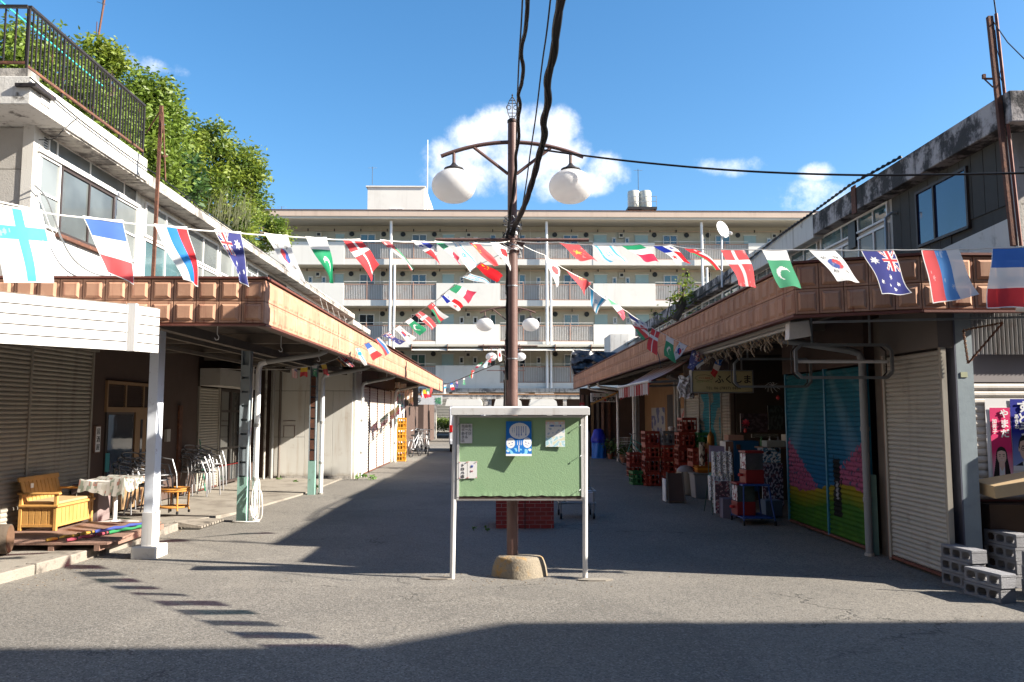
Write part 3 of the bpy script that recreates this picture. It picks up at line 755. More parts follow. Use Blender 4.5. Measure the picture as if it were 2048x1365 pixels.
m.tube([(-3.70,12.0,.62),(-3.72,12.0,1.1),(-3.70,12.02,2.3)], .008, 6)
tag(m.build('garden_hose', rope_m, smooth=True), 'white hose looped at the foot of the first left post', 'hose')

# white painted column and white boarded awning
wc = thing('white_column', 'white painted square column on a concrete block before the restaurant', 'column', (-3.93,9.2,0))
MB().box(-4.00,9.10,.10,-3.875,9.29,.50).build('lower_sleeve', white_paint, wc, bevel=.006)
MB().box(-3.992,9.115,.50,-3.885,9.285,2.6).build('shaft', M('bluish_white_paint',(.66,.70,.76),.5,.06,3,.1,90,dirt=(RUST,.8,13,.60,.70)), wc, bevel=.006)
MB().box(-4.075,9.02,-.02,-3.80,9.36,.13).build('concrete_block', white_wall, wc, bevel=.015)
aw = thing('boarded_awning', 'white boarded awning fascia curving round the corner at the far left', 'awning', (-4.0,8.2,2.2))
AW = [(-6.6,5.6),(-4.55,7.25),(-3.73,8.13),(-3.60,8.42)]
for k in range(5):
    za, zb = 2.235+.0*k+.095*k, 2.235+.095*(k+1)-.012
    for (p, q) in zip(AW[:-1], AW[1:]):
        d = Vector((q[0]-p[0], q[1]-p[1], 0)).normalized(); nrm = Vector((d.y,-d.x,0))*.018
        MB().slab([(p[0],p[1],za),(q[0],q[1],za),(q[0],q[1],zb),(p[0],p[1],zb)], -nrm).build('board', white_paint, aw)
m = MB()
for (p, q) in zip(AW[:-1], AW[1:]):
    d = Vector((q[0]-p[0], q[1]-p[1], 0)).normalized(); n3 = Vector((d.y,-d.x,0))
    a = Vector((*p,0))-n3*.02; c = Vector((*q,0))-n3*.02
    m.slab([(a.x,a.y,2.232),(c.x,c.y,2.232),(c.x,c.y,2.712),(a.x,a.y,2.712)], -n3*.03)
m.build('backing', beam_m, aw)
for p in AW[2:3]:
    MB().box(p[0]-.055,p[1]-.05,2.23,p[0]+.03,p[1]+.01,2.715).build('corner_board', white_paint, aw)
MB().prism([(-6.6,5.65),(-4.58,7.3),(-3.78,8.17),(-3.65,8.44),(-3.7,8.56),(-7.2,8.56)], 2.70, 2.716).build('awning_roof', white_paint, aw)
# ------------------------------------------------------------- RIGHT BUILDING
RB = thing('shop_building', 'long right-hand shop building with charcoal siding, white windows and blackened parapet', 'building', (6,8.5,0))
MB().box(4.56,8.01,0,6.3,11.9,2.84).build('ground_floor', dark_wall, RB)
MB().box(5.45,11.9,0,12,31.2,2.84).build('ground_floor', M('ochre_plaster',(.26,.15,.075),.85,.14,2,.2,40), RB)
MB().box(5.62,8.45,3.06,6.9,11.12,4.68).build('siding_wall', char_wall, RB)
MB().box(5.62,11.13,3.06,12,31.4,4.68).build('upper_wall', grey_wall, RB)
for k in range(11):        # vertical siding boards
    MB().box(5.606,8.47+.24*k,3.9 if k < 5 else 3.06,5.619,8.70+.24*k,4.665).build('siding_board', char_wall, RB)
MB().slab([(5.600,8.46,3.06),(5.600,10.1,3.06),(5.600,10.1,3.66),(5.600,8.46,3.74)], (-.012,0,0)).build('white_wall_patch', white_wall, RB)
for k in range(4):
    MB().box(5.63,8.425,3.06+.41*k,6.9,8.448,3.46+.41*k).build('wall_block', grey_wall, RB)
MB().box(5.60,8.40,3.06,5.66,8.48,4.66).build('corner_pilaster', grey_wall, RB)
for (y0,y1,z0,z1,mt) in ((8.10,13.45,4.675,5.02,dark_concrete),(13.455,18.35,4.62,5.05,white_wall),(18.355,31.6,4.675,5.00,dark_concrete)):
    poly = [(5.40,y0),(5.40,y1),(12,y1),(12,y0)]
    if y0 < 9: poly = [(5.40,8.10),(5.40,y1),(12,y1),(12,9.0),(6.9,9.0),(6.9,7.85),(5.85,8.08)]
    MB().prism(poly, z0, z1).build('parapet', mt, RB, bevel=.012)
MB().box(5.385,11.75,4.63,5.40,11.9,5.06).build('parapet_strap', rust_steel, RB)
window(RB,'R',5.604,9.24,10.42,3.80,4.56,frame_d,mirror_glass,.035,(9.98,),())
# reflecting sash stands proud so that it carries the sky
XR = 5.612
window(RB,'R',XR,11.20,13.6,4.40,4.66,frame_w,teal_glass,.03,(11.65,12.15,12.75),())
window(RB,'R',XR,11.20,13.6,3.30,4.34,frame_w,frosted,.035,(11.65,12.15,12.75),())
MB().box(5.56,12.2,4.2,5.61,12.45,4.62).build('fan_unit', black_pl, RB)
y = 13.75; k = 0
while y < 31:
    window(RB,'R',XR,y,y+1.9,4.36,4.64,frame_w,[teal_glass,frosted][k % 2],.03,(y+.63,y+1.27),())
    window(RB,'R',XR,y,y+1.9,3.30,4.30,frame_w,[frosted,frosted_b,teal_glass][k % 3],.035,(y+.63,y+1.27),())
    MB().box(5.58,y+1.91,3.06,5.612,y+2.0,4.66).build('mullion_post', frame_w, RB)
    y += 2.02; k += 1
hp = MB().tube([(5.60,10.95,4.42),(5.52,10.97,4.42),(5.46,11.0,4.36),(5.46,11.02,3.1)], .022, 8); hp.build('hose_pipe', galv, RB, smooth=True)
# end wall with corrugated sheet above, shutter and posters (faces the viewer, in the sun)
KE = 1.046          # the end wall stands a little behind the column plane
YW = 7.95
cs = thing('corrugated_sheet', 'rust-streaked corrugated sheet above the posters at the far right', 'sheet', (5.3,7.9,2.16))
m = MB(); n = 34; w_ = .044
for k in range(n):
    x = 4.70+k*w_
    pts = [(x,0),(x+w_*.25,.014),(x+w_*.5,0),(x+w_*.75,-.014),(x+w_,0)]
    for (a,d0),(c,d1) in zip(pts[:-1],pts[1:]): m.add([(a,YW-.05-d0,2.19),(c,YW-.05-d1,2.19),(c,YW-.05-d1,2.62),(a,YW-.05-d0,2.62)],[(0,1,2,3)])
m.build('sheet', corr_m, cs)
ew = thing('end_wall', 'grey panelled end wall behind the election posters', 'wall', (5.5,7.98,0))
MB().box(4.69,7.965,1.915,6.2,8.005,2.20).build('panel', M('mauve_grey_panel',(.27,.245,.245),.7,.05,3), ew)
MB().box(4.62,7.985,0,6.2,8.005,1.91).build('panel', dark_wall, ew)
MB().box(4.62,7.96,2.20,6.2,8.005,2.8).build('panel', dark_wall, ew)
shutter('roller_shutter', 'cream slatted shutter behind the election posters, far right', 'F', 7.95, 4.71, 6.1, .75, 1.90, .071, shutter_l, (), separate=True)
stc = thing('steel_column', 'grey-blue steel column at the corner between the beige shutter and the posters', 'column', (4.6,7.72,0))
MB().box(4.432,7.655,0,4.592,7.67,2.6).build('front_flange', steel_panel, stc)
shade_steel = M('shade_toned_steel',(.085,.09,.125),.6,.15,5)  # darker copy of the column steel; side-face shade put in its colour
MB().box(4.416,7.655,0,4.431,7.93,2.6).build('side_web', shade_steel, stc)
MB().box(4.577,7.672,0,4.592,7.94,2.6).build('rear_flange', shade_steel, stc)
MB().box(4.465,7.649,1.95,4.53,7.654,2.0).build('tape', M('yellow_tape',(.4,.42,.28),.6,.1), stc)
br = thing('bracket', 'rusty triangular bracket wound with cord on the grey-blue column', 'bracket', (4.6,7.6,2.2))
A = Vector((4.47,7.58,2.40)); Bp = Vector((4.50,7.58,2.08)); C3 = Vector((4.72,7.36,2.45))
for p,q in ((A,Bp),(A,C3),(Bp,C3)):
    MB().bar(p,q,.014).build('strut', rust_steel, br)
    m = MB(); n = 40; d = (q-p); a = d.normalized().orthogonal().normalized(); b2 = d.normalized().cross(a)
    m.tube([p+d*(i/n)+a*.012*math.cos(i*1.3)+b2*.012*math.sin(i*1.3) for i in range(n+1)], .004, 5); m.build('cord', rust_steel if p is Bp else M('dirty_cord',(.26,.18,.12),.9,.2), br)
fl = thing('floodlight', 'small cream floodlight above the triangular bracket, upper right', 'lamp', (4.75,7.1,2.5))
MB().add([(4.68,6.98,2.50),(4.84,6.94,2.475),(4.84,7.08,2.50),(4.68,7.12,2.525),(4.69,6.98,2.54),(4.86,6.93,2.525),(4.85,7.09,2.55),(4.69,7.12,2.56)],[(0,3,2,1),(4,5,6,7),(0,1,5,4),(1,2,6,5),(2,3,7,6),(3,0,4,7)]).build('housing', M('cream_plastic',(.6,.56,.45),.5,.05), fl, bevel=.006)
MB().box(4.69,7.0,2.485,4.82,7.08,2.497).build('lens', frosted, fl)
bo = thing('unseen_shade_pile', 'unseen pile added right of the frame to shade the foot of the poster wall', 'boards', (6.2,7.5,0))  # out-of-view pile added so its shadow falls low on column and wall
MB().box(5.75,7.42,0,6.35,7.9,1.85).build('cabinet', dark_wall, bo)
MB().slab([(5.6,7.38,0),(6.5,7.38,0),(6.5,7.40,1.95),(5.6,7.40,1.80)],(0,.03,0)).build('board', wood_d, bo)

# right-hand shutters
shutter('roller_shutter', 'weathered beige roller shutter between the mural shutter and the blue-grey column', 'R', 4.30, 7.66, 8.82, .06, 2.22, .048, M('grey_cream_shutter', (.37,.35,.31), .5, .1, 2, .1, 50, streak=((.22,.20,.17), .5, 5), dirt=((.17,.15,.12), .5, 6, .56, .74)), (), separate=True)
MB().box(4.26,7.66,2.24,4.50,8.84,2.80).build('shutter_box', M('brown_grey_box',(.13,.11,.10),.7,.1,3), RB)
def mural1(y, z):
    # (y falls from left to right as seen)
    # cherry trees on a yellow and green meadow under a blue sky with rays, black cat
    t = (z-.06)/2.1
    n1 = mnoise.noise(Vector((y*6,z*6,1))); n2 = mnoise.noise(Vector((y*22,z*22,5)))
    h = .62+.10*math.sin((y-9.2)*2.2)+.03*n1
    x = (11.85-y)/2.6          # 0 left .. 1 right as seen
    if z < h-.22: c = (.06+.03*n1,.20+.05*n1,.02)
    elif z < h: 
        k = (h-z)/.22; c = (.42*(1-k)+.12*k,.30*(1-k)+.24*k,.015)
    else:
        k = min(1, (z-h)/1.5); c = (.012+.015*k,.15+.06*k,.34-.07*k)
        ray_ = mnoise.noise(Vector(((y-10.6)*2.2/(2.6-z+.01),2.0,7)))
        if ray_ > .12: c = tuple(min(1, q+.10*ray_*2) for q in c)
        top1 = 1.25-1.55*x; top2 = .55+1.4*(x-.62)
        if (x < .42 and z < top1+.08*n2 and z > h-.05) or (x > .64 and z < top2+.10*n2+.25 and z > h-.05):
            c = (.50,.12,.24) if n2 > -.15 else ((.28,.07,.14) if n2 > -.4 else (.05,.09,.16))
    cx = (x-.655)/.050
    if abs(cx) < 1 and .30 < z < 1.02: 
        wdt = .75 if z > .80 else (.62 if z > .62 else .95)
        if abs(cx) < wdt: c = (.008,.008,.01)
        if abs(cx) < .22 and .52 < z < .74: c = (.45,.45,.48)
    if .96 < z < 1.07 and (.35 < abs(cx) < .8) and (z-.96) < .11*(1-abs(abs(cx)-.57)/.25): c = (.008,.008,.01)
    if abs((x-.70)-.02*math.sin(z*9)) < .006 and .32 < z < .80: c = (.008,.008,.01)
    return tuple(q*.55 for q in c)
shutter('mural_shutter', 'shutter painted with cherry trees, blue sky and a black cat', 'R', 4.28, 9.25, 11.84, .06, 2.16, .06, mural, (10.42,), fcol=mural1, fres=.017, frame=M('blue_rail',(.02,.16,.26),.5,.1))
MB().box(4.24,9.2,2.18,4.6,11.9,2.8).build('shutter_box', dark_wall, RB)
MB().box(4.36,8.84,0,4.5,9.2,2.7).build('timber_post', beam_m, RB)
MB().box(4.30,8.86,0,4.36,8.92,2.7).build('timber_post', wood_d, RB)
MB().box(4.22,9.14,0,4.3,9.2,.9).build('green_foot', teal_paint, RB)
def mural2(y, z):
    n1 = mnoise.noise(Vector((y*2.2,z*2.6,1))); n2 = mnoise.noise(Vector((y*7,z*7,5)))
    c = (.04,.30,.40)
    if n1 > .22: c = (.34,.36,.32)
    if z < .75 and y > 17.1+.5*n2: c = (.45,.10,.17)
    if z < .55 and n2 > 0: c = (.10,.13,.33)
    return tuple(q*.7 for q in c)
shutter('roller_shutter', 'plain tan shutter strip left of the painted clouds, right arcade', 'R', 4.42, 17.62, 18.9, .06, 2.0, .06, shutter_m)
shutter('mural_shutter', 'shutter painted with clouds on turquoise sky behind the crates', 'R', 4.42, 15.85, 17.6, .06, 2.02, .06, mural, (16.7,), fcol=mural2)
shutter('roller_shutter', 'narrow tan shutter strip right of the painted clouds', 'R', 4.42, 15.2, 15.83, .06, 2.0, .06, shutter_m)
MB().box(4.40,15.15,2.03,5.5,18.95,2.8).build('shutter_box', dark_wall, RB)
MB().box(4.44,15.15,0,5.5,15.19,2.8).build('return_wall', dark_wall, RB)
MB().box(4.30,11.88,0,5.5,11.92,2.8).build('return_wall', dark_wall, RB)
for (x,y) in ((4.34,15.0),(4.36,12.0),(4.44,12.12),(4.40,18.98)): MB().box(x,y,0,x+.07,y+.07,2.75).build('timber_post', beam_m, RB)

# right downpipes and posts
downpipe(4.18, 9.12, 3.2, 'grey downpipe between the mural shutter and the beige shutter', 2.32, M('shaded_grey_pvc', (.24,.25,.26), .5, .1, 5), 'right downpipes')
downpipe(4.22, 25.2, 3.1, 'white downpipe left of the stacked red crates', 2.32, white_pipe, 'right downpipes')
downpipe(3.98, 27.0, 3.0, 'white downpipe by the blue tarpaulin', 2.3, white_pipe, 'right downpipes')
for (x,y,l) in ((4.28,19.4,'left one of two pale pipes rising behind the tall crate stack'),(4.24,18.9,'right one of two pale pipes rising behind the tall crate stack')):
    tag(MB().tube([(x,y,0),(x,y,2.3),(x-.03,y,2.42),(x-.2,y,2.5)], .045, 10).build('drainpipe', grey_pipe, smooth=True), l, 'drainpipe', 'pale pipes behind the crates')
tag(MB().box(4.30,25.3,0,4.42,25.42,2.7).build('canopy_post', galv), 'grey square post beside the white downpipe, right arcade', 'post')

# steel sign frames hung under the right canopy
def sign_frame(x0, x1, y, z0, z1, label, bar=True):
    r = thing('empty_sign', label, 'sign frame', ((x0+x1)/2,y,z0), 0, 'empty sign frames under the right canopy')
    c = .06
    pts = [(x0+c,y,z0),(x1-c,y,z0),(x1,y,z0+c),(x1,y,z1-c),(x1-c,y,z1),(x0+c,y,z1),(x0,y,z1-c),(x0,y,z0+c)]
    m = MB(); pts = [Vector(p) for p in pts]
    for i in range(8): m.bar(pts[i], pts[(i+1) % 8], .030, .03, up=(0,1,0))
    m.build('frame', M('dull_steel',(.15,.16,.165),.6,.15,6), r)
    m = MB()
    for i in range(8): m.bar(pts[i]+Vector((0,.13,0)), pts[(i+1) % 8]+Vector((0,.13,0)), .012, .012, up=(0,1,0))
    m.build('rear_frame', black_steel, r)
    if bar: MB().cyl((x0+.02,y+.06,(z0+z1)/2),(x1-.02,y+.06,(z0+z1)/2),.018,n=8).build('tube_lamp', white_paint, r, smooth=True)
    for x in (x0+.2, x1-.2): MB().bar((x,y+.06,z1-.01),(x,y+.06,2.78),.018).build('hanger', galv, r)
sign_frame(3.15,4.18,8.42,1.98,2.33,'empty rounded steel sign frame hanging before the beige shutter')
sign_frame(3.15,4.18,10.65,1.96,2.33,'empty rounded steel sign frame hanging in front of the yellow shop sign', False)
# yellow shop sign
fs = thing('shop_sign', 'faded yellow box sign with hiragana lettering under the right canopy', 'sign', (3.72,13.2,1.95))
cream = M('faded_yellow_plastic',(.50,.45,.24),.5,.06,3,dirt=((.3,.26,.15),.4,4,.5,.75))
MB().box(3.20,13.2,1.955,4.20,13.36,2.305).build('face', cream, fs, bevel=.01)
m = MB(); m.box(3.185,13.19,1.94,4.215,13.37,1.955).box(3.185,13.19,2.305,4.215,13.37,2.32).box(3.185,13.19,1.955,3.20,13.37,2.305).box(4.2,13.19,1.955,4.215,13.37,2.305); m.build('frame', galv, fs)
R_, U_ = (1,0,0),(0,0,1)
text('ふくしま', .155, ink, (3.57,13.195,2.11), R_, U_, fs, bold=.002)
text('TEL 06 (7827) 0694', .062, ink, (3.42,13.195,2.0), R_, U_, fs, space=1.15)
text('テクニカ・ブラック', .030, ink_green, (3.26,13.195,2.115), R_, U_, fs)
text('クリエ 美容室', .032, ink_red, (3.30,13.195,2.175), R_, U_, fs)
m = MB(); pts = []
for i in range(48):
    a = 2*math.pi*i/48; rr = 1+.10*abs(math.sin(a*3.5)); pts.append((3.39+.135*rr*math.cos(a),13.195,2.19+.048*rr*math.sin(a)))
m.tube(pts,.0025,4,closed=True); m.build('cloud_outline', ink, fs)
for x in (3.35,4.05): MB().bar((x,13.28,2.31),(x,13.28,2.78),.02).build('hanger', galv, fs)
tag(painted('wrapped_bundle', lambda s,t: (3.02+.24*s+.02*math.sin(t*9), 13.4-.08*math.sin(s*3.14)+.02*math.sin(s*19+t*7), 2.22-.36*t+.02*math.sin(s*11)), 14, 14,
    lambda s,t: (.5,.5,.5) if mnoise.noise(Vector((s*9,t*9,2))) > 0 else (.2,.18,.17), paper, thick=(0,.06,0)), 'crumpled grey plastic bundle hanging left of the yellow shop sign', 'bundle')
# butcher's sign at the far end
bs = thing('shop_sign', 'white box sign of the butcher at the far end of the right arcade', 'sign', (3.4,26.5,2.1))
MB().box(3.02,26.5,1.98,3.86,26.62,2.28).build('face', M('white_sign_plastic',(.5,.48,.46),.5,.05), bs, bevel=.01)
text('宮崎', .155, ink, (3.07,26.495,2.02), R_, U_, bs, bold=.004); text('精', .155, ink_red, (3.385,26.495,2.02), R_, U_, bs, bold=.004); text('肉店', .155, ink, (3.54,26.495,2.02), R_, U_, bs, bold=.004)
for k,(ch,mt) in enumerate((('牛',ink_red),('豚',ink),('鶏',ink_green),('肉',ink_red))): text(ch, .07, mt, (3.12+.2*k,26.495,2.19), R_, U_, bs)
MB().bar((3.9,26.4,2.3),(3.0,26.4,1.9),.05).build('brace', wood_y, bs)

# striped awning
sa = thing('striped_awning', 'red and white striped shop awning with scalloped valance under the right canopy', 'awning', (3,15.6,2.1))
stripe = lambda s: (.42,.05,.045) if int(s*24) % 2 == 0 else (.66,.62,.60)
y0,y1 = 13.9,17.4
painted('canvas', lambda s,t: (2.62+.75*t, y0+(y1-y0)*s, 2.17+.40*t-.03*math.sin(t*3.14)), 96, 4, lambda s,t: (.50,.22,.20) if int(s*24) % 4 == 0 else (.60,.52,.52), M('awning_canvas',(1,1,1),.8,.05,4,attr=True,transl=.35), sa)
def val(s,t): return (2.60+.012*math.sin(s*60), y0+(y1-y0)*s, 2.15-(.235-.03*abs(math.sin(s*24*math.pi)))*t)
awc = M('awning_canvas',(1,1,1))
painted('valance', val, 192, 4, lambda s,t: stripe(s), awc, sa)
painted('end_valance', lambda s,t: (2.62+.72*s, y1-.01, 2.15+.38*s-(.26)*t), 8, 3, lambda s,t: (.5,.06,.05), awc, sa)
MB().cyl((2.60,y0-.1,2.165),(2.60,y1+.1,2.165),.028,n=10).build('front_bar', white_paint, sa, smooth=True)
for y in (14.3,17.0): MB().bar((2.62,y,2.16),(4.3,y,2.22),.03,.04).build('arm', galv, sa)
# frayed rolled awning
fa = thing('rolled_awning', 'rolled-up awning with frayed brown valance under the near right canopy', 'awning', (3.1,10.2,2.3))
MB().cyl((3.08,8.28,2.50),(3.08,12.2,2.50),.045,n=12).build('roller', galv, fa, smooth=True)
MB().box(3.02,8.2,2.52,3.2,12.2,2.56).build('cover', grey_wall, fa)
MB().add([(2.98,8.14,2.36),(3.22,8.14,2.40),(3.22,8.26,2.40),(2.98,8.26,2.36),(2.99,8.14,2.54),(3.2,8.14,2.565),(3.2,8.26,2.565),(2.99,8.26,2.54)],[(0,3,2,1),(4,5,6,7),(0,1,5,4),(1,2,6,5),(2,3,7,6),(3,0,4,7)]).build('end_cap', white_paint, fa, bevel=.01)
fr_m = M('frayed_cloth',(.36,.28,.19),.95,.3,12,transl=.3)
me_list = []
for k in range(150):
    y = 8.32+k*.0257; h = rnd.uniform(.06,.16)*(1+.35*math.sin(k*.3)); w_ = rnd.uniform(.018,.042); x = 3.04+rnd.uniform(-.02,.02)
    m = MB(); n = 5; vs = []
    for i in range(n+1):
        t = i/n; ww = w_*(1-.25*t*t); off = .03*math.sin(t*5+k)
        vs += [(x+off, y-ww+.01*math.sin(k+t*5), 2.47-h*t), (x+off+.008, y+ww+.01*math.sin(k+t*5), 2.47-h*t)]
    m.add(vs, [(2*i,2*i+1,2*i+3,2*i+2) for i in range(n)]); m.build('frayed_strip', fr_m, fa)

# black tarpaulin over the far end of the right canopy
def tp(s,t):
    n = mnoise.noise(Vector((s*5,t*4,0)))*.16+mnoise.noise(Vector((s*13,t*10,4)))*.06
    x = 2.82+s*2.2; z = 3.1+(1-t)*(.95-.15*s)+n*.2
    return (x+.10*n-.10*math.sin(t*3.14), 30.6+n-.25*math.sin(t*2), z)
tag(painted('tarpaulin', tp, 40, 26, lambda s,t: (1,1,1), tarp_black, thick=(0,.5,0)), 'crumpled black tarpaulin over the far end of the right canopy', 'tarpaulin')
MB().box(5.35,31.5,0,9,36,4.6).build('rear_wing', white_wall, RB)
MB().box(4.6,33,3.0,8,35,4.9).build('rear_wing', white_wall, RB)
# roof mast on the right building, satellite dish, wires along the parapet
mt = thing('roof_mast', 'tall rusty steel mast against the near end of the right building', 'mast', (5.3,8.3,3.0))
P0,P1 = atX(2028,492,5.36),atX(1979,34,5.36)
MB().bar(P0,P1,.055,.045).build('mast', rust_steel, mt)
Q0,Q1 = atX(2042,492,5.42),atX(1992,28,5.42)
MB().cyl(Q0,Q1,.017,n=8).build('pipe', M('red_oxide_pipe',(.20,.07,.05),.7,.15), mt, smooth=True)
MB().cyl(Q1,atX(1984,-30,5.42),.008,n=6).build('aerial', black_steel, mt)
a = atX(1990,158,5.36); c = atX(1968,158,5.30); MB().bar(a,c,.02).build('arm', rust_steel, mt); MB().bar(c,c+Vector((0,0,.05)),.03).build('arm', rust_steel, mt)
MB().bar(atX(1986,175,5.36),c,.014).build('brace', rust_steel, mt)
tag(MB().tube([atX(1984,40,5.40),atX(2015,85,5.3),atX(2060,130,5.2)],.006,5).build('guy_wire', cable_m), 'guy wire slanting off the right roof mast', 'wire')
tag(MB().tube([atX(1990,60,5.40),atX(1994,100,5.4),atX(2003,130,5.42),atX(1999,152,5.4),atX(2010,178,5.4)],.004,5).build('loose_wire', cable_m), 'loose thin wire beside the right roof mast', 'wire')
dish = thing('satellite_dish', 'grey satellite dish on a thin mast above the right building', 'dish', atY(1443,560,17.5))
D0 = atY(1443,465,17.5)
MB().cyl(atY(1444,575,17.5), D0, .02, n=8).build('mast', white_pipe, dish, smooth=True)
m = MB(); prof = [(0,0),(.07,.004),(.13,.016),(.19,.04),(.2,.045)]; m.lathe([(r,z) for r,z in prof[1:]], (0,0,0), 24)
rot = Matrix.Rotation(math.radians(75),4,'X') @ Matrix.Identity(4); rz = Matrix.Rotation(math.radians(35),4,'Z')
m.v = [tuple((rz@rot@Vector(p))+D0+Vector((0,0,.05))) for p in m.v]; m.build('reflector', M('dish_grey',(.45,.46,.47),.5,.04), dish, smooth=True)
MB().bar(D0+Vector((0,0,-.08)),D0+Vector((.14,-.28,-.10)),.018).build('feed_arm', white_pipe, dish)
MB().cyl(D0+Vector((.14,-.30,-.10)),D0+Vector((.12,-.24,-.06)),.03,n=8).build('feed', white_paint, dish, smooth=True)
def wire(label, pts, r, mat=cable_m, wob=0, name='wire', cat='wire', group=None, smooth=True, n=6):
    pts = [Vector(p) for p in pts]; out = []
    for i in range(len(pts)-1):
        for k in range(12):
            t = k/12; p0 = pts[max(i-1,0)]; p1 = pts[i]; p2 = pts[i+1]; p3 = pts[min(i+2,len(pts)-1)]
            q = .5*((2*p1)+(p2-p0)*t+(2*p0-5*p1+4*p2-p3)*t*t+(3*p1-p0-3*p2+p3)*t*t*t)
            out.append(q+Vector((wob*math.sin(len(out)*1.1),0,wob*math.cos(len(out)*.9))))
    out.append(pts[-1])
    return tag(MB().tube(out, r, n).build(name, mat, smooth=smooth), label, cat, group)
tw = thing('twisted_cable', 'black twisted cable running up over the right parapet', 'cable', (5.35,12,5.05))
pp = [atX(1180,738,5.34),atX(1330,640,5.3),atX(1450,558,5.34),atX(1560,470,5.36),atX(1622,427,5.38),atX(1700,370,5.30),atX(1805,312,5.36)]
for ph in (0, math.pi):
    out = []
    for i in range(len(pp)-1):
        n = 40
        for k in range(n):
            q = pp[i]+(pp[i+1]-pp[i])*(k/n); a = ph+(i*n+k)*.8
            q = q+Vector((.012*math.cos(a),0,.012*math.sin(a))); out.append(q)
    MB().tube(out,.013,5).build('strand', cable_m, tw, smooth=True)

# ------------------------------------------------------------- unseen blocks: right one casts the foreground shadow, others added to cut skylight
hb = thing('unseen_shade_block', 'plain building across the side street, right of the frame', 'building', (18,-2,0))
MB().prism([(9.0,-14),(24,-14),(24,3.32),(13.15,3.32),(12.2,2.70),(9.0,2.70)], 0, 8.0).build('wall', grey_wall, hb)
hc = thing('unseen_shade_block', 'unseen tall block added behind the viewer to cut skylight on the foreground', 'building', (-4,-14,0))
MB().box(-34,-22,0,9,-9,18).build('wall', beam_m, hc)  # dark block added to dim the sky light on the foreground
hd2 = thing('unseen_shade_block', 'unseen block added outside the frame at near left to cut skylight', 'building', (-16,0,0))
MB().box(-26,-7,0,-9.5,3.6,11).build('wall', beam_m, hd2)  # another added block, keeping sky light off the near ground
for k in range(12):
    for z in (1.2,4.0,6.8,9.6,12.4,15.2):
        f = MB().box(-32+3.3*k,-9.0,z,-30.4+3.3*k,-8.96,z+1.3).build('window', frame_w, hc); MB().box(-31.95+3.3*k,-8.955,z+.05,-30.45+3.3*k,-8.945,z+1.25).build('pane', dark_glass, f)
for k in range(5):
    for z in (1.0,3.7,6.0):
        f = MB().box(8.96,-12+3*k,z,8.99,-10.6+3*k,z+1.2).build('window', frame_w, hb); MB().box(8.945,-11.95+3*k,z+.05,8.955,-10.65+3*k,z+1.15).build('pane', dark_glass, f)
# ------------------------------------------------------------- APARTMENT BLOCK at the end
AB = thing('apartment_building', 'five-storey cream apartment block with open access corridors closing the view', 'building', (2,52,0))
corr_w = M('corridor_wall', (.50,.47,.385), .9, .06, .6, .15, 20, dirt=((.24,.22,.17), .4, .9, .5, .75))
para_w = M('parapet_white', (.68,.655,.60), .88, .05, .5, .1, 20, dirt=((.5,.47,.41), .5, .8, .55, .8), streak=((.5,.46,.4), .35, 2.2))
ceil_w = M('corridor_ceiling', (.55,.51,.43), .9, .08, .6)
tan_w = M('roof_edge_tan', (.56,.43,.34), .85, .08, .7, streak=((.40,.29,.22), .4, 3))
door_b = M('pale_blue_door', (.36,.50,.52), .6, .1, 1.5)
rail_m = M('balustrade_paint', (.56,.54,.52), .6, .06, 3, dirt=((.42,.22,.14), .5, 2, .5, .68))
rail_r = M('rusty_rail', (.42,.24,.17), .7, .15, 3)
YP, YC = 51.0, 52.35
XA0, XA1 = -15.2, 27.0
FL = [3.56, 6.21, 8.88, 11.56]      # corridor floors of the four upper storeys
def ax(u, Y_=YC): return atY(u, 560, Y_).x
MB().box(XA0,YC+.02,3.2,XA1,60,14.05).build('wall', corr_w, AB)
MB().box(-16.0,50.3,14.06,XA1+.3,60,14.20).build('roof_slab', ceil_w, AB)
MB().box(-16.0,50.25,14.205,XA1+.3,60,14.58).build('roof_edge', tan_w, AB)
MB().box(-16.0,50.22,14.585,XA1+.3,60,14.63).build('roof_flashing', rust_steel, AB)
for f in FL: MB().box(XA0,YP-.02,f-.36,XA1,YC,f-.02).build('floor_slab', para_w if False else ceil_w, AB)
rails = [(-99,575,'s'),(575,688,'s'),(688,873,'r'),(873,1000,'s'),(1000,1186,'r'),(1186,1310,'s'),(1310,1498,'r'),(1498,1622,'s'),(1622,1810,'r'),(1810,1860,'s')]
for i, f in enumerate(FL):
    for (a, c, k) in rails:
        x0 = ax(a,YP) if a > 0 else XA0; x1 = min(ax(c,YP), XA1)
        if k == 's':
            MB().box(x0,YP-.10,f-.38,x1,YP+.06,f+1.10).build('parapet', para_w, AB)
        else:
            MB().box(x0+.002,YP-.085,f-.38,x1-.002,YP+.06,f+.0).build('slab_edge', para_w, AB)
            m = MB(); n = int((x1-x0)/.11)
            for q in range(n+1):
                x = x0+.05+(x1-x0-.1)*q/n; m.box(x-.016,YP-.03,f+.06,x+.016,YP-.005,f+1.0)
            m.build('balusters', rail_m, AB, kind='stuff')
            MB().box(x0,YP-.04,f+1.0,x1,YP+.01,f+1.05).build('rail', rail_r, AB)
            MB().box(x0,YP-.04,f+.02,x1,YP+.01,f+.055).build('rail', rail_r, AB)
            MB().box(x0,YP-.03,f+1.19,x1,YP+.0,f+1.22).build('rail', para_w, AB)
            MB().box(x0+.01,YP+.03,f+.03,x1-.01,YP+.045,f+.98).build('backing_sheet', M('grey_backing',(.40,.38,.34),.8,.06,1), AB)
            for q in (1,2,3):
                x = x0+(x1-x0)*q/4; MB().box(x-.025,YP-.05,f+.0,x+.025,YP-.04,f+1.2).build('rail_post', rail_r, AB)
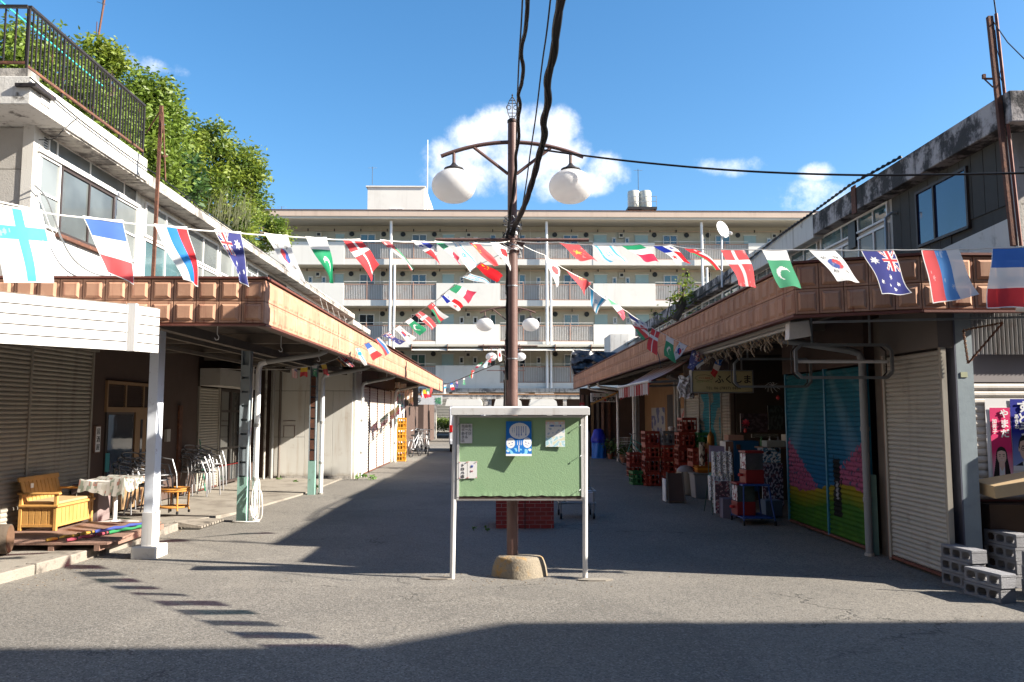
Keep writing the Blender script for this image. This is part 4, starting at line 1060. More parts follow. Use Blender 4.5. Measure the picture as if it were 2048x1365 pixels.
# corridor fittings, repeated on every floor
def shared(mb, name, mat): 
    return mb.mesh(name, mat)
g_win = []
doors = [(670,687),(885,908),(1189,1214),(1271,1297),(1490,1514),(1575,1600)]
wins = [(719,750),(823,853),(1127,1157),(1327,1356),(1432,1462),(1650,1680),(980,992),(1038,1051)]
vents = [702,766,805,868,1110,1173,1310,1375,1418,1478]
smalls = [621,648,924,951,1077,1229,1255,1408,1540,1562]
meters = [636,937,1243,1550]
me_v = MB().cyl((0,0,0),(0,-.06,0),.17,.15,12).mesh('vent', black_pl)
me_mb = MB().box(-.17,-.12,0,.17,0,.36).mesh('meter', M('meter_cream',(.55,.52,.46),.6,.03))
me_mw = MB().box(-.10,-.135,.10,.10,-.121,.28).mesh('dial', black_pl)
me_br = MB().box(-.03,-.06,0,.03,.06,.16).mesh('bracket', black_steel)
for i, f in enumerate(FL):
    for (a, c) in doors:
        x0, x1 = ax(a), ax(c); d = MB().box(x0,YC-.03,f,x1,YC+.01,f+1.92).build('door', door_b, AB)
        MB().box(x0-.05,YC-.02,f+1.925,x1+.05,YC+.01,f+1.98).build('lintel', para_w, d)
        MB().box(x0+.08,YC-.042,f+1.2,x1-.08,YC-.031,f+1.6).build('inset', door_b, d)
    for j, (a, c) in enumerate(wins):
        x0, x1 = ax(a), ax(c)
        window(AB,'F',YC,x0,x1,f+.95,f+1.93,frame_w,[dark_glass,teal_glass,frosted,dark_glass][(i*3+j*5) % 4],.06,((x0+x1)/2,) if x1-x0 > .6 else (),(),.05)
    for u in smalls:
        x = ax(u)
        for q in (.72,1.28):
            fr = MB().box(x-.15,YC-.05,f+q,x+.15,YC+.0,f+q+.50).build('window', frame_w, AB)
            MB().box(x-.08,YC-.062,f+q+.10,x+.08,YC-.052,f+q+.40).build('pane', dark_glass, fr)
    for u in vents: inst(me_v, 'vent', AB, (ax(u),YC,f+1.95))
    for u in meters:
        p = inst(me_mb, 'meter', AB, (ax(u),YC,f+1.70))
        dl = bpy.data.objects.new('dial', me_mw); col.objects.link(dl); dl.parent = p
    MB().box(XA0,YC-.20,f+2.13,XA1,YC-.15,f+2.18).build('gas_pipe', tan_w, AB)
    x = XA0+.7
    while x < XA1:
        inst(me_br, 'bracket', AB, (x,YC-.20,f+2.09)); x += 1.75
    for u in (760,1060,1420,1660):
        MB().box(ax(u),YC-.08,f+1.0,ax(u)+.04,YC-.04,f+2.3).build('pipe', para_w, AB)
for u, top in ((782,14.0),(790,11.1),(1093,14.0),(1101,11.0),(1403,14.0),(1412,11.0),(1712,14.0)):
    x = ax(u,YP); MB().cyl((x,YP-.28,3.0),(x,YP-.28,top),.09 if top > 12 else .075,n=10).build('downpipe', white_pipe, AB, smooth=True)
# awning ledge above the first upper floor and the ground storey
MB().box(ax(820,50),49.7,6.0-.22,XA1,50.86,6.22-.30).build('ledge', ceil_w, AB)
for k in range(12):
    x0 = ax(825,49.7)+2.25*k
    MB().add([(x0,49.65,5.55),(x0+2.2,49.65,5.55),(x0+2.2,50.5,5.90),(x0,50.5,5.90),(x0,49.65,5.52),(x0+2.2,49.65,5.52),(x0+2.2,50.5,5.87),(x0,50.5,5.87)],[(0,1,2,3),(7,6,5,4),(0,4,5,1),(1,5,6,2),(2,6,7,3),(3,7,4,0)]).build('awning_panel', para_w, AB)
    MB().box(x0-.03,49.62,5.50,x0+.0,50.8,5.92).build('awning_bracket', rust_steel, AB)
MB().box(XA0,50.6,2.95,XA1,60,3.19).build('floor_slab', old_concrete, AB)
MB().box(XA0,53,0,-5.4,60,2.94).build('ground_floor', dark_wall, AB)
MB().box(-1.0,53,0,XA1,60,2.94).build('ground_floor', dark_wall, AB)
for x in (-5.35,-4.4,-.9,3,7): MB().box(x,50.9,0,x+.35,51.25,2.94).build('pillar', old_concrete, AB)
for k,x in enumerate((-4.2,-3.2,.6,2.2)):
    MB().box(x,50.2,2.55,x+1.2,50.4,2.9).build('vent_block', old_concrete, AB)
# beam and sagging market sheds before the ground storey
ms = thing('market_beam', 'rust-edged concrete beam crossing the end of the alley', 'beam', (0,45.5,0))
MB().box(-5.6,45.4,2.42,6,45.7,2.66).build('beam', old_concrete, ms)
MB().box(-5.6,45.35,2.665,6,45.75,2.72).build('rusty_edge', M('rusty_orange_edge',(.40,.22,.12),.8,.2,3), ms)
for x in (-5.5,-.9,3.6): MB().box(x,45.45,0,x+.2,45.65,2.42).build('post', old_concrete, ms)
sheds = [(-3.05,-1.05,'left of the two near the lamp posts'),(-.3,1.2,'behind the lamp posts'),(1.7,3.2,'right of the lamp posts')]
for (x0,x1,l) in sheds:
    m = MB(); m.add([(x0+.05,45.2,2.40),(x1-.15,45.2,2.40),(x1,45.2,2.28),(x1+.05,45.2,2.02),(x0-.05,45.2,2.02),(x0+.05,46.4,2.45),(x1-.15,46.4,2.45),(x1,46.4,2.33),(x1+.05,46.4,2.07),(x0-.05,46.4,2.07)],
        [(4,3,2,1,0),(5,6,7,8,9),(0,1,6,5),(1,2,7,6),(2,3,8,7),(4,0,5,9),(3,4,9,8)])
    tag(m.build('cream_awning', para_w), 'faded cream awning hanging under the far beam, '+l, 'awning', 'cream awnings under the far beam')
ds = thing('dark_stall', 'dark recess of a closed stall at the far left end of the alley', 'stall', (-4.7,44,0))
MB().box(-5.6,43.0,0,-4.1,43.2,2.3).build('wall', dark_wall, ds); MB().box(-4.3,43.2,0,-4.1,50,2.3).build('wall', dark_wall, ds); MB().box(-5.6,40,2.3,-3.9,50,2.4).build('roof', soffit_m, ds)
sb = thing('shop_sign', 'white sign with a small green mark over the far left end of the arcade', 'sign', (-3.9,38,2.0))
MB().box(-4.5,37.9,2.02,-2.75,38.0,2.45).build('face', white_paint, sb)
text('福', .34, ink_green, (-3.1,37.89,2.08), (1,0,0), (0,0,1), sb); text('クラ', .30, ink, (-4.3,37.89,2.10), (1,0,0), (0,0,1), sb)
# beyond the underpass
bb = thing('rear_building', 'low building with white shutters seen through the underpass', 'building', (-3,72,0))
MB().box(-16,72,0,8,78,6).build('wall', white_wall, bb)
m = MB()
for k in range(24): m.add([(-7.5,71.97,.1+.14*k),(3,71.97,.1+.14*k),(3,71.93,.2+.14*k),(-7.5,71.93,.2+.14*k)],[(0,1,2,3)])
m.build('shutter', grey_wall, bb)
# rooftop structures
ph = thing('penthouse', 'white rooftop penthouse with one small window on the apartment block', 'rooftop hut', (-7.3,56,14.6))
MB().box(-9.5,56,14.6,-5.45,60,17.75).box(-5.45,56.3,14.6,-5.05,60,16.9).build('wall', para_w, ph)
MB().box(-9.62,55.92,17.755,-5.38,60,17.85).build('coping', para_w, ph)
window(ph,'F',56.0,-7.90,-6.95,15.55,16.20,frame_w,dark_glass,.06,(-7.42,),(),.04)
tag(MB().cyl((-5.25,56.1,14.6),(-5.25,56.1,21.3),.05,.03,8).build('roof_pole', white_pipe, smooth=True), 'tall thin white pole beside the rooftop penthouse', 'pole')
wt = thing('water_tank', 'twin cream rooftop water tanks on a dark steel stand', 'tank', (9.6,54,14.6))
for x in (9.25,10.05): MB().lathe([(.01,15.75),(.40,15.75),(.42,15.8),(.42,16.85),(.38,16.95),(.2,17.0),(.01,17.02)], (x,54,0), 20).build('tank', M('tank_cream',(.60,.58,.50),.5,.05,1,streak=((.4,.36,.3),.4,2)), wt, smooth=True)
MB().box(8.75,53.4,15.55,10.75,54.6,15.72).build('platform', black_steel, wt)
MB().box(9.0,53.6,14.6,10.5,54.5,14.95).build('plinth', para_w, wt)
m = MB()
for x in (8.8,9.6,10.6):
    m.bar((x,53.5,14.9),(x,53.5,15.6),.07); m.bar((x,54.5,14.9),(x,54.5,15.6),.07)
m.bar((8.8,53.5,14.95),(9.6,53.5,15.55),.05); m.bar((9.6,53.5,15.55),(10.6,53.5,14.95),.05); m.build('stand', black_steel, wt)
m = MB()
for x in (8.78,9.3,10.2,10.72): m.bar((x,53.42,15.7),(x,53.42,16.45),.03)
m.bar((8.78,53.42,16.1),(10.72,53.42,16.1),.03); m.bar((8.78,53.42,16.45),(10.72,53.42,16.45),.03); m.build('guard_rail', galv, wt)
m = MB().tube([(10.9,54,14.65),(10.9,54,15.2),(11.3,54,15.2),(11.3,54,14.7)],.04,6); m.build('pipe', white_pipe, wt, smooth=True)
def antenna(p, h, label, s=1., grp='antennas on the roofs'):
    r = thing('antenna', label, 'antenna', p, 0, grp); p = Vector(p)
    MB().cyl(p, p+Vector((0,0,h)), .018*s, n=6).build('mast', black_steel, r)
    t = p+Vector((0,0,h*.93)); MB().bar(t-Vector((.3*s,0,0)), t+Vector((.3*s,0,0)), .014*s).build('boom', galv, r)
    for k in range(6):
        q = t+Vector((-.28*s+.11*s*k,0,0)); MB().bar(q-Vector((0,.16*s,.03)), q+Vector((0,.16*s,.03)), .010*s).build('element', galv, r)
antenna((9.55,53.8,16.9),1.6,'small antenna above the rooftop water tanks')
antenna((-9.1,55.5,17.8),1.3,'small antenna on the rooftop penthouse')
antenna(tuple(atY(563,430,50.6)),.55,'short antenna at the left end of the apartment roof')
for q,(u,v0,v1) in enumerate(((1328,412,425),)):
    tag(MB().box(11.0,54,14.6,11.9,54.6,14.95).build('roof_box', tan_w), 'low box beside the rooftop water tanks', 'box')
# ------------------------------------------------------------- lamp posts
globe_m = M('white_globe_glass', (.80,.79,.78), .35, .02, 2, spec=.3, transl=.5)
def lamp_post(x, y, label, full=True):
    r = thing('lamp_post', label, 'street lamp', (x,y,0), 0, 'twin-globe lamp posts down the middle of the alley')
    MB().cyl((x,y,.0),(x,y,3.55),.056,.056,16).build('lower_pole', brown_paint, r, smooth=True)
    MB().cyl((x,y,3.55),(x,y,4.64),.049,.047,16).build('upper_pole', brown_paint, r, smooth=True)
    MB().lathe([(.05,0),(.053,.005),(.053,.03),(.03,.05),(.012,.055)], (x,y,4.635), 16).build('cap', black_steel, r, smooth=True)
    pts = [(x+.745*s, y, 4.43-.155*(s*s)) for s in [i/12-1 for i in range(25)]]
    MB().tube(pts, .021, 10).build('arc_arm', brown_paint, r, smooth=True)
    for s in (-1,1):
        MB().cyl((x+.045*s,y,4.09),(x+.40*s,y,4.37),.017,n=8).build('strut', brown_paint, r, smooth=True)
        gx = x+.61*s
        MB().cyl((gx,y,4.325),(gx,y,4.20),.017,n=8).build('stem', brown_paint, r, smooth=True)
        MB().lathe([(.018,.06),(.03,.04),(.055,.02),(.10,.0),(.105,-.012),(.02,-.012)], (gx,y,4.145), 20).build('cap', black_steel, r, smooth=True)
        prof = []
        for i in range(15):
            a = math.pi*(i/14); rr = .230*math.sin(a)**.94; z = -.178*math.cos(a)
            prof.append((max(rr,.003), z))
        g = MB().lathe(prof, (gx,y,3.958), 32).build('globe', globe_m, r, smooth=True)
    # wrought finial
    m = MB(); z0 = 4.69
    m.cyl((x,y,z0-.02),(x,y,z0+.24),.005,n=6)
    for s in (-1,1):
        m.tube([(x+.022*s,y,z0),(x+.045*s,y,z0+.05),(x+.055*s,y,z0+.12),(x+.03*s,y,z0+.19),(x,y,z0+.235)],.0045,6)
        c = [(x+(.038+.024*math.cos(a))*s,y,z0+.115+.024*math.sin(a)) for a in [2*math.pi*i/12 for i in range(12)]]
        m.tube(c,.004,5,closed=True)
    for z,w_ in ((.02,.05),(.055,.085),(.16,.08),(.19,.05)): m.bar((x-w_/2,y,z0+z),(x+w_/2,y,z0+z),.006)
    m.lathe([(.002,.0),(.010,.012),(.002,.03)],(x,y,z0+.235),8)
    m.build('finial', black_steel, r, smooth=True)
    MB().cyl((x-.79,y-.03,3.385),(x+.79,y-.03,3.385),.0175,n=10).build('crossbar', brown_paint, r, smooth=True)
    for s in (-1,1):
        MB().slab([(x+.05*s,y-.02,3.37),(x+.14*s,y-.02,3.37),(x+.05*s,y-.02,3.22)],(0,.012,0)).build('gusset', brown_paint, r)
    return r
LPX, LPY = .125, 8.12
LP1 = lamp_post(LPX, LPY, 'nearest brown lamp post with two white globes, right behind the green notice board')
lamp_post(.205, 21.1, 'second twin-globe lamp post, partly hidden behind the nearest one')
lamp_post(.24, 33.2, 'third and farthest twin-globe lamp post at the end of the alley')
for (x,y,l) in ((.205,21.1,'second'),(.24,33.2,'third')):
    pass
# electrical clutter strapped to the nearest post
wb2 = thing('junction_wiring', 'tangle of old wires and clamps strapped round the nearest lamp post', 'wiring', (LPX,LPY-.06,3.3))
for k in range(14):
    a = rnd.uniform(0,6.28); pts = []
    z = rnd.uniform(3.30,3.62)
    for i in range(9):
        pts.append((LPX+.075*math.cos(a+i*.75)*(1+.5*rnd.random()), LPY-.02+.075*math.sin(a+i*.75)*(1+.3*rnd.random()), z+rnd.uniform(-.05,.05)-.008*i))
    MB().tube(pts,.0035,5).build('loose_wire', [cable_m,white_pipe,galv][k % 3], wb2, smooth=True)
for z in (3.46,3.50,3.28,2.15,2.9): MB().cyl((LPX,LPY,z),(LPX,LPY,z+.012),.0605,n=16).build('strap', galv, wb2)
for (z,a) in ((3.50,-1.2),(3.56,-2.2),(3.42,-1.0)):
    MB().lathe([(.006,0),(.018,.01),(.02,.03),(.01,.045)],(LPX+.06*math.cos(a),LPY+.06*math.sin(a),z),10).build('insulator', white_pipe, wb2, smooth=True)
m = MB()
for k in range(3):
    m.tube([(LPX-.062+.010*k,LPY-.02-.006*k,z+0.) for z in [3.5-.12*i for i in range(14)]][:],[.006]*14,5)
m.v = [(x+.004*math.sin(z*23+i*.01),y,z) for i,(x,y,z) in enumerate(m.v)]
m.build('riser_cable', cable_m, wb2, smooth=True)
for (x,y) in ((.205,21.1),(.24,33.2)):
    tag(MB().tube([(x-.075+.01*math.sin(i),y-.05,3.0-.25*i) for i in range(12)],.022,6).build('riser_cable', cable_m, smooth=True), 'black cable bundle running down the '+('second' if y < 25 else 'third')+' lamp post', 'cable')
tag(MB().tube([(.42,21.05,2.7),(.10,21.1,2.05)],.02,8).build('stay_tube', galv), 'short slanting tube tied to the second lamp post', 'tube')

def cable(label, px, r0, twist=3, rs=None, name='cable'):
    """px = (u, v, depth) points; twist strands wound round each other"""
    pts = [atY(u, v, Y_) for u, v, Y_ in px]; root = thing(name, label, 'cable', pts[-1], 0, 'cables rising over the viewer from the lamp post')
    path = []
    for i in range(len(pts)-1):
        for k in range(10):
            t = k/10; p0 = pts[max(i-1,0)]; p1 = pts[i]; p2 = pts[i+1]; p3 = pts[min(i+2,len(pts)-1)]
            path.append(.5*((2*p1)+(p2-p0)*t+(2*p0-5*p1+4*p2-p3)*t*t+(3*p1-p0-3*p2+p3)*t*t*t))
    path.append(pts[-1])
    for s in range(twist):
        out = []
        for i, q in enumerate(path):
            a = i*.16+s*2*math.pi/twist; off = r0*.62 if twist > 1 else 0
            out.append(q+Vector((off*math.cos(a),0,0))+Vector((0,off*math.sin(a),0)))
        MB().tube(out, r0*(.62 if twist > 1 else 1), 7).build('strand', cable_m, root, smooth=True)
cable('thickest twisted black cable bundle rising from the lamp post towards the top of the frame', [(1140,-60,3.9),(1124,-10,4.2),(1113,55,4.6),(1107,110,4.9),(1095,160,5.2),(1096,205,5.5),(1087,243,5.8),(1089,272,6.0),(1078,312,6.3),(1070,345,6.6),(1060,378,6.9),(1052,403,7.2),(1041,430,7.6),(1030,452,7.95),(1024,470,8.04)], .023, 4)
cable('second wavy black cable rising beside the lamp post finial', [(1062,-50,4.4),(1055,0,4.8),(1053,45,5.1),(1047,78,5.4),(1042,105,5.6),(1046,132,5.8),(1044,165,6.1),(1037,188,6.3),(1040,212,6.5),(1036,245,6.8),(1038,272,7.0),(1032,310,7.3),(1031,345,7.5),(1026,385,7.7),(1021,420,7.9),(1016,470,8.02)], .0135, 3)
cable('thin wire just left of the wavy cable above the lamp post', [(1046,-30,5.0),(1043,40,5.4),(1038,120,5.9),(1035,190,6.5),(1033,260,7.1),(1031,330,7.7),(1027,400,8.0)], .0065, 1)
cable('thin wire between the two thick cables', [(1104,-30,5.0),(1094,60,5.4),(1084,130,5.9),(1072,230,6.6),(1060,310,7.2),(1052,370,7.7),(1040,440,8.05)], .0065, 1)
wire('black wire running from the lamp arm right across the sky', [atY(1084,300,8.1),atY(1170,312,7.9),atY(1300,327,7.7),atY(1480,342,7.5),atY(1680,350,7.2),atY(1860,350,6.9),atY(2080,346,6.5)], .010, name='wire')
wire('thin wire slung between the second lamp post and the left canopy', [atY(1010,722,21),atY(960,742,23),atY(905,765,26),atY(887,768,28)], .012)
wire('thin black cord hanging on the right canopy', [atX(1310,690,2.86),atX(1318,715,2.84),atX(1322,735,2.82)], .008)
# wires clipped along the left parapet
wire('black wire clipped along the sunlit parapet of the left building', [atX(60,155,-5.47),atX(155,236,-5.47),atX(240,300,-5.47),atX(292,336,-5.46),atX(325,358,-5.46),atX(420,428,-5.46),atX(540,513,-5.46),atX(700,628,-5.46)], .009)
wire('thin wire sagging across the left upper windows', [atX(155,236,-5.45),atX(125,262,-5.5),atX(108,278,-5.7),atX(78,280,-5.8)], .006)
wire('grey cable draped in loops across the left white wall', [atX(66,368,-5.78),atX(92,395,-5.75),atX(110,440,-5.72),atX(124,480,-5.70),atX(150,522,-5.70),atX(190,548,-5.72),atX(232,553,-5.75)], .011, galv)
wire('second thinner cable draped on the left white wall', [atX(66,368,-5.77),atX(84,410,-5.75),atX(104,462,-5.72),atX(132,515,-5.70),atX(170,545,-5.70)], .005, rope_m)
for k in range(5):
    u = 330+k*85; v = 352+k*61
    wire(['first','second','third','fourth','last'][k]+' thin wire looping over the far left roof edge', [atX(640+12*k,596+9*k,-5.4),atX(650+12*k,640+9*k,-5.3),atX(636+12*k,662+9*k,-5.1)], .006, rope_m, group='loops of wire at the far left roof edge')
# rusty mast on the left canopy
rm = thing('roof_mast', 'rusty steel mast with braces in front of the left upper windows', 'mast', (-5.2,12.2,3.06))
A,Bq = atX(306,556,-5.15),atX(323,212,-5.15)
MB().bar(A,Bq,.045,.04).build('mast', rust_steel, rm); MB().cyl(atX(331,362,-5.05),atX(326,225,-5.1),.012,n=6).build('brace', rust_steel, rm)
MB().cyl(atX(323,218,-5.15),atX(293,266,-5.5),.012,n=6).build('brace', rust_steel, rm); MB().bar(atX(318,313,-5.15),atX(335,313,-5.05),.025).build('bracket', rust_steel, rm)
sm = thing('roof_mast', 'distant leaning rusty aerial mast behind the roof garden', 'mast', atX(196,75,-8.5))
MB().cyl(atX(196,78,-8.5),atX(209,0,-8.5),.022,n=6).build('mast', rust_steel, sm); MB().cyl(atX(193,66,-8.5),atX(194,44,-8.5),.010,n=6).build('brace', rust_steel, sm)
MB().bar(atX(194,4,-8.6),atX(212,10,-8.3),.012).build('element', galv, sm); MB().bar(atX(205,10,-8.5),atX(205,-4,-8.3),.012).build('element', galv, sm)

# ------------------------------------------------------------- concrete base of the lamp post
m = MB(); n = 36; cx, cy = .20, 8.08
rings = [(0,1.04),(.04,1.02),(.10,.97),(.15,.90),(.178,.85),(.19,.78),(.196,.4),(.198,.0)]
vs = []
for z, k in rings:
    for i in range(n):
        a = 2*math.pi*i/n
        sx, sy = math.cos(a), math.sin(a)
        p = (abs(sx+sy)**3.2+abs(sx-sy)**3.2)**(-1/3.2)*1.18
        nn = mnoise.noise(Vector((sx*1.6,sy*1.6,z*6)))*.012*min(1,k*2)
        vs.append((cx+sx*p*(.285*k+nn), cy+sy*p*(.215*k+nn), z+nn*.3*(k > .4)))
fs = [(r*n+i, r*n+(i+1) % n, (r+1)*n+(i+1) % n, (r+1)*n+i) for r in range(len(rings)-1) for i in range(n)]
m.add(vs, fs)
m.build('concrete_foot', base_stone, LP1, smooth=True)

# ------------------------------------------------------------- green notice board
NB = thing('notice_board', 'green notice board in a white steel frame on two legs before the lamp post', 'notice board', (.18,7.94,0))
by = 7.93
board_green = M('green_board_cloth', (.27,.41,.235), .9, .035, 1.5, .25, 110, dirt=((.22,.38,.20), .5, 4, .5, .8))
for x,u0 in ((-.462,0),(.832,1)):
    MB().cyl((x,by,0),(x+(.012 if u0 else .020),by,1.60),.0255,n=14).build('leg', white_paint, NB, smooth=True)
MB().cyl((-.44,by,.765),(.83,by,.765),.018,n=12).build('lower_tube', white_paint, NB, smooth=True)
# visor
m = MB(); x0,x1 = -.475,.875
m.slab([(x0,by-.138,1.648),(x1,by-.138,1.648),(x1,by+.06,1.662),(x0,by+.06,1.662)],(0,.002,.010))
m.slab([(x0,by-.140,1.585),(x1,by-.140,1.585),(x1,by-.140,1.657),(x0,by-.140,1.657)],(0,.010,0))
m.slab([(x0,by-.129,1.585),(x0,by-.129,1.647),(x0,by+.06,1.660),(x0,by+.06,1.585)],(.010,0,0)).slab([(x1,by-.129,1.585),(x1,by-.129,1.647),(x1,by+.06,1.660),(x1,by+.06,1.585)],(-.010,0,0))
m.build('visor', white_paint, NB, bevel=.003)
X0,X1,Z0,Z1 = -.40,.80,.795,1.560
m = MB().box(X0-.022,by-.031,Z0-.012,X0,by+.02,Z1+.02).box(X1,by-.029,Z0-.012,X1+.022,by+.02,Z1+.02).box(X0,by-.031,Z1,X1,by+.02,Z1+.02); m.build('inner_frame', white_paint, NB)
# cloth with ragged lower edge
def bp(s,t):
    z = Z1-(Z1-Z0)*t; e = 0
    if t > .94: e = -.004*abs(mnoise.noise(Vector((s*22,t*3,1))))*1.6*(t-.94)/.06; z += .012*(mnoise.noise(Vector((s*17,0,2))))*(t-.94)/.06
    return (X0+(X1-X0)*s, by-.024+e, z)
bd = painted('board_face', bp, 110, 50, lambda s,t: (1,1,1), board_green, NB)
MB().box(X0,by-.018,Z0-.03,X1,by+.0,Z1).build('backboard', dark_wall, NB)
for (x,z) in ((.80,1.49),(.80,1.19),(.79,.86),(-.40,1.50)):
    MB().tube([(x,by-.032,z),(x-.012,by-.05,z-.01),(x-.025,by-.045,z-.03)],.003,5).build('clip', galv, NB)
# papers
def sheet(label, u0, v0, u1, v1, fcol, nx=40, ny=56, curl=0., lift=.012):
    a, c = atY(u0,v0,by-.03), atY(u1,v1,by-.03)
    o = painted('paper_notice', lambda s,t: (a.x+(c.x-a.x)*s, by-.02-lift-curl*t*t*(.6+.4*s), a.z+(c.z-a.z)*t), nx, ny, fcol, paper, thick=(0,.0015,0))
    o['label'] = label; o['category'] = 'notice'; o['group'] = 'notices pinned on the green board'
    return o, a, c
W_ = (.74,.73,.72)
o,a,c = sheet('handwritten notice in the upper left corner of the green board', 921,848,944.5,887, lambda s,t: W_, 8, 8)
for k,s in enumerate(('商店街','ボール','あそび','きん','止')):
    text(s, .034, ink, (a.x+.008,by-.0335,a.z-.036-.035*k), (1,0,0), (0,0,1), o, bold=-.0004)
o,a,c = sheet('narrow handwritten strip at the lower left of the green board', 918,924,934,958, lambda s,t: W_, 8, 8)
for k,ch in enumerate('トロハ店'): text(ch, .034, ink, (a.x+.022,by-.0335,a.z-.045-.036*k), (1,0,0), (0,0,1), o)
for s,t in ((.06,.04),(.94,.04),(.06,.96),(.94,.96)):
    MB().cyl((a.x+(c.x-a.x)*s,by-.032,a.z+(c.z-a.z)*t),(a.x+(c.x-a.x)*s,by-.038,a.z+(c.z-a.z)*t),.004,n=6).build('pin', ink_red, o)
o,a,c = sheet('pale notice with a small drawing, right one of the lower left pair', 935,923,954,957, lambda s,t: W_, 8, 8)
text('お', .03, ink_blue, (a.x+.03,by-.0335,a.z-.06), (1,0,0), (0,0,1), o); text('い', .026, ink_red, (a.x+.03,by-.0335,a.z-.105), (1,0,0), (0,0,1), o)
for s,t in ((.06,.04),(.94,.04),(.06,.96),(.94,.96)):
    MB().cyl((a.x+(c.x-a.x)*s,by-.032,a.z+(c.z-a.z)*t),(a.x+(c.x-a.x)*s,by-.038,a.z+(c.z-a.z)*t),.004,n=6).build('pin', ink_red, o)
def blue_poster(s,t):
    B_ = (.012,.17,.55); Wt = (.78,.78,.78)
    if t > .94: return Wt
    if ((s-.53)/.40)**2+((t-.28)/.235)**2 < 1:
        for cx_,t0,t1 in ((.78,.15,.42),(.69,.15,.33),(.60,.15,.42),(.51,.15,.46),(.42,.15,.42)):
            if abs(s-cx_) < .018 and t0 < t < t1 and (t*40) % 1 < .7: return (.01,.10,.42)
        for cx_ in (.33,.25):
            if abs(s-cx_) < .010 and .17 < t < .33 and (t*50) % 1 < .6: return (.2,.3,.5)
        return Wt
    for (hx,hy,tl) in ((.185,.63,-.3),(.83,.62,.35)):
        dx,dy = (s-hx),(t-hy)*1.3; q = (dx/.175)**2+(dy/.20)**2
        if q < 1:
            if q > .90: return (.2,.3,.55)
            ex = dx*math.cos(tl)+dy*math.sin(tl); ey = -dx*math.sin(tl)+dy*math.cos(tl)
            if ey < -.12: return (.55,.60,.70) if (s*60) % 1 < .5 else Wt
            for e in (-.06,.06):
                if (ex-e)**2/.0012+(ey+.0)**2/.00025 < 1: return (.05,.08,.3)
            if abs(ex) < .05 and abs(ey-.09) < .008: return (.05,.08,.3)
            return Wt
    for cx_ in (.45,.52,.59):
        if abs(s-cx_) < .012 and .56 < t < .70 and (t*40) % 1 < .75: return Wt
    if abs(s-.505) < .014 and .70 < t < .88: return Wt
    if t > .78 and mnoise.noise(Vector((s*7,t*9,2))) > .18: return (.25,.62,.80)
    if (s-.93)**2+((t-.82)*1.4)**2 < .0035: return Wt
    if (s-.08)**2+((t-.85)*1.4)**2 < .003: return Wt
    return B_
o,a,c = sheet('blue poster with a white speech bubble and two cartoon faces on the green board', 1012,843,1063,912, blue_poster, 84, 116, .05, .016)
def pale_poster(s,t):
    n = mnoise.noise(Vector((s*6,t*9,3)))
    if .17 < t < .25 and .18 < s < .82 and (s*26) % 1 < .7: return (.08,.20,.50)
    if t < .06: return (.62,.50,.30)
    if t < .16: return (.70,.55,.58) if n > 0 else (.6,.7,.75)
    if .28 < t < .55 and n > .18: return (.40,.50,.58)
    if t > .6: return (.40,.62,.68) if n > .1 else ((.66,.66,.48) if n < -.2 else (.68,.76,.78))
    return (.76,.77,.75)
o,a,c = sheet('pale multicoloured flyer at the right of the green board', 1091,841,1130,894, pale_poster, 50, 70, .012, .010)
# concrete pads of the legs
for x,y,l in ((-.60,7.93,'left'),(.92,7.84,'right')):
    m = MB(); n = 12
    m.prism([(x+.17*math.cos(2*math.pi*i/n)*(1+.15*math.sin(i*2.1)), y+.06*math.sin(2*math.pi*i/n)*(1+.2*math.cos(i*3))) for i in range(n)], -.01, .012)
    tag(m.build('concrete_pad', pave), 'flat concrete patch at the %s foot of the notice board' % l, 'concrete pad')

# ------------------------------------------------------------- planter printed like red brick
pl = thing('planter', 'square planter faced with small red bricks behind the notice board', 'planter', (.35,11.7,0))
brick_m = M('red_brick_glaze', (.27,.030,.026), .55, .12, 12, .1, 60, rnd_obj=.12)
mortar = M('pale_mortar', (.62,.50,.50), .8, .05, 8)
px0,px1,py0,py1,H = -.055,.755,11.3,12.0,.405
MB().box(px0+.008,py0+.008,0.0,px1-.008,py1-.008,H-.01).build('core', mortar, pl)
rows = 7; rh = H/rows
bw = (px1-px0)/5.2
for r_ in range(rows):
    off = 0 if r_ % 2 == 0 else bw*.5
    x = px0-off
    while x < px1-.01:
        a = max(px0,x)+.0035; c = min(px1,x+bw)-.0035
        if c-a > .02: MB().box(a,py0,r_*rh+.004,c,py0+.02,(r_+1)*rh-.004).build('brick', brick_m, pl)
        x += bw
    y = py0-off
    while y < py1-.01:
        a = max(py0,y)+.0035; c = min(py1,y+bw)-.0035
        if c-a > .02:
            MB().box(px0,a,r_*rh+.004,px0+.007,c,(r_+1)*rh-.004).build('brick', brick_m, pl); MB().box(px1-.007,a,r_*rh+.004,px1,c,(r_+1)*rh-.004).build('brick', brick_m, pl)
        y += bw
MB().box(px0+.02,py0+.02,H-.01,px1-.02,py1-.02,H-.004).build('soil', dark_wall, pl)
MB().box(.345,py0-.004,.0,.358,py0-.001,H).build('strap', black_pl, pl)
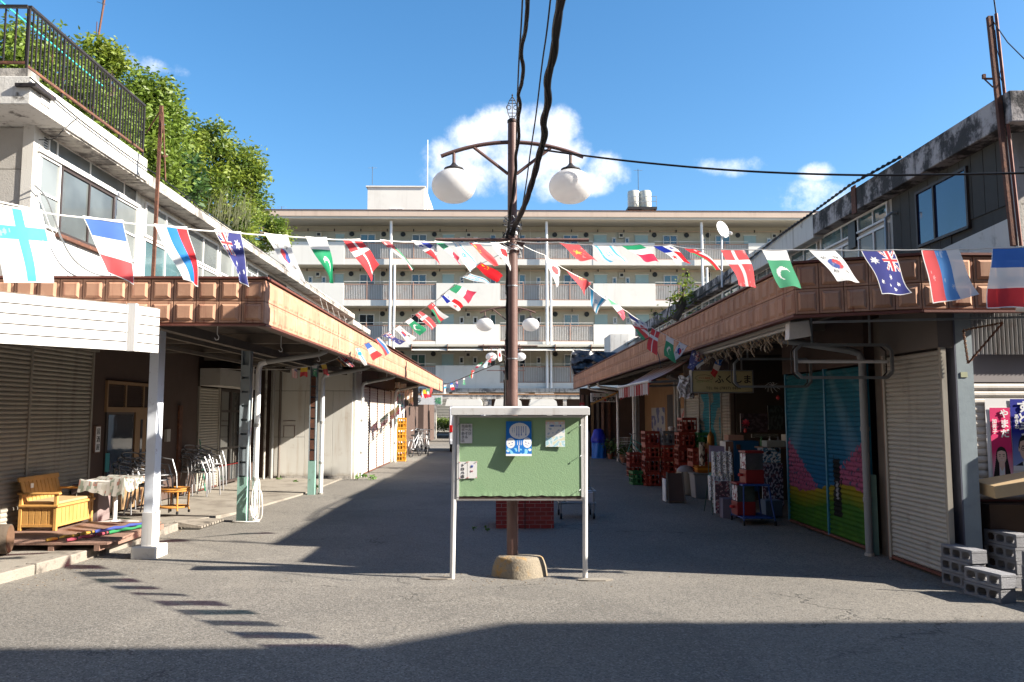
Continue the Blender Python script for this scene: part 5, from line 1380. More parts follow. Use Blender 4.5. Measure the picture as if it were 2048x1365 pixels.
def foliage(name, blobs, nleaf, size, mat, parent=None, seed=1, flat=.5, **kw):
    import numpy as np
    g = np.random.default_rng(seed); B = np.array(blobs, float); wts = (B[:,3]*B[:,4]*B[:,5])**.75; wts /= wts.sum()
    cl = kw.pop('cl', 1.); per = 22; nt = max(3, nleaf//per)
    idx = g.choice(len(B), nt, p=wts)
    d = g.normal(size=(nt,3)); d /= np.linalg.norm(d,axis=1)[:,None]
    rr = g.random(nt)**.40*(.82+.36*g.random(nt))
    tw = B[idx,:3]+d*rr[:,None]*B[idx,3:6]
    k = np.sin(tw[:,0]*3.7/cl+seed)*np.sin(tw[:,1]*3.1/cl+1.3*seed)*np.sin(tw[:,2]*4.3/cl+.7*seed)
    tw = tw[(k > .0)|(g.random(nt) < .22)]; nt = len(tw)
    out = d[:nt]*0; c = np.repeat(tw, per, 0)+g.normal(size=(nt*per,3))*(size*kw.pop('spread',2.1))*np.array([1,1,.75]); n = len(c)
    nleaf = n
    a = g.normal(size=(n,3)); a[:,2] *= flat; a /= np.linalg.norm(a,axis=1)[:,None]
    b = np.cross(a, g.normal(size=(n,3))); b /= np.linalg.norm(b,axis=1)[:,None]
    s = size*(.6+.8*g.random(n))[:,None]
    P = np.stack([c-a*s, c-b*s*.42+a*s*.1, c+a*s, c+b*s*.42+a*s*.1],1).reshape(-1,3)
    ctr = P.mean(0); ctr[2] = P[:,2].min(); me = bpy.data.meshes.new(name)
    P = P-ctr
    me.vertices.add(n*4); me.vertices.foreach_set('co', P.ravel())
    me.loops.add(n*4); me.loops.foreach_set('vertex_index', np.arange(n*4))
    me.polygons.add(n); me.polygons.foreach_set('loop_start', np.arange(n)*4)
    me.update(); me.validate(); me.materials.append(mat)
    o = bpy.data.objects.new(name, me); col.objects.link(o); C_ = Vector(ctr)
    o.parent = parent; o.location = C_-(WO[parent] if parent else Vector()); WO[o] = C_
    return tag(o, kw.get('label'), kw.get('cat'), kw.get('group'), kw.get('kind'))
leaf_y = M('leaf_yellow_green', (.20,.25,.03), .5, .3, 1.6, transl=.4, dirt=((.05,.11,.02), .75, 1.3, .45, .6))
leaf_g = M('leaf_mid_green', (.15,.22,.03), .5, .3, 1.6, transl=.38, dirt=((.18,.22,.04), .6, 1.5, .52, .66))
leaf_d = M('leaf_dark_green', (.035,.085,.018), .5, .3, 1.6, transl=.3, dirt=((.08,.13,.03), .6, 1.7, .5, .62))
bark = M('bark', (.10,.075,.055), .9, .3, 6, .6, 30)
foliage('plants', [(.35,11.65,.41,.36,.3,.045)], 900, .03, leaf_d, pl, 3, label='low dark plants', cl=.2, spread=.8)

# ------------------------------------------------------------- handcart behind the right leg
ct = thing('handcart', 'small tube-framed cart with a white tray behind the right leg of the board', 'cart', (1.2,12.6,0))
for x in (.93,1.43):
    for y in (12.3,12.8):
        MB().cyl((x,y,.07),(x,y,.42),.012,n=8).build('leg', galv, ct, smooth=True)
        wl = MB().cyl((x-.015,y,.045),(x+.015,y,.045),.045,n=14).build('wheel', black_pl, ct, smooth=True)
m = MB()
for z in (.24,.42):
    m.tube([(.90,12.28,z),(1.46,12.28,z),(1.46,12.82,z),(.90,12.82,z)],.011,8,closed=True)
m.build('rails', galv, ct, smooth=True)
MB().box(1.02,12.3,.25,1.44,12.7,.40).build('tray', M('white_tray',(.55,.57,.62),.5,.05), ct, bevel=.01)
MB().box(.93,12.5,.26,1.1,12.8,.44).build('red_tray', red_crate, ct)
gc = thing('parked_wheelchair', 'folded red-framed wheeled chair with a green cover, mostly hidden behind the board', 'wheeled chair', (1.35,14,0))
MB().box(1.30,14.0,.45,1.50,14.4,.90).build('red_back', red_crate, gc, bevel=.02)
MB().box(1.28,13.96,.90,1.52,14.4,1.12).build('green_cover', M('bright_green_cloth',(.02,.42,.08),.6,.1), gc, bevel=.03)
MB().tube([(1.54,14.0,.2),(1.55,14.0,.8),(1.55,14.0,1.28),(1.50,14.1,1.42)],.012,8).build('handle', galv, gc, smooth=True)
for y in (14.0,14.4): MB().tube([(1.52,y+.18*math.cos(a),.19+.18*math.sin(a)) for a in [2*math.pi*i/20 for i in range(20)]],.016,6,closed=True).build('wheel', black_pl, gc, smooth=True)
MB().cyl((1.45,14.2,1.42),(1.45,14.2,1.5),.03,n=8).build('red_knob', ink_red, gc)
# ------------------------------------------------------------- flags of the world
WHT=(.80,.79,.78); RED=(.66,.02,.03); BLU=(.01,.13,.52); NAV=(.012,.018,.20); GRN=(.01,.30,.13); SKYB=(.01,.42,.72); YEL=(.85,.55,.02); BLK=(.015,.015,.018)
def star(x, y, cx, cy, r, n=5, rot=0):
    dx, dy = x-cx, y-cy; d = math.hypot(dx, dy)
    if d > r: return False
    a = (math.atan2(dx, -dy)+rot) % (2*math.pi/n); a = abs(a-math.pi/n); a = math.pi/n-a
    inner = r*(.42 if n == 5 else .5)
    A = math.pi/n
    # edge line between (r,0) and (inner,A)
    x1,y1,x2,y2 = r,0.,inner*math.cos(A),inner*math.sin(A)
    px, py = d*math.cos(a), d*math.sin(a)
    return (x2-x1)*(py-y1)-(y2-y1)*(px-x1) >= 0
def jack(x, y):
    """x,y in 0..1"""
    X_, Y_ = (x-.5)*2, y-.5
    if abs(Y_) < .1 or abs(X_/2) < .05: return RED
    if abs(Y_) < .165 or abs(X_/2) < .085: return WHT
    for s in (-1, 1):
        d = abs(X_/2-s*Y_)
        if d < .035: return RED
        if d < .095: return WHT
    return NAV
def F_finland(x,y): return SKYB if (.26 < x < .43 or .40 < y < .60) else WHT
def F_france(x,y): return BLU if x < .333 else (WHT if x < .667 else RED)
def F_russia(x,y): return WHT if y < .333 else ((.01,.22,.62) if y < .667 else RED)
def F_australia(x,y):
    if x < .5 and y < .5: return jack(x*2,y*2)
    x2 = x*1.45
    if star(x2,y,.25*1.45,.75,.15,7): return WHT
    for cx,cy,r in ((.75,.2,.07),(.75,.82,.07),(.63,.45,.07),(.87,.38,.07),(.80,.55,.035)):
        if star(x2,y,cx*1.45,cy,r,7): return WHT
    return NAV
def F_korea(x,y):
    X_,Y_ = (x-.5)*1.45, y-.5; d = math.hypot(X_,Y_)
    if d < .25:
        a = math.radians(34); xr = X_*math.cos(a)+Y_*math.sin(a); yr = -X_*math.sin(a)+Y_*math.cos(a)
        if math.hypot(xr+.125,yr) < .125: return RED
        if math.hypot(xr-.125,yr) < .125: return (.01,.06,.34)
        return RED if yr < 0 else (.01,.06,.34)
    for sx in (-1,1):
        for sy in (-1,1):
            a = math.atan2(sy*.30, sx*.42); u_ = X_*math.cos(a)+Y_*math.sin(a); v_ = -X_*math.sin(a)+Y_*math.cos(a)
            if abs(v_) < .085 and .34 < u_ < .46 and ((u_-.34)/.045) % 1 < .6: return BLK
    return WHT
def F_pakistan(x,y):
    if x < .27: return WHT
    X_,Y_ = (x-.63)*1.45, y-.5
    if math.hypot(X_,Y_) < .27 and math.hypot(X_-.08,Y_+.07) > .23: return WHT
    return GRN
def F_denmark(x,y): return WHT if (.30 < x < .44 or .42 < y < .58) else RED
def F_oman(x,y):
    if x < .27: return WHT if (star(x*1.45,y,.19,.2,.1,8)) else RED
    return WHT if y < .333 else (RED if y < .667 else GRN)
def F_panama(x,y):
    if x < .5 and y < .5: return (.01,.03,.32) if star(x*1.45,y,.36,.25,.15) else WHT
    if x >= .5 and y < .5: return RED
    if x < .5: return (.01,.03,.32)
    return RED if star(x*1.45,y,1.09,.75,.15) else WHT
def F_italy(x,y): return GRN if x < .333 else (WHT if x < .667 else (.70,.03,.09))
def F_israel(x,y):
    if .10 < y < .25 or .75 < y < .90: return SKYB
    X_,Y_ = (x-.5)*1.45, y-.5; d = math.hypot(X_,Y_)
    if d < .19:
        for rot in (0, math.pi):
            m_ = max(Y_*math.cos(rot+k*2.094)+X_*math.sin(rot+k*2.094) for k in range(3))
            if .062 < m_ < .088: return SKYB
    return WHT
def F_china(x,y):
    if star(x*1.45,y,.25,.27,.16): return YEL
    for cx,cy in ((.49,.1),(.58,.2),(.58,.36),(.49,.46)):
        if star(x*1.45,y,cx,cy,.055): return YEL
    return RED
def F_vietnam(x,y): return YEL if star(x*1.45,y,.72,.5,.22) else RED
def F_japan(x,y): return RED if math.hypot((x-.5)*1.45,y-.5) < .27 else WHT
def F_uk(x,y): return jack(x,y)
def F_germany(x,y): return BLK if y < .333 else (RED if y < .667 else YEL)
def F_belgium(x,y): return YEL if x < .5 else RED
def F_usa(x,y):
    if x < .4 and y < .54: return WHT if ((x*30) % 2 < .8 and (y*22) % 2 < .8) else NAV
    return RED if int(y*13) % 2 == 0 else WHT
DES = {'finland':'white flag with sky-blue cross','france':'blue, white and red banded flag','russia':'white, blue and red striped flag','australia':'navy flag with union canton and white stars',
 'korea':'white flag with red and blue disc','pakistan':'white and green flag with crescent','denmark':'red flag with white cross','oman':'red, white and green flag','panama':'quartered flag with blue star and red star',
 'italy':'green, white and red banded flag','israel':'white flag with two light-blue stripes','china':'red flag with small yellow stars','vietnam':'red flag with one yellow star','japan':'white flag with red disc',
 'uk':'flag of red, white and blue crosses','germany':'black, red and gold striped flag','belgium':'yellow and red banded flag','usa':'red-striped flag with starry canton'}
FL_W, FL_L = .255, .36
def plane_hit(u, v, A, B):
    d = ray(u, v); e = B-A; n = Vector((e.y, -e.x, 0)); o = Vector((0,0,CH))
    return o+d*((A-o).dot(n)/d.dot(n))
def string_of(name, A, B, rows, where, mir=False, res=1.0, away=1, group=None, slack=.02):
    """A,B: ends of the cord (its vertical plane); rows: (design, TL, TR, BR, BL) as the flag hangs"""
    grp = group or ('flags on the '+where)
    cord = [A]
    objs = []
    for k,(des,TL,TR,BR,BL) in enumerate(rows):
        tl, tr = plane_hit(*TL,A,B), plane_hit(*TR,A,B)
        def reach(p, uv, L):
            d = ray(*uv); o = Vector((0,0,CH)); base = plane_hit(*uv,A,B); t0 = (base-o).dot(d)/d.dot(d)
            # choose the depth so that the side of the flag has its true length L
            best = None
            a_ = d.dot(d); b_ = 2*d.dot(o-p); c_ = (o-p).dot(o-p)-L*L; disc = b_*b_-4*a_*c_
            if disc < 0: return o+d*(-b_/(2*a_))
            r1 = (-b_-math.sqrt(disc))/(2*a_); r2 = (-b_+math.sqrt(disc))/(2*a_)
            return o+d*(r2 if away > 0 else r1)
        e_ = (B-A); nn_ = Vector((e_.y,-e_.x,0)).normalized()
        offs = [max(-.22,min(.22,(reach(p_,uv,FL_L)-A).dot(nn_))) for p_,uv in ((tl,BL),(tr,BR))]
        sh = nn_*(sum(offs)/2)*.85
        bl, br = plane_hit(*BL,A+sh,B+sh), plane_hit(*BR,A+sh,B+sh)
        if where == 'nearest right string' and (bl-br).length < .8*(tl-tr).length: bl = br+(tl-tr)*.85
        ph = rnd.uniform(0,6.28); amp = rnd.uniform(.006,.016)
        nrm = (tr-tl).cross(bl-tl); nrm = nrm.normalized() if nrm.length > 1e-6 else Vector((0,1,0))
        def P(s, t, tl=tl,tr=tr,bl=bl,br=br,ph=ph,amp=amp,nrm=nrm):
            top = tl.lerp(tr,s); bot = bl.lerp(br,s); q = top.lerp(bot,t)
            bow = Vector((0,0,1))*(.10*(t-t*t))*(0.5)
            return q+nrm*(amp*2*math.sin(t*5.2+s*2.2+ph)*t+.012*math.sin(s*6.5+ph*2+t*2)*t+.02*(t*t-t)*math.cos(ph))+bow*.3
        fc = globals()['F_'+des]
        ppx = abs(TL[0]-TR[0])+abs(TL[1]-TR[1]); nn = 44 if ppx > 55 else (30 if ppx > 28 else 18)
        ny = int(nn*1.3)
        fd = rnd.uniform(.0,.16); sd_ = rnd.uniform(0,99)
        def colr(s,t):
            y = s if mir else 1-s
            if t < .015 or s < .012 or s > .988 or t > .988: return WHT
            c = fc(t, y); q = mnoise.noise(Vector((s*5,t*7,sd_)))+.5*mnoise.noise(Vector((s*23,t*9,sd_)))
            q = min(.75, fd+(.30 if q > .5 and fd > .12 else 0)); return tuple(a_*(1-q)+.72*q for a_ in c)
        o = painted('flag', P, nn, ny, colr, cloth_w, None)
        fade = 1
        tag(o, DES[des]+' on the '+where, 'flag', grp); objs.append(o)
        cord += [tl, tr]
    cord.append(B)
    if name:
        out = []
        for i in range(len(cord)-1):
            p, q = cord[i], cord[i+1]; n = 4
            for k in range(n):
                t = k/n; out.append(p.lerp(q,t)-Vector((0,0,slack*4*(t-t*t)*min(1,(q-p).length))))
        out.append(cord[-1])
        tag(MB().tube(out,.0042,5).build('bunting_cord', rope_m, smooth=True), 'white cord of the '+where, 'cord')
V = Vector
# nearest string, left half: from the lamp crossbar towards the viewer's upper left
string_of('a', V((.10,8.08,3.37)), V((-4.3,1.05,2.70)), [
 ('japan',(981,486),(998,488),(1027,506),(1019,543)),('china',(937,484.5),(959,487),(996,532),(985,534)),
 ('israel',(905,485),(919,485),(952,529),(937,545)),('italy',(868.6,482.7),(884,484),(918,514.6),(922,533)),
 ('panama',(823,482),(850,483),(880,504),(877,530)),('oman',(759.6,480),(777,481.7),(830,538),(823,541)),
 ('denmark',(685,478.7),(720,479),(760,529),(741,564)),('pakistan',(611,474),(653,476),(672,567),(657,562)),
 ('korea',(528,467),(575.6,471),(606,565),(581,549)),('australia',(428,460),(481.5,464.6),(498,575),(478,558)),
 ('russia',(308,449),(374,455),(404,573),(363,560)),('france',(165,433),(246,442),(271,571),(214,545)),
 ('finland',(-22,407),(84,422),(113,566),(8,566))], 'nearest left string', mir=True)
# nearest string, right half
string_of('b', V((.16,8.08,3.37)), V((3.75,3.15,2.72)), [
 ('vietnam',(1117,485),(1157,489),(1195,524),(1160,521)),('israel',(1182,490),(1226,491),(1255,526),(1229,524)),
 ('italy',(1241,491),(1280,489),(1319,522),(1311,526)),('panama',(1305,492),(1340,490),(1384,523),(1364,518)),
 ('oman',(1365,496),(1388,497.5),(1448,539),(1429,544)),('denmark',(1440.5,499),(1488,499.5),(1517,573),(1500,575)),
 ('pakistan',(1523.4,499.7),(1572.5,499.7),(1603,577),(1587,573)),('korea',(1616.8,499.7),(1669,500.4),(1722,562),(1694,556)),
 ('australia',(1722,501),(1786.7,500.4),(1823.4,587),(1790,589)),('russia',(1842.4,499.7),(1917.4,498),(1955.4,592),(1867.7,606)),
 ('france',(1984,496),(2061,493),(2058,619),(1975,617))], 'nearest right string', mir=False)
# second string on the left, sloping from the lamp post down to the left canopy
string_of('c', V((.08,8.15,3.30)), V((-2.60,13.9,2.42)), [
 ('china',(950,532),(962,525),(1006,552),(990,567)),('israel',(923.5,555),(940,547),(980,566),(972,571)),
 ('italy',(898,579),(909,569),(954,584),(940,606)),('panama',(881,592),(890.5,587),(927,613),(912,625)),
 ('oman',(855,612),(864,605),(894,635),(880,647)),('denmark',(829,629),(840,622),(874,651),(862,662)),
 ('pakistan',(809,643),(820,636),(853,659),(841,671)),('korea',(787,656),(798.5,651),(830,677),(819,689)),
 ('australia',(762,671),(775.6,664),(808,686),(800,689)),('russia',(750,679),(757,674.6),(784.4,703),(772,712)),
 ('france',(728,688),(737,685),(763,711),(746.6,722)),('finland',(709.7,697),(717.6,694.5),(735,730),(729,732))], 'string sloping to the left canopy', mir=False, away=-1)
string_of('d', V((-2.62,13.9,2.42)), V((-3.55,13.2,2.36)), [
 ('uk',(676,713),(687,708),(708,732),(701,735)),('germany',(672,718),(675,717),(692,732),(688,733)),
 ('belgium',(641.5,729),(652,728),(658,750),(648.5,751.6)),('pakistan',(624,732),(634,731),(635,754),(626,753))], 'short string below the left canopy', mir=False)
string_of('e', V((-3.2,13.2,2.36)), V((-4.6,13.2,2.34)), [
 ('belgium',(601.6,734),(615.4,734),(615,754.7),(600,754.7)),('usa',(583,737),(594,738),(596,755),(585,754))], 'dim end of the canopy string', mir=False)
# second string on the right, down to the right canopy
string_of('f', V((.20,8.15,3.36)), V((3.55,12.75,2.40)), [
 ('japan',(1088,510),(1112.5,528),(1124,551),(1112,576)),('china',(1132,540),(1165,557),(1182,566),(1169,592)),
 ('israel',(1178,574),(1213,600),(1193,630),(1183,613)),('italy',(1212,593),(1228,605),(1253,625),(1246,642)),
 ('panama',(1253,623),(1293,648),(1296,668),(1268,652)),('oman',(1264,650),(1282,655),(1300,670),(1285,682)),
 ('denmark',(1304,656),(1320,664.6),(1311,710),(1293,698)),('pakistan',(1333,671),(1347.7,679),(1349.5,727),(1329,712)),
 ('korea',(1359,684),(1375,692),(1352,724),(1346,709)),('australia',(1386.4,698),(1401,706.4),(1388,743.7),(1373,735)),
 ('russia',(1407,710),(1425,714),(1394,740),(1390,724)),('france',(1434,718.5),(1446,719.5),(1431,757),(1420,746))], 'string sloping to the right canopy', mir=False)
# distant strings
string_of('g', V((.16,21.0,3.10)), V((-2.6,33.5,2.55)), [
 ('japan',(994.5,700),(1002,697),(1004,722),(998,724)),('denmark',(984,712),(989,708),(982,726),(976,724)),
 ('israel',(972,722),(980,720),(972,737),(966,735)),('italy',(957,728),(966,724),(956,738),(949,735)),
 ('oman',(943,741),(950,740),(944,758),(939,755)),('pakistan',(926,757),(930,756),(930,770),(926,770)),
 ('australia',(911,760),(915,760),(915,778),(911,778)),('france',(900,765),(905,764),(909,780),(903,781)),('finland',(888,770),(893,769),(892,788),(888,788))], 'far string', mir=False)
string_of('h', V((-2.7,28,2.5)), V((-3.4,33,2.4)), [
 ('belgium',(846,780),(852,780),(853,797),(847,797)),('italy',(853,777),(859,778),(860,795),(855,796)),('russia',(840,779),(845,779),(846,796),(841,795)),('china',(861,776),(866,777),(864,794),(860,794))], 'far left cluster', mir=False)
# ------------------------------------------------------------- LEFT PAVEMENT OBJECTS
dk = thing('wooden_deck', 'low brown plank deck on the pavement under the bench and table', 'deck', (-5.0,9.8,.1))
DX0,DX1 = -5.85,-4.42
def deckx(y): return -4.30-.09*(y-8.9)
for k in range(14):
    y = 8.95+k*.125
    MB().slab([(DX0,y,.165),(deckx(y),y+.02,.165),(deckx(y),y+.135,.165),(DX0,y+.115,.165)],(0,0,.022)).build('plank', wood_d, dk)
for x in (-5.6,-4.95,-4.45): MB().box(x,8.97,.10,x+.06,10.65,.163).build('joist', wood_d, dk)
ZD = .188
# bench with storage chest
bn = thing('storage_bench', 'yellow slatted wooden storage bench standing on the deck', 'bench', (-5.55,10.25,ZD))
bx0,bx1,by0,by1 = -5.82,-5.36,9.86,10.74
for x in (bx0,bx1-.04):
    for y in (by0,by1-.04): MB().box(x,y,ZD,x+.04,y+.04,ZD+.43).build('leg', wood_y, bn, bevel=.004)
MB().box(bx0,by0-.01,ZD+.28,bx1+.02,by1+.01,ZD+.31).build('seat', wood_y, bn, bevel=.006)
cu2 = MB().box(bx0+.04,by0+.05,ZD+.311,bx1-.0,by1-.05,ZD+.345).build('seat_pad', M('tan_pad',(.42,.28,.14),.8,.1), bn, bevel=.012)
for k in range(9):
    y = by0+.05+k*.0888; MB().box(bx1-.022,y,ZD+.06,bx1-.008,y+.078,ZD+.275).build('slat', wood_y, bn, bevel=.003)
for k in range(5):
    x = bx0+.045+k*.076; MB().box(x,by0+.010,ZD+.06,x+.068,by0+.024,ZD+.275).build('slat', wood_y, bn, bevel=.003)
for z in (.045,.262): MB().box(bx0+.04,by0+.003,ZD+z,bx1-.04,by0+.03,ZD+z+.03).box(bx1-.03,by0+.04,ZD+z,bx1-.003,by1-.04,ZD+z+.03).build('rail', wood_y, bn)
for k in range(10):
    y = by0+.03+k*.083; MB().slab([(bx0+.06,y,ZD+.34),(bx0+.06,y+.072,ZD+.34),(bx0-.01,y+.072,ZD+.60),(bx0-.01,y,ZD+.60)],(-.014,0,0)).build('back_slat', wood_y, bn)
MB().slab([(bx0-.00,by0,ZD+.58),(bx0-.00,by1,ZD+.58),(bx0-.012,by1,ZD+.635),(bx0-.012,by0,ZD+.635)],(-.025,0,0)).build('back_rail', wood_y, bn, bevel=.006)
for y in (by0-.01,by1-.05): MB().box(bx0-.02,y,ZD+.43,bx1+.03,y+.06,ZD+.455).build('armrest', wood_y, bn, bevel=.008)
MB().box(bx0+.052,by0+.14,ZD+.50,bx0+.056,by0+.20,ZD+.555).build('price_tag', ink_white, bn)
# pedestal table with cloth
tb = thing('pedestal_table', 'white pedestal table with star foot beside the bench', 'table', (-5.15,10.95,ZD))
tx,ty = -5.20,11.0
MB().cyl((tx,ty,.14),(tx,ty,.70),.03,n=14).build('column', white_pipe, tb, smooth=True)
for a in (.3,1.87,3.44,5.01):
    m = MB(); e = Vector((tx+.30*math.cos(a),ty+.30*math.sin(a),.125)); m.bar((tx,ty,.155),e,.06,.035); m.cyl(e-Vector((0,0,.025)),e,.03,n=10); m.build('foot', white_paint, tb, smooth=True)
MB().box(tx-.28,ty-.40,.70,tx+.28,ty+.40,.725).build('tabletop', white_paint, tb, bevel=.01)
cloth_pat = lambda s,t: [(.28,.27,.24),(.14,.16,.13),(.20,.11,.09),(.10,.11,.10)][int(abs(mnoise.noise(Vector((s*9,t*9,1))))*7) % 4] if mnoise.noise(Vector((s*14,t*14,7))) > -.1 else (.33,.32,.30)
def tcl(s,t):
    x = -.36+s*.72; y = -.50+t*1.0; ox = max(0,abs(x)-.29); oy = max(0,abs(y)-.41); dr = ox+oy
    z = .732-dr*(1.9 if t < .5 else .9)+.008*math.sin(s*30)*(dr > 0)+.012*math.sin(t*22+s*6)
    if t < .45 : z += .05*math.sin(s*7+t*13)*.4
    return (tx+x*(1 if dr == 0 else (.29+ox*.25)/abs(x) if ox > 0 else 1)+.01*math.sin(t*25), ty+(y if oy == 0 else math.copysign(.41+oy*.35,y)), z)
tag(painted('tablecloth', tcl, 40, 50, cloth_pat, M('patterned_cloth',(1,1,1),.85,.05,6,attr=True)), 'patterned grey and cream cloth draped over the pedestal table', 'tablecloth')
# stacked aluminium cafe chairs
def cafe_chair():
    r = thing('cafe_chair', 'x', 'chair', (0,0,0))
    r.name = 'cafe_chair'
    L = dict(parent=r, local=True, smooth=True)
    for s in (-1,1):
        MB().tube([(.20*s,-.22,0),(.20*s,-.19,.42),(.22*s,-.10,.64),(.22*s,.08,.665)],.011,8).build('front_leg', alu, **L)
        MB().tube([(.19*s,.26,0),(.185*s,.19,.42),(.19*s,.22,.60)],.011,8).build('rear_leg', alu, **L)
    MB().tube([(.22*math.cos(a), .06+.20*math.sin(a), .665+.09*math.sin(a)) for a in [math.pi*i/14 for i in range(15)]],.012,8).build('back_rail', alu, **L)
    for z in (.08,.15): MB().tube([(.20*math.cos(a), .06+.19*math.sin(a), .665-z*.6+.09*math.sin(a)-.03) for a in [math.pi*(.12+.76*i/12) for i in range(13)]],.008,6).build('back_slat', alu, **L)
    MB().tube([(.20*math.cos(a),.22*math.sin(a),.425) for a in [2*math.pi*i/24 for i in range(24)]],.010,6,closed=True).build('seat_rim', alu, **L)
    for k in range(7): MB().box(-.19+.01*abs(k-3),-.175+.055*k,.418,.19-.01*abs(k-3),-.14+.055*k,.427).build('seat_slat', alu, **L)
    return r
proto = cafe_chair()
spots = []
for st,(x,y,a,nm) in enumerate(((-5.62,12.35,1.25,'left stack by the sliding door'),(-5.28,12.2,1.35,'right stack by the sliding door'),(-5.75,15.1,1.2,'left stack beside the narrow shutter'),(-5.45,14.9,1.3,'right stack beside the narrow shutter'))):
    for k in range(3): spots.append((x+.035*k,y+.06*k,.1+.075*k,a,nm,k))
for i,(x,y,z,a,nm,k) in enumerate(spots):
    o = proto if i == 0 else copy_tree(proto)
    o.location = (x,y,z); o.rotation_euler = (0,0,a)
    tag(o, 'aluminium cafe chair, %s of the %s' % (['bottom','middle','top'][k], nm), 'chair', 'stacked aluminium cafe chairs')
# round rattan trolley
rt = thing('rattan_trolley', 'round orange rattan trolley table on castors behind the white column', 'trolley', (-4.98,12.3,.1))
rat = M('orange_rattan',(.48,.21,.045),.45,.15,9)
cx,cy = -4.93,12.3
for z,r_ in ((.47,.22),(.44,.22),(.20,.20)): MB().tube([(cx+r_*math.cos(a),cy+r_*math.sin(a),z) for a in [2*math.pi*i/28 for i in range(28)]],.013,8,closed=True).build('hoop', rat, rt, smooth=True)
for z,r_ in ((.462,.215),(.20,.195)): MB().lathe([(.002,0),(r_,0),(r_,.008),(.002,.008)],(cx,cy,z),28).build('shelf', wood_y, rt, smooth=False)
for k in range(4):
    a = .6+k*math.pi/2; MB().tube([(cx+.21*math.cos(a),cy+.21*math.sin(a),.47),(cx+.20*math.cos(a),cy+.20*math.sin(a),.20),(cx+.22*math.cos(a),cy+.22*math.sin(a),.15)],.014,8).build('leg', rat, rt, smooth=True)
    MB().cyl((cx+.22*math.cos(a)-.012,cy+.22*math.sin(a),.122),(cx+.22*math.cos(a)+.012,cy+.22*math.sin(a),.122),.022,n=12).build('castor', black_pl, rt, smooth=True)
for k in range(20):
    a = 2*math.pi*k/20; MB().bar((cx+.215*math.cos(a),cy+.215*math.sin(a),.405),(cx+.215*math.cos(a),cy+.215*math.sin(a),.455),.008).build('spindle', rat, rt)
# folded banners lying on the deck
for k,(p,q,c1,c2,l) in enumerate((((-4.98,8.98),(-4.52,10.35),'yellow','blue','rear'),((-4.75,8.97),(-4.36,10.2),'red','green','front'))):
    cc = {'yellow':(.36,.20,.03),'blue':(.03,.05,.22),'red':(.28,.045,.07),'green':(.02,.17,.06)}
    r = thing('banner_pole', 'rolled %s and %s banner lying on the deck, %s one of two' % (c1,c2,l), 'banner', (*p,ZD))
    P_,Q_ = Vector((*p,ZD+.028)), Vector((*q,ZD+.028)); md = P_.lerp(Q_,.45)
    def roll(a,b,sd): return [a.lerp(b,i/10)+Vector((.012*math.sin(i*1.3+sd),0,.004*math.sin(i*2))) for i in range(11)]
    MB().tube(roll(P_,md,0),[.015+.004*math.sin(i*1.7) for i in range(11)],8).build('rolled_cloth', M(c1+'_cloth',cc[c1],.8,.15,9), r, smooth=True)
    MB().tube(roll(md,Q_,1),[.017+.004*math.sin(i*1.9) for i in range(11)],8).build('rolled_cloth', M(c2+'_cloth',cc[c2],.8,.15,9), r, smooth=True)
    for t in (.1,.3,.42): 
        c0 = P_.lerp(Q_,t); MB().cyl(c0-Vector((0,.01,0)),c0+Vector((0,.01,0)),.020,n=8).build('tie', black_pl, r)
lg = thing('log', 'end of a dark sawn log lying at the left edge of the frame', 'log', (-5.6,8.6,.25))
m = MB().cyl((-6.4,8.35,.30),(-5.22,8.72,.27),.17,.155,22); m.build('trunk', bark, lg, smooth=True)
MB().cyl((-5.222,8.719,.27),(-5.212,8.722,.27),.145,n=22).build('sawn_face', M('sawn_end',(.13,.07,.04),.9,.3,14), lg)
tag(MB().box(-5.93,11.25,.1,-5.55,11.6,.62).build('pinkish_box', M('mauve_cardboard',(.22,.16,.155),.8,.08), bevel=.01), 'pinkish upright box behind the pedestal table', 'box')
tag(MB().slab([(-5.93,12.0,.1),(-5.93,13.6,.1),(-5.93,13.4,.55),(-5.93,12.3,.58)],(.02,0,0)).build('wooden_sheet', wood_l), 'tan plywood sheet leaning behind the stacked chairs', 'sheet')
tag(MB().cyl((-5.72,15.75,.1),(-5.88,15.8,1.1),.012,n=8).build('green_pole', M('green_pole_paint',(.03,.22,.14),.5,.1)), 'thin green pole leaning between the brown wall and the narrow shutter', 'pole')
# weeds at wall feet
for i,(x,y,n,s,l) in enumerate(((-5.2,19.35,120,.05,'small weed tuft at the foot of the white boarded wall, left one'),(-4.85,18.6,60,.045,'lone weed tuft in the pavement before the boarded wall'),(-3.95,17.1,50,.04,'weed tuft at the pavement edge behind the second left post'),(-3.25,19.6,120,.05,'weed tuft at the foot of the downpipe by the cream shutter'),(-4.25,14.2,30,.035,'tiny weed tuft on the kerb beyond the first left post'),
                    (-.25,10.9,22,.018,'tiny weeds in the asphalt left of the brick planter'))):
    o = foliage('weed', [(x,y,.05,.16+.05*(n > 100),.08,.05)], n, s, weed_m, None, 20+i, flat=1.2, label=l, cat='weed', group=None, cl=.1, spread=.8)
for i,(u,v) in enumerate(((1008,1085),(620,1090))): pass
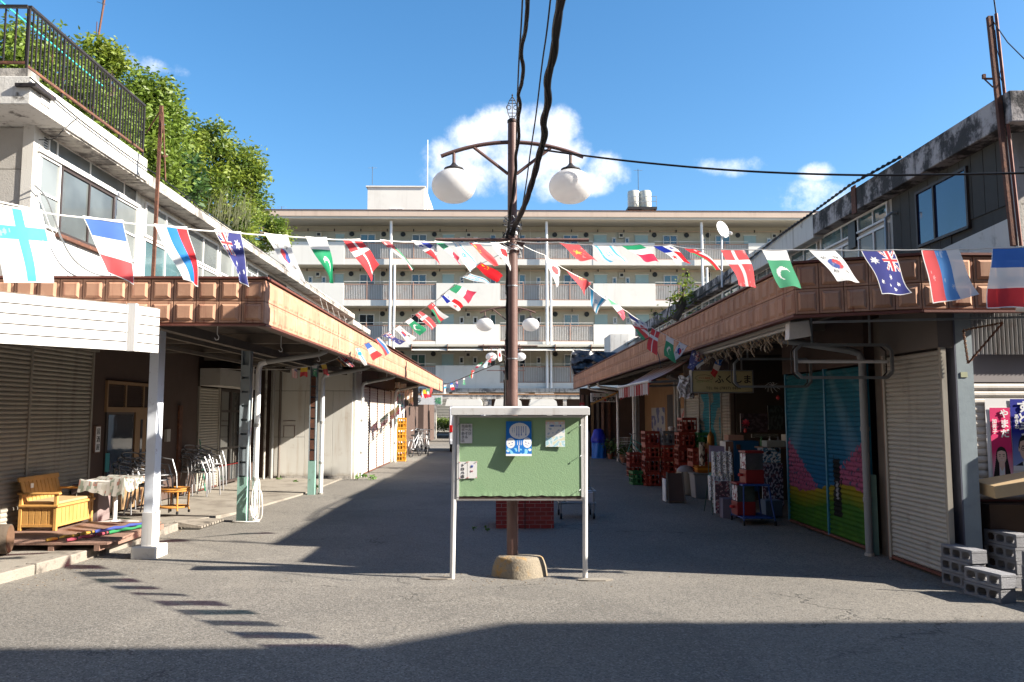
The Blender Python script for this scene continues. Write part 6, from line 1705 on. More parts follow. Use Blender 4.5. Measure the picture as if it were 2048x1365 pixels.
# yellow crates, stacked on end
def crate(w_, d_, h_, mat, ribs=4, bottles=False):
    """open-sided bottle crate around its own base centre"""
    m = MB(); t = .018
    x,y = w_/2,d_/2
    m.box(-x,-y,0,x,y,.014)
    for z0,z1 in ((0,.05),(h_*.42,h_*.52),(h_-.055,h_)):
        m.box(-x,-y,z0,x,-y+t,z1).box(-x,y-t,z0,x,y,z1).box(-x,-y+t,z0,-x+t,y-t,z1).box(x-t,-y+t,z0,x,y-t,z1)
    for k in range(ribs+1):
        q = -x+(w_-.03)*k/ribs; m.box(q,-y+.002,.05,q+.03,-y+t-.002,h_-.055).box(q,y-t+.002,.05,q+.03,y-.002,h_-.055)
    n2 = max(2,ribs-1)
    for k in range(n2+1):
        q = -y+(d_-.03)*k/n2; m.box(-x+.002,q,.05,-x+t-.002,q+.03,h_-.055).box(x-t+.002,q,.05,x-.002,q+.03,h_-.055)
    for k in range(1,3):
        q = -x+w_*k/3; m.box(q-.004,-y+t,.014,q+.004,y-t,h_*.7)
    m.box(-x+t,-.004,.014,x-t,.004,h_*.7)
    return m
cy_me = crate(.30,.30,.36,yellow_crate,3).mesh('crate', yellow_crate)
for k in range(4):
    o = inst(cy_me, 'crate', None, (-3.32+.01*(k % 2),27.1,.365*k), (0,0,.03*k)); tag(o, ['bottom','second','third','top'][k]+' yellow crate of the stack by the graffiti shutter', 'crate', 'yellow crates by the graffiti shutter')
# bicycles
def bicycle(loc, rz, label, col_):
    r = thing('bicycle', label, 'bicycle', loc, rz, 'bicycles parked in the arcade')
    L = dict(parent=r, local=True, smooth=True); R_w = .30
    for x in (-.5,.5):
        wl = MB().tube([(x+R_w*math.cos(a),0,R_w+R_w*math.sin(a)) for a in [2*math.pi*i/26 for i in range(26)]],.017,6,closed=True).build('wheel', black_pl, **L)
        m = MB()
        for k in range(12):
            a = math.pi*k/6; m.cyl((x,0,R_w),(x+R_w*math.cos(a),0,R_w+R_w*math.sin(a)),.0022,n=4,cap=False)
        m.cyl((x,-.04,R_w),(x,.04,R_w),.02,n=8); m.build('spokes', alu, wl, local=True)
    fm = M('bike_paint_'+col_, {'silver':(.5,.5,.52),'white':(.6,.6,.6),'teal':(.05,.25,.25)}[col_], .35,.1)
    m = MB(); m.tube([(-.5,0,R_w),(-.12,0,R_w-.03),(.34,0,.72)],.016,8); m.tube([(-.12,0,R_w-.03),(-.25,0,.78)],.015,8); m.tube([(-.5,0,R_w),(-.22,0,.66)],.010,6); m.tube([(-.2,0,.55),(.30,0,.80)],.013,6)
    m.tube([(.5,0,R_w),(.36,0,.68),(.32,0,.92)],.014,8); m.build('frame', fm, **L)
    MB().tube([(.20,-.26,.95),(.30,-.20,.98),(.32,0,.95),(.30,.20,.98),(.20,.26,.95)],.012,8).build('handlebar', alu, **L)
    MB().box(-.36,-.07,.77,-.14,.07,.82).build('saddle', black_pl, r, local=True, bevel=.02)
    m = MB()
    for z in (.66,.74,.86): m.tube([(.40,-.15,z),(.66,-.15,z),(.66,.15,z),(.40,.15,z)],.005,5,closed=True)
    for k in range(6): m.cyl((.40+.052*k,-.15,.66),(.40+.052*k,-.15,.86),.003,n=4).cyl((.40+.052*k,.15,.66),(.40+.052*k,.15,.86),.003,n=4)
    m.build('basket', alu, **L)
    m = MB(); m.tube([(-.5+.33*math.cos(a),0,R_w+.33*math.sin(a)) for a in [math.radians(20+14*i) for i in range(11)]],.016,5); m.build('mudguard', fm, **L)
    MB().box(-.72,-.06,.62,-.34,.06,.64).build('carrier', alu, r, local=True)
    MB().cyl((-.12,-.10,R_w-.03),(-.12,.10,R_w-.03),.06,n=12).build('crank', black_pl, **L)
bicycle((-3.15,30.0,0), 1.35, 'silver bicycle parked nearest at the far left of the arcade', 'silver')
bicycle((-2.85,31.3,0), 1.75, 'white bicycle parked behind the silver one at the far left', 'white')
bicycle((-3.2,32.4,0), 1.5, 'rearmost white bicycle in the row at the far left', 'white')
# van at the end of the alley
vn = thing('parked_van', 'white box van parked tail-on at the end of the alley, mostly behind the notice board', 'van', (-1.4,35,0))
vw = M('van_white',(.72,.73,.75),.3,.03,1,coat=.5)
x0,x1,y0,y1 = -2.12,-.62,33.4,36.8
m = MB(); prof = [(y0,.32),(y0,1.0),(y0+.10,1.82),(y0+.3,1.90),(y1-1.1,1.90),(y1-.5,1.25),(y1,1.05),(y1,.32)]
m.add([(x0,y,z) for y,z in prof]+[(x1,y,z) for y,z in prof],[tuple(range(8)),tuple(range(15,7,-1))]+[(i,8+i,8+(i+1) % 8,(i+1) % 8) for i in range(8)])
m.build('body', vw, vn, bevel=.04)
MB().add([(x0+.14,y0-.0,1.05),(x1-.14,y0-.0,1.05),(x1-.2,y0+.078,1.68),(x0+.2,y0+.078,1.68),(x0+.14,y0-.012,1.05),(x1-.14,y0-.012,1.05),(x1-.2,y0+.066,1.68),(x0+.2,y0+.066,1.68)],[(0,3,2,1),(4,5,6,7),(0,1,5,4),(1,2,6,5),(2,3,7,6),(3,0,4,7)]).build('rear_window', dark_glass, vn)
for x in (x0+.02,x1-.14): MB().box(x,y0-.02,.82,x+.12,y0+.03,1.12).build('tail_light', M('red_lens',(.5,.01,.01),.2,.05,coat=.5), vn, bevel=.01)
MB().box(x0+.04,y0-.05,.32,x1-.04,y0+.02,.50).build('bumper', vw, vn, bevel=.02)
MB().box(x0+.5,y0-.03,.55,x0+.85,y0-.012,.70).build('number_plate', M('plate_yellow',(.6,.5,.05),.5,.03), vn)
for x in (x0+.02,x1-.16):
    for y in (y0+.5,y1-.6):
        wl = MB().cyl((x,y,.27),(x+.14,y,.27),.27,n=20).build('wheel', black_pl, vn, smooth=True); MB().cyl((x-.006,y,.27),(x+.146,y,.27),.14,n=14).build('rim', alu, wl, smooth=True)
MB().box(x0-.004,y0+.4,1.15,x0+.002,y0+1.5,1.62).build('side_window', dark_glass, vn)
tag(MB().box(-7,64.2,0,-1.0,64.6,.12).build('hedge_kerb', kerb_m), 'kerb in front of the clipped hedge beyond the underpass', 'kerb')
hd = foliage('hedge', [(-5.6,65.4,.7,.7,.5,.6),(-4.8,65.4,.65,.8,.5,.55),(-4.0,65.5,.7,.7,.5,.6),(-3.1,65.4,.65,.8,.5,.55),(-2.2,65.4,.65,.8,.5,.55)], 9000, .07, leaf_g, None, 50, label='clipped green hedge in the sun beyond the underpass', cat='hedge', cl=2.)
# ------------------------------------------------------------- RIGHT SIDE OBJECTS
# cinder blocks: each one its own thing
def block_mesh():
    L_,W2,H_ = .40,.16,.12
    m = MB(); t = .026
    # holes run front to back; ends are grooved
    m.box(-L_/2,-W2/2,0,L_/2,W2/2,t); m.box(-L_/2,-W2/2,H_-t,L_/2,W2/2,H_)
    n = 3; g = .062
    xs = [-L_/2+.0+(L_-t)*k/n for k in range(n+1)]
    for k,x in enumerate(xs):
        if k in (0,n):
            s = -1 if k == 0 else 1
            x0 = x if k == 0 else x; m.add([(x0,-W2/2,t),(x0+t,-W2/2,t),(x0+t,W2/2,t),(x0,W2/2,t),(x0,-W2/2,H_-t),(x0+t,-W2/2,H_-t),(x0+t,W2/2,H_-t),(x0,W2/2,H_-t)],[(0,1,5,4),(1,2,6,5),(2,3,7,6),(3,0,4,7)])
        else: m.add([(x,-W2/2,t),(x+t,-W2/2,t),(x+t,W2/2,t),(x,W2/2,t),(x,-W2/2,H_-t),(x+t,-W2/2,H_-t),(x+t,W2/2,H_-t),(x,W2/2,H_-t)],[(0,1,5,4),(1,2,6,5),(2,3,7,6),(3,0,4,7)])
    # top web closes the three rounded core holes behind the mouth
    for k in range(n):
        a,b2 = xs[k]+t,xs[k+1]; q = .014
        for (p,z0,z1,sx) in ((a,t,t+q,1),(a,H_-t-q,H_-t,1),(b2-q,t,t+q,1),(b2-q,H_-t-q,H_-t,1)): m.box(p,-W2/2,z0,p+q,W2/2,z1)
    return m
bm_ = block_mesh(); me_blk = bm_.mesh('cinder_block', blk)
BL = [ # x, y, z, rotation, description
 (4.31,7.50,0,1.72,'bottom block of the left three-high stack'),(4.305,7.505,.122,1.70,'middle block of the left three-high stack'),(4.31,7.49,.244,1.73,'top block of the left three-high stack'),
 (4.26,7.04,0,1.80,'lower block of the front pair'),(4.265,7.03,.122,1.79,'upper block of the front pair')]
for k in range(4): BL.append((4.80+.01*(k % 2),7.62,.122*k,1.66+.02*k,['bottom','second','third','top'][k]+' block of the four-high stack under the column'))
for k in range(3): BL.append((4.80+.006*k,7.08,.122*k,1.72-.02*k,['bottom','middle','top'][k]+' block of the three-high stack at the frame edge'))
for k in range(2): BL.append((4.66,6.66,.122*k,1.80,['lower','upper'][k]+' block in the right foreground corner'))
for (x,y,z,a,l) in BL:
    o = inst(me_blk, 'cinder_block', None, (x,y,z), (0,0,a)); tag(o, 'grey cinder block, '+l, 'cinder block', 'cinder blocks stacked at the right edge')
    b = o.modifiers.new('bevel','BEVEL'); b.width = .004; b.segments = 1
# posters
def portrait(s, t, cx, cy, w_, skin, hair, longhair=False, glasses=False, suit=None, tie=None, bgc=None):
    """simple printed portrait; returns colour or None"""
    X_, Y_ = (s-cx)/w_, (t-cy)/w_
    if glasses:
        for e in (-.38,.38):
            q = math.hypot((X_-e)*1.0,(Y_-.02)*1.5)
            if .24 < q < .32: return (.12,.09,.08)
        if abs(Y_-.0) < .03 and abs(X_) < .15: return (.12,.09,.08)
    face = (X_/.88)**2+((Y_-.02)/(1.18))**2 < 1
    if face:
        if Y_ < -.62-.18*math.cos(X_*2): return hair
        if abs(Y_+.22) < .05 and .18 < abs(X_) < .58: return (.10,.07,.06)
        if abs(Y_-.02) < .05 and .22 < abs(X_) < .52: return (.06,.04,.04)
        if abs(Y_-.36) < .05 and abs(X_) < .16: return tuple(c*.78 for c in skin)
        if abs(Y_-.64-.10*(-(X_/.35)**2)) < .055 and abs(X_) < .34: return (.55,.16,.15) if abs(Y_-.64) < .02 else (.78,.74,.72)
        return tuple(c*(1-.10*abs(X_)) for c in skin)
    if longhair:
        if (X_/1.08)**2+((Y_+.10)/1.28)**2 < 1 and Y_ < .5: return hair
        if .55 < abs(X_)+.0 < 1.05+.22*max(0,Y_) and Y_ >= -.2: return hair
        if abs(X_) < .5 and Y_ > .9: return skin if Y_ < 2.2-abs(X_)*1.5 else (.70,.70,.70)
    else:
        if (X_/1.0)**2+((Y_+.18)/1.16)**2 < 1 and Y_ < .0: return hair
        if abs(abs(X_)-.93) < .10 and -.15 < Y_ < .30: return skin
        if abs(X_) < .42 and 1.0 < Y_ < 1.35: return tuple(c*.85 for c in skin)
        if Y_ > 1.15+.45*max(0,abs(X_)-.3):
            if tie and abs(X_) < .13+.05*(Y_-1.3): return tie
            if abs(X_) < .55-.20*(Y_-1.3): return (.75,.75,.77)
            return suit
    return None
def poster(label, x0, x1, z0, z1, fcol, nx, ny):
    o = painted('election_poster', lambda s,t: ((x0+(x1-x0)*s)*KE, 7.910+.002*math.sin(t*7), 1.6+(z1-(z1-z0)*t-1.6)*KE), nx, ny, fcol, paper, thick=(0,.0015,0))
    return tag(o, label, 'poster', None)
def pink(s,t):
    k = max(0,min(1,(t-.62)/.38)); bg = (.66*(1-k)+.75*k,.025*(1-k)+.45*k,.14*(1-k)+.55*k)
    if t > .50:
        c = portrait(s,t*2.55,.47,.70*2.55,.255,(.72,.50,.40),(.018,.014,.014),longhair=True)
        if c: return c
    return bg
SKN = (.68,.47,.36)
def blue(s,t):
    k = max(0,min(1,(t-.45)/.5)); bg = (.012+.25*k,.02+.32*k,.28+.35*k)
    if t > .93: return (.72,.72,.74)
    c = portrait(s,t*1.70,.44,.69*1.70,.245,SKN,(.018,.016,.016),glasses=True,suit=(.02,.02,.028),tie=(.03,.13,.42)) if t > .48 else None
    return c or bg
wp = painted('election_poster', lambda s,t: ((4.635+(5.62-4.635)*s)*KE, 7.918, 1.6+(1.745-.75*t-1.6)*KE), 4, 4, lambda s,t: (.76,.74,.73), paper, thick=(0,.002,0))
tag(wp, 'large white backing sheet under the election posters', 'poster')
p1 = poster('pink election poster with a smiling long-haired woman and white lettering', 4.672,4.868,1.0,1.655, pink, 64, 210)
p2 = poster('dark blue election poster with a man in glasses and tie, cut by the frame edge', 4.873,5.17,1.06,1.738, blue, 96, 220)
fy = 7.903
qz = lambda z: 1.6+(z-1.6)*KE
for ch,z in zip('やまだ',(1.565,1.472,1.38)): text(ch, .088*KE, ink_white, (4.762*KE,fy,qz(z)), (1,0,0), (0,0,1), p1, bold=.0028)
for ch,z in zip('加奈子',(1.51,1.462,1.414)): text(ch, .046*KE, ink_white, (4.685*KE,fy,qz(z)), (1,0,0), (0,0,1), p1, bold=.0013)
for ch,z in zip('すどう',(1.62,1.51,1.40)): text(ch, .118*KE, ink_white, (4.930*KE,fy,qz(z)), (1,0,0), (0,0,1), p2, bold=.0035)
for ch,z in zip('あきお',(1.555,1.507,1.459)): text(ch, .047*KE, ink_white, (4.90*KE,fy,qz(z)), (1,0,0), (0,0,1), p2, bold=.0013)
# leaning timber and clutter beneath the posters
lb = thing('tilted_box', 'pale tilted wooden tray propped up below the election posters', 'tray', (4.9,7.3,.9))
m = MB(); m.slab([(4.66,7.52,.80),(5.6,7.15,1.02),(5.6,7.17,1.135),(4.66,7.54,.915)],(.0,.34,.03)); m.build('tray', M('pale_plywood',(.50,.36,.20),.7,.08,4,streak=((.36,.24,.12),.3,12)), lb, bevel=.004)
MB().box(4.73,7.74,.0,5.7,7.93,.72).build('dark_cabinet', M('brown_cabinet',(.06,.04,.032),.8,.15), lb)
for (p,q) in (((4.72,7.12,.78),(4.86,7.02,.34)),((4.74,7.1,.6),(4.90,7.05,.3)),((4.95,7.05,.75),(5.0,7.0,.36))): MB().bar(p,q,.014,.03).build('leaning_strip', wood_d, lb)
MB().box(4.93,7.02,.40,5.3,7.10,.58).build('plank_end', wood_l, lb)

# beer crates -- every one a thing of its own
me_r = crate(.33,.42,.30,red_crate,3).mesh('crate', red_crate); me_g = crate(.33,.42,.30,grey_crate,3).mesh('crate', grey_crate); me_gr = crate(.30,.40,.30,green_crate,3).mesh('crate', green_crate)
HC = .302
stk = [(3.38,18.0,4,'stack at the left end of the crate wall',{}),(3.75,17.75,4,'second crate stack from the left',{3:'g'}),(4.10,17.55,5,'tallest crate stack, by the pale pipes',{}),(3.86,16.75,4,'front crate stack in the middle',{}),
       (4.22,16.6,4,'crate stack against the clouded shutter',{3:'G'}),(3.95,15.95,3,'low crate stack nearest the bins',{})]
words = ['bottom','second','third','fourth','top']
for (x,y,n,nm,sp) in stk:
    for k in range(n):
        me, c = (me_r,'red')
        if sp.get(k) == 'g': me, c = (me_g,'grey')
        if sp.get(k) == 'G': me, c = (me_gr,'green')
        o = inst(me, 'beer_crate', None, (x+rnd.uniform(-.012,.012),y+rnd.uniform(-.012,.012),HC*k), (0,0,rnd.uniform(-.03,.03)))
        tag(o, '%s plastic bottle crate, %s of the %s' % (c, 'top' if k == n-1 else words[k], nm), 'crate', 'bottle crates stacked along the right arcade')
o = inst(me_gr, 'beer_crate', None, (3.12,18.25,0), (0,0,.05)); tag(o, 'green bottle crate standing on the ground at the left foot of the crate wall', 'crate', 'bottle crates stacked along the right arcade')
for k in range(2):
    o = inst(me_r, 'beer_crate', None, (3.45,20.6,HC*k), (0,0,.03)); tag(o, ['lower','upper'][k]+' red crate of the pair behind the left end of the crate wall', 'crate', 'bottle crates stacked along the right arcade')
tag(MB().lathe([(.05,0),(.07,.02),(.075,.08),(.05,.1)],(3.78,17.6,1.215),12).build('white_pot', white_paint, smooth=True), 'little white pot standing on top of the crates', 'pot')
tag(MB().box(4.05,15.95,.91,4.16,16.05,1.0).build('small_carton', wood_l), 'small tan carton on the low crate stack', 'carton')

# sandwich board
sw = thing('sandwich_board', 'dark wooden sandwich board standing in the shade before the crates', 'sign', (3.17,14.6,0))
for s in (0,1):
    y0 = 14.42+.30*s
    MB().slab([(3.02,y0,.03),(3.32,y0-.0,.03),(3.31,14.57,.52),(3.03,14.57,.52)],(0,.02,0)).build('board', dark_wall, sw)
    m = MB(); m.bar((3.02,y0-.008,0),(3.03,14.565,.54),.024); m.bar((3.32,y0-.008,0),(3.31,14.565,.54),.024); m.build('frame', beam_m, sw)
MB().box(2.98,14.5,.02,3.0,14.75,.42).build('side_leaflets', ink_white, sw)

# bins, lantern and baskets
b1 = thing('storage_bin', 'grey square plastic bin with lid at the end of the crates', 'bin', (3.83,15.3,0))
gp = M('light_grey_plastic',(.24,.24,.26),.5,.05,6)
m = MB(); m.add([(3.70,15.2,0),(3.98,15.2,0),(3.98,15.55,0),(3.70,15.55,0),(3.67,15.17,.44),(4.01,15.17,.44),(4.01,15.58,.44),(3.67,15.58,.44)],[(0,3,2,1),(4,5,6,7),(0,1,5,4),(1,2,6,5),(2,3,7,6),(3,0,4,7)]); m.build('body', gp, b1, bevel=.015)
MB().box(3.655,15.15,.44,4.02,15.6,.475).build('lid', grey_crate, b1, bevel=.01)
b2_ = thing('storage_bin', 'rounded cream bin half hidden behind the grey square bin', 'bin', (3.62,15.85,0))
MB().lathe([(.13,0),(.17,.02),(.185,.42),(.17,.46)],(3.68,15.9,0),20).build('body', M('cream_bin',(.30,.27,.22),.6,.08), b2_, smooth=True)
MB().lathe([(.18,0),(.17,.04),(.10,.10),(.01,.12)],(3.68,15.9,.46),20).build('lid', gp, b2_, smooth=True)
MB().lathe([(.13,0),(.145,.01),(.155,.42),(.15,.5)],(4.06,15.0,0),18).build('teal_bin', M('teal_plastic',(.01,.20,.17),.5,.1), smooth=True)
tag(bpy.data.objects['teal_bin'], 'teal plastic bin between the grey bin and the newspaper rack', 'bin')
tag(MB().box(3.66,13.75,.0,3.92,13.85,.05).build('pale_green_bar', M('pale_green_plastic',(.20,.36,.28),.6,.05), bevel=.01), 'pale green bar lying on the ground by the bins', 'bar')
bk = thing('basket_stack', 'orange plastic baskets stacked on the grey bin', 'baskets', (3.9,15.35,.48))
for k in range(3):
    m = MB(); z = .48+.04*k; m.add([(3.76,15.2,z),(4.04,15.2,z),(4.04,15.45,z),(3.76,15.45,z),(3.73,15.17,z+.05),(4.07,15.17,z+.05),(4.07,15.48,z+.05),(3.73,15.48,z+.05)],[(0,3,2,1),(0,1,5,4),(1,2,6,5),(2,3,7,6),(3,0,4,7)]); m.build('basket', yellow_crate if k == 1 else M('orange_plastic',(.42,.15,.02),.5,.1), bk)
ln = thing('paper_lantern', 'tall white cylindrical lantern with painted figures beside the baskets', 'lantern', (3.86,15.3,.6))
painted('shade', lambda s,t: (3.86+.055*math.cos(6.283*s), 15.3+.055*math.sin(6.283*s), 1.05-.45*t), 24, 20, lambda s,t: (.55,.50,.42) if mnoise.noise(Vector((s*8,t*6,1))) < .12 else (.10,.07,.06), paper, ln)
gl = thing('gold_lantern', 'small amber lantern with domed top above the basket stack', 'lantern', (4.02,15.25,.6))
MB().lathe([(.06,.0),(.06,.34),(.065,.35),(.065,.55),(.05,.60),(.01,.66)],(4.03,15.28,.60),16).build('body', M('amber_metal',(.30,.14,.03),.35,.3,9,metal=.5), gl, smooth=True)
# newspaper rack
nr = thing('newspaper_rack', 'wire rack crammed with white newspapers on thin green legs', 'rack', (3.5,13.0,0))
news = lambda s,t: (.85,.85,.83) if mnoise.noise(Vector((s*26,t*34,3))) > -.12 else ((.12,.12,.14) if mnoise.noise(Vector((s*5,t*5,9))) < .22 else [(.35,.08,.10),(.10,.16,.35),(.5,.42,.2)][int(s*9+t*7) % 3])
for (x0,x1,y,z0,z1,dx) in ((3.44,3.76,12.95,.62,.98,0),(3.36,3.58,12.88,.22,.60,0),(3.58,3.72,12.92,.24,.62,0)):
    o = painted('newspaper', lambda s,t: (x0+(x1-x0)*s, y-.015*math.sin(s*22)-.03*t, z1-(z1-z0)*t+.01*math.sin(s*17)), 30, 36, news, paper, nr, thick=(0,.10,0))
m = MB()
for x in (3.36,3.70): m.tube([(x,12.72,0),(x+.02,12.98,.55),(x+.02,13.0,.95)],.008,6); m.tube([(x,13.25,0),(x+.02,13.0,.55)],.008,6)
m.tube([(3.36,12.78,.1),(3.70,12.78,.1)],.007,6); m.build('stand', M('dark_green_wire',(.03,.07,.05),.5,.1), nr, smooth=True)
tag(MB().slab([(3.56,13.6,.78),(3.96,13.5,.78),(3.96,13.5,1.04),(3.56,13.6,1.06)],(0,.03,0)).build('purple_board', M('mauve_board',(.22,.19,.28),.7,.1,4)), 'mauve-grey board above the newspaper rack', 'board')
# blue cabinet with machines
cb = thing('vending_cabinet', 'blue steel cabinet with a picture panel on its narrow side', 'cabinet', (4.15,13.6,0))
bluem = M('cabinet_blue',(.01,.085,.19),.45,.08,3)
MB().box(3.93,13.45,.30,4.36,13.85,1.14).build('body', bluem, cb, bevel=.01)
painted('picture_panel', lambda s,t: (3.925-.0, 13.85-.4*s, 1.12-.78*t), 24, 40, lambda s,t: (.5,.46,.42) if ((s-.5)**2+(t-.18)**2 < .05 and t < .3) else ((.16,.09,.07) if t < .32 else ((.10,.10,.11) if t < .62 else [(.4,.38,.34),(.3,.14,.05),(.12,.12,.14)][int(abs(mnoise.noise(Vector((s*5,t*7,2))))*8) % 3])), paper, cb)
painted('front_panel', lambda s,t: (3.80+.12*s, 13.46, 1.13-.86*t), 20, 60, lambda s,t: (.75,.70,.62) if (t < .28 and abs(s-.5) < .16*(t*5) and t > .1) else ((.20,.11,.08) if t < .29 else ((.09,.085,.09) if t < .62 else [(.5,.47,.4),(.32,.16,.05),(.10,.10,.12)][int(abs(mnoise.noise(Vector((s*3,t*9,2))))*8) % 3])), paper, cb, thick=(0,.35,0))
MB().box(3.98,13.43,1.0,4.04,13.447,1.08).build('label_plate', rust_steel, cb)
tag(MB().box(3.86,13.5,1.145,4.12,13.75,1.235).build('flat_carton', M('peach_carton',(.36,.20,.14),.8,.1), bevel=.004), 'peach-coloured carton lying on the blue cabinet', 'carton')
fw = thing('artificial_flower', 'red artificial flower standing on the blue cabinet', 'flower', (4.15,13.6,1.15))
MB().cyl((4.18,13.6,1.14),(4.19,13.6,1.42),.004,n=6).build('stem', black_steel, fw)
for k in range(9):
    a = k*.7; q = Vector((4.19,13.58,1.43)); MB().add([tuple(q),tuple(q+Vector((.05*math.cos(a),-.02,.05*math.sin(a)))),tuple(q+Vector((.08*math.cos(a+.2),0,.08*math.sin(a+.2)))),tuple(q+Vector((.05*math.cos(a+.45),.02,.05*math.sin(a+.45))))],[(0,1,2,3)]).build('petal', M('red_petal',(.60,.05,.09),.6,.1,transl=.3), fw)
MB().lathe([(.01,0),(.03,.02),(.02,.07),(.005,.08)],(4.17,13.56,1.27),8).build('bud', ink_red, fw)
def toy_machine(x,y,z,label):
    r = thing('capsule_machine', label, 'vending machine', (x,y,z), 0, 'red capsule vending machines')
    rp = M('machine_red',(.24,.018,.02),.4,.05,4)
    MB().box(x-.135,y-.16,z,x+.135,y+.16,z+.20).build('base', rp, r, bevel=.012)
    MB().box(x-.125,y-.15,z+.20,x+.125,y+.15,z+.44).build('hopper', M('capsule_hopper',(.07,.08,.085),.15,.3,18,coat=.6), r)
    MB().box(x-.14,y-.165,z+.44,x+.14,y+.165,z+.475).build('lid', rp, r, bevel=.01)
    painted('card', lambda s,t: (x-.128, y+.12-.26*s, z+.43-.22*t), 16, 16, lambda s,t: (.72,.70,.66) if mnoise.noise(Vector((s*6,t*6,x))) > -.15 else (.35,.12,.12), paper, r)
    MB().lathe([(.001,0),(.035,.0),(.035,.03),(.02,.04)],(x-.17,y,z+.10),10).build('knob', ink_red, r, smooth=True)
MX,MY = 3.72,11.75
toy_machine(3.72,11.85,.58,'upper red capsule machine on the blue trolley stand')
toy_machine(3.60,11.9,.115,'lower red capsule machine on the bottom shelf of the blue stand')
ts = thing('trolley_stand', 'blue tubular trolley stand with castors carrying the capsule machines', 'stand', (3.68,11.85,0))
bs_ = M('stand_blue',(.02,.07,.26),.45,.1)
for (x,y,dx,dy) in ((3.52,11.6,-.03,-.08),(3.88,11.6,.06,-.08),(3.52,12.08,-.03,.06),(3.88,12.08,.06,.06)):
    MB().tube([(x+dx,y+dy,.07),(x,y,.57)],.011,8).build('leg', bs_, ts, smooth=True)
    MB().cyl((x+dx-.012,y+dy,.035),(x+dx+.012,y+dy,.035),.035,n=12).build('castor', black_pl, ts, smooth=True)
MB().box(3.50,11.58,.555,3.90,12.10,.578).build('shelf', bs_, ts, bevel=.004); MB().box(3.48,11.55,.095,3.92,12.13,.113).build('shelf', bs_, ts, bevel=.004)
tag(painted('print_panel', lambda s,t: (3.36+.22*s, 12.55-.02*s, .55-.50*t), 30, 60, lambda s,t: (.10,.06,.08) if mnoise.noise(Vector((s*4,t*9,6))) > -.05 else ((.40,.38,.38) if mnoise.noise(Vector((s*14,t*20,1))) > 0 else (.30,.10,.12)), paper, thick=(0,.10,0)), 'dark illustrated panel standing beside the newspaper rack', 'panel')
# poster boards behind
tag(painted('poster_board', lambda s,t: (4.18+.36*s, 12.95-.02*s, 1.05-.24*t), 50, 30, lambda s,t: (.02,.03,.05) if mnoise.noise(Vector((s*5+3,t*4,2))) < -.30 else ((.07,.20,.32) if mnoise.noise(Vector((s*9,t*7,8))) > .02 else (.55,.60,.64)), paper, thick=(0,.02,0)), 'pale blue and white printed board right of the blue cabinet', 'poster')
tag(painted('poster_board', lambda s,t: (4.22+.33*s, 12.9-.02*s, .80-.68*t), 60, 100, lambda s,t: (.30,.33,.42) if mnoise.noise(Vector((s*12,t*16,2))) > .10 else ((.03,.04,.08) if mnoise.noise(Vector((s*5,t*9,8))) > -.12 else (.13,.07,.10)), paper, thick=(0,.02,0)), 'tall dark crowded poster behind the capsule machines', 'poster')
tag(MB().box(4.08,12.35,.02,4.34,12.6,.27).build('pale_blue_crate', M('pale_blue_box',(.12,.17,.24),.6,.1), bevel=.008), 'pale blue box on the ground right of the trolley stand', 'box')
# items inside the dark shop
for k,(x0,x1,z0,z1,c,l) in enumerate(((4.5,5.0,1.25,1.60,(.05,.04,.05),'dark framed poster on the inner shop wall'),(5.02,5.3,1.3,1.75,(.035,.05,.05),'greenish framed picture on the inner shop wall'),(4.7,5.2,1.15,1.22,(.10,.11,.10),'long shelf with small things inside the shop'))):
    tag(painted('wall_item', lambda s,t: (x0+(x1-x0)*s, 14.9, z1-(z1-z0)*t), 24, 24, lambda s,t: c if mnoise.noise(Vector((s*7,t*7,k))) < .1 else tuple(q*2.2 for q in c), paper, thick=(0,.04,0)), l, 'picture')
MB().box(4.44,14.96,0,5.5,15.0,2.8).build('back_wall', M('dark_olive_wall',(.075,.062,.05),.9,.15,3), RB)
gn = thing('hanging_ornament', 'white frayed ornament with a red ball hanging inside the dark shop', 'ornament', (4.1,11.3,2.0))
for k in range(10):
    a = k*.63; MB().tube([(4.12,12.0,2.02),(4.12+.08*math.cos(a),12.0,2.02+.05*math.sin(a)),(4.12+.12*math.cos(a+.3),12.0,1.99+.08*math.sin(a+.3))],.003,4).build('strand', rope_m, gn)
MB().lathe([(.001,0),(.03,.03),(.03,.05),(.001,.08)],(4.2,12.0,1.80),10).build('ball', ink_red, gn, smooth=True)

# far right: blue tarpaulin over a machine, bicycle, posters, shop fronts
def bt(s,t):
    a = 6.283*s; z = 1.02*(1-t)
    r_ = (.16+.10*min(1,t*3.2)) if t < .45 else .24
    r_ *= 1+.06*math.sin(a*7+t*3)*min(1,t*2)
    return (3.56+r_*math.cos(a)*1.05, 28.9+r_*math.sin(a), z+.0)
tc_ = thing('covered_machine', 'object wrapped in bright blue tarpaulin standing by the far right shops', 'covered object', (3.56,28.9,0))
painted('cover', bt, 48, 26, lambda s,t: (.008,.022,.40) if t < .45 else (.01,.14,.55), M('blue_tarpaulin_printed',(1,1,1),.45,.15,6,.2,14,attr=True), tc_)
MB().lathe([(.01,.03),(.10,.02),(.165,-.02)],(3.56,28.9,1.02),20).build('cover_top', M('dark_blue_tarp',(.008,.022,.40),.45,.1), tc_, smooth=True)
bicycle((4.35,24.6,0), 2.6, 'dark bicycle leaning in the shade by the white downpipe, right arcade', 'teal')
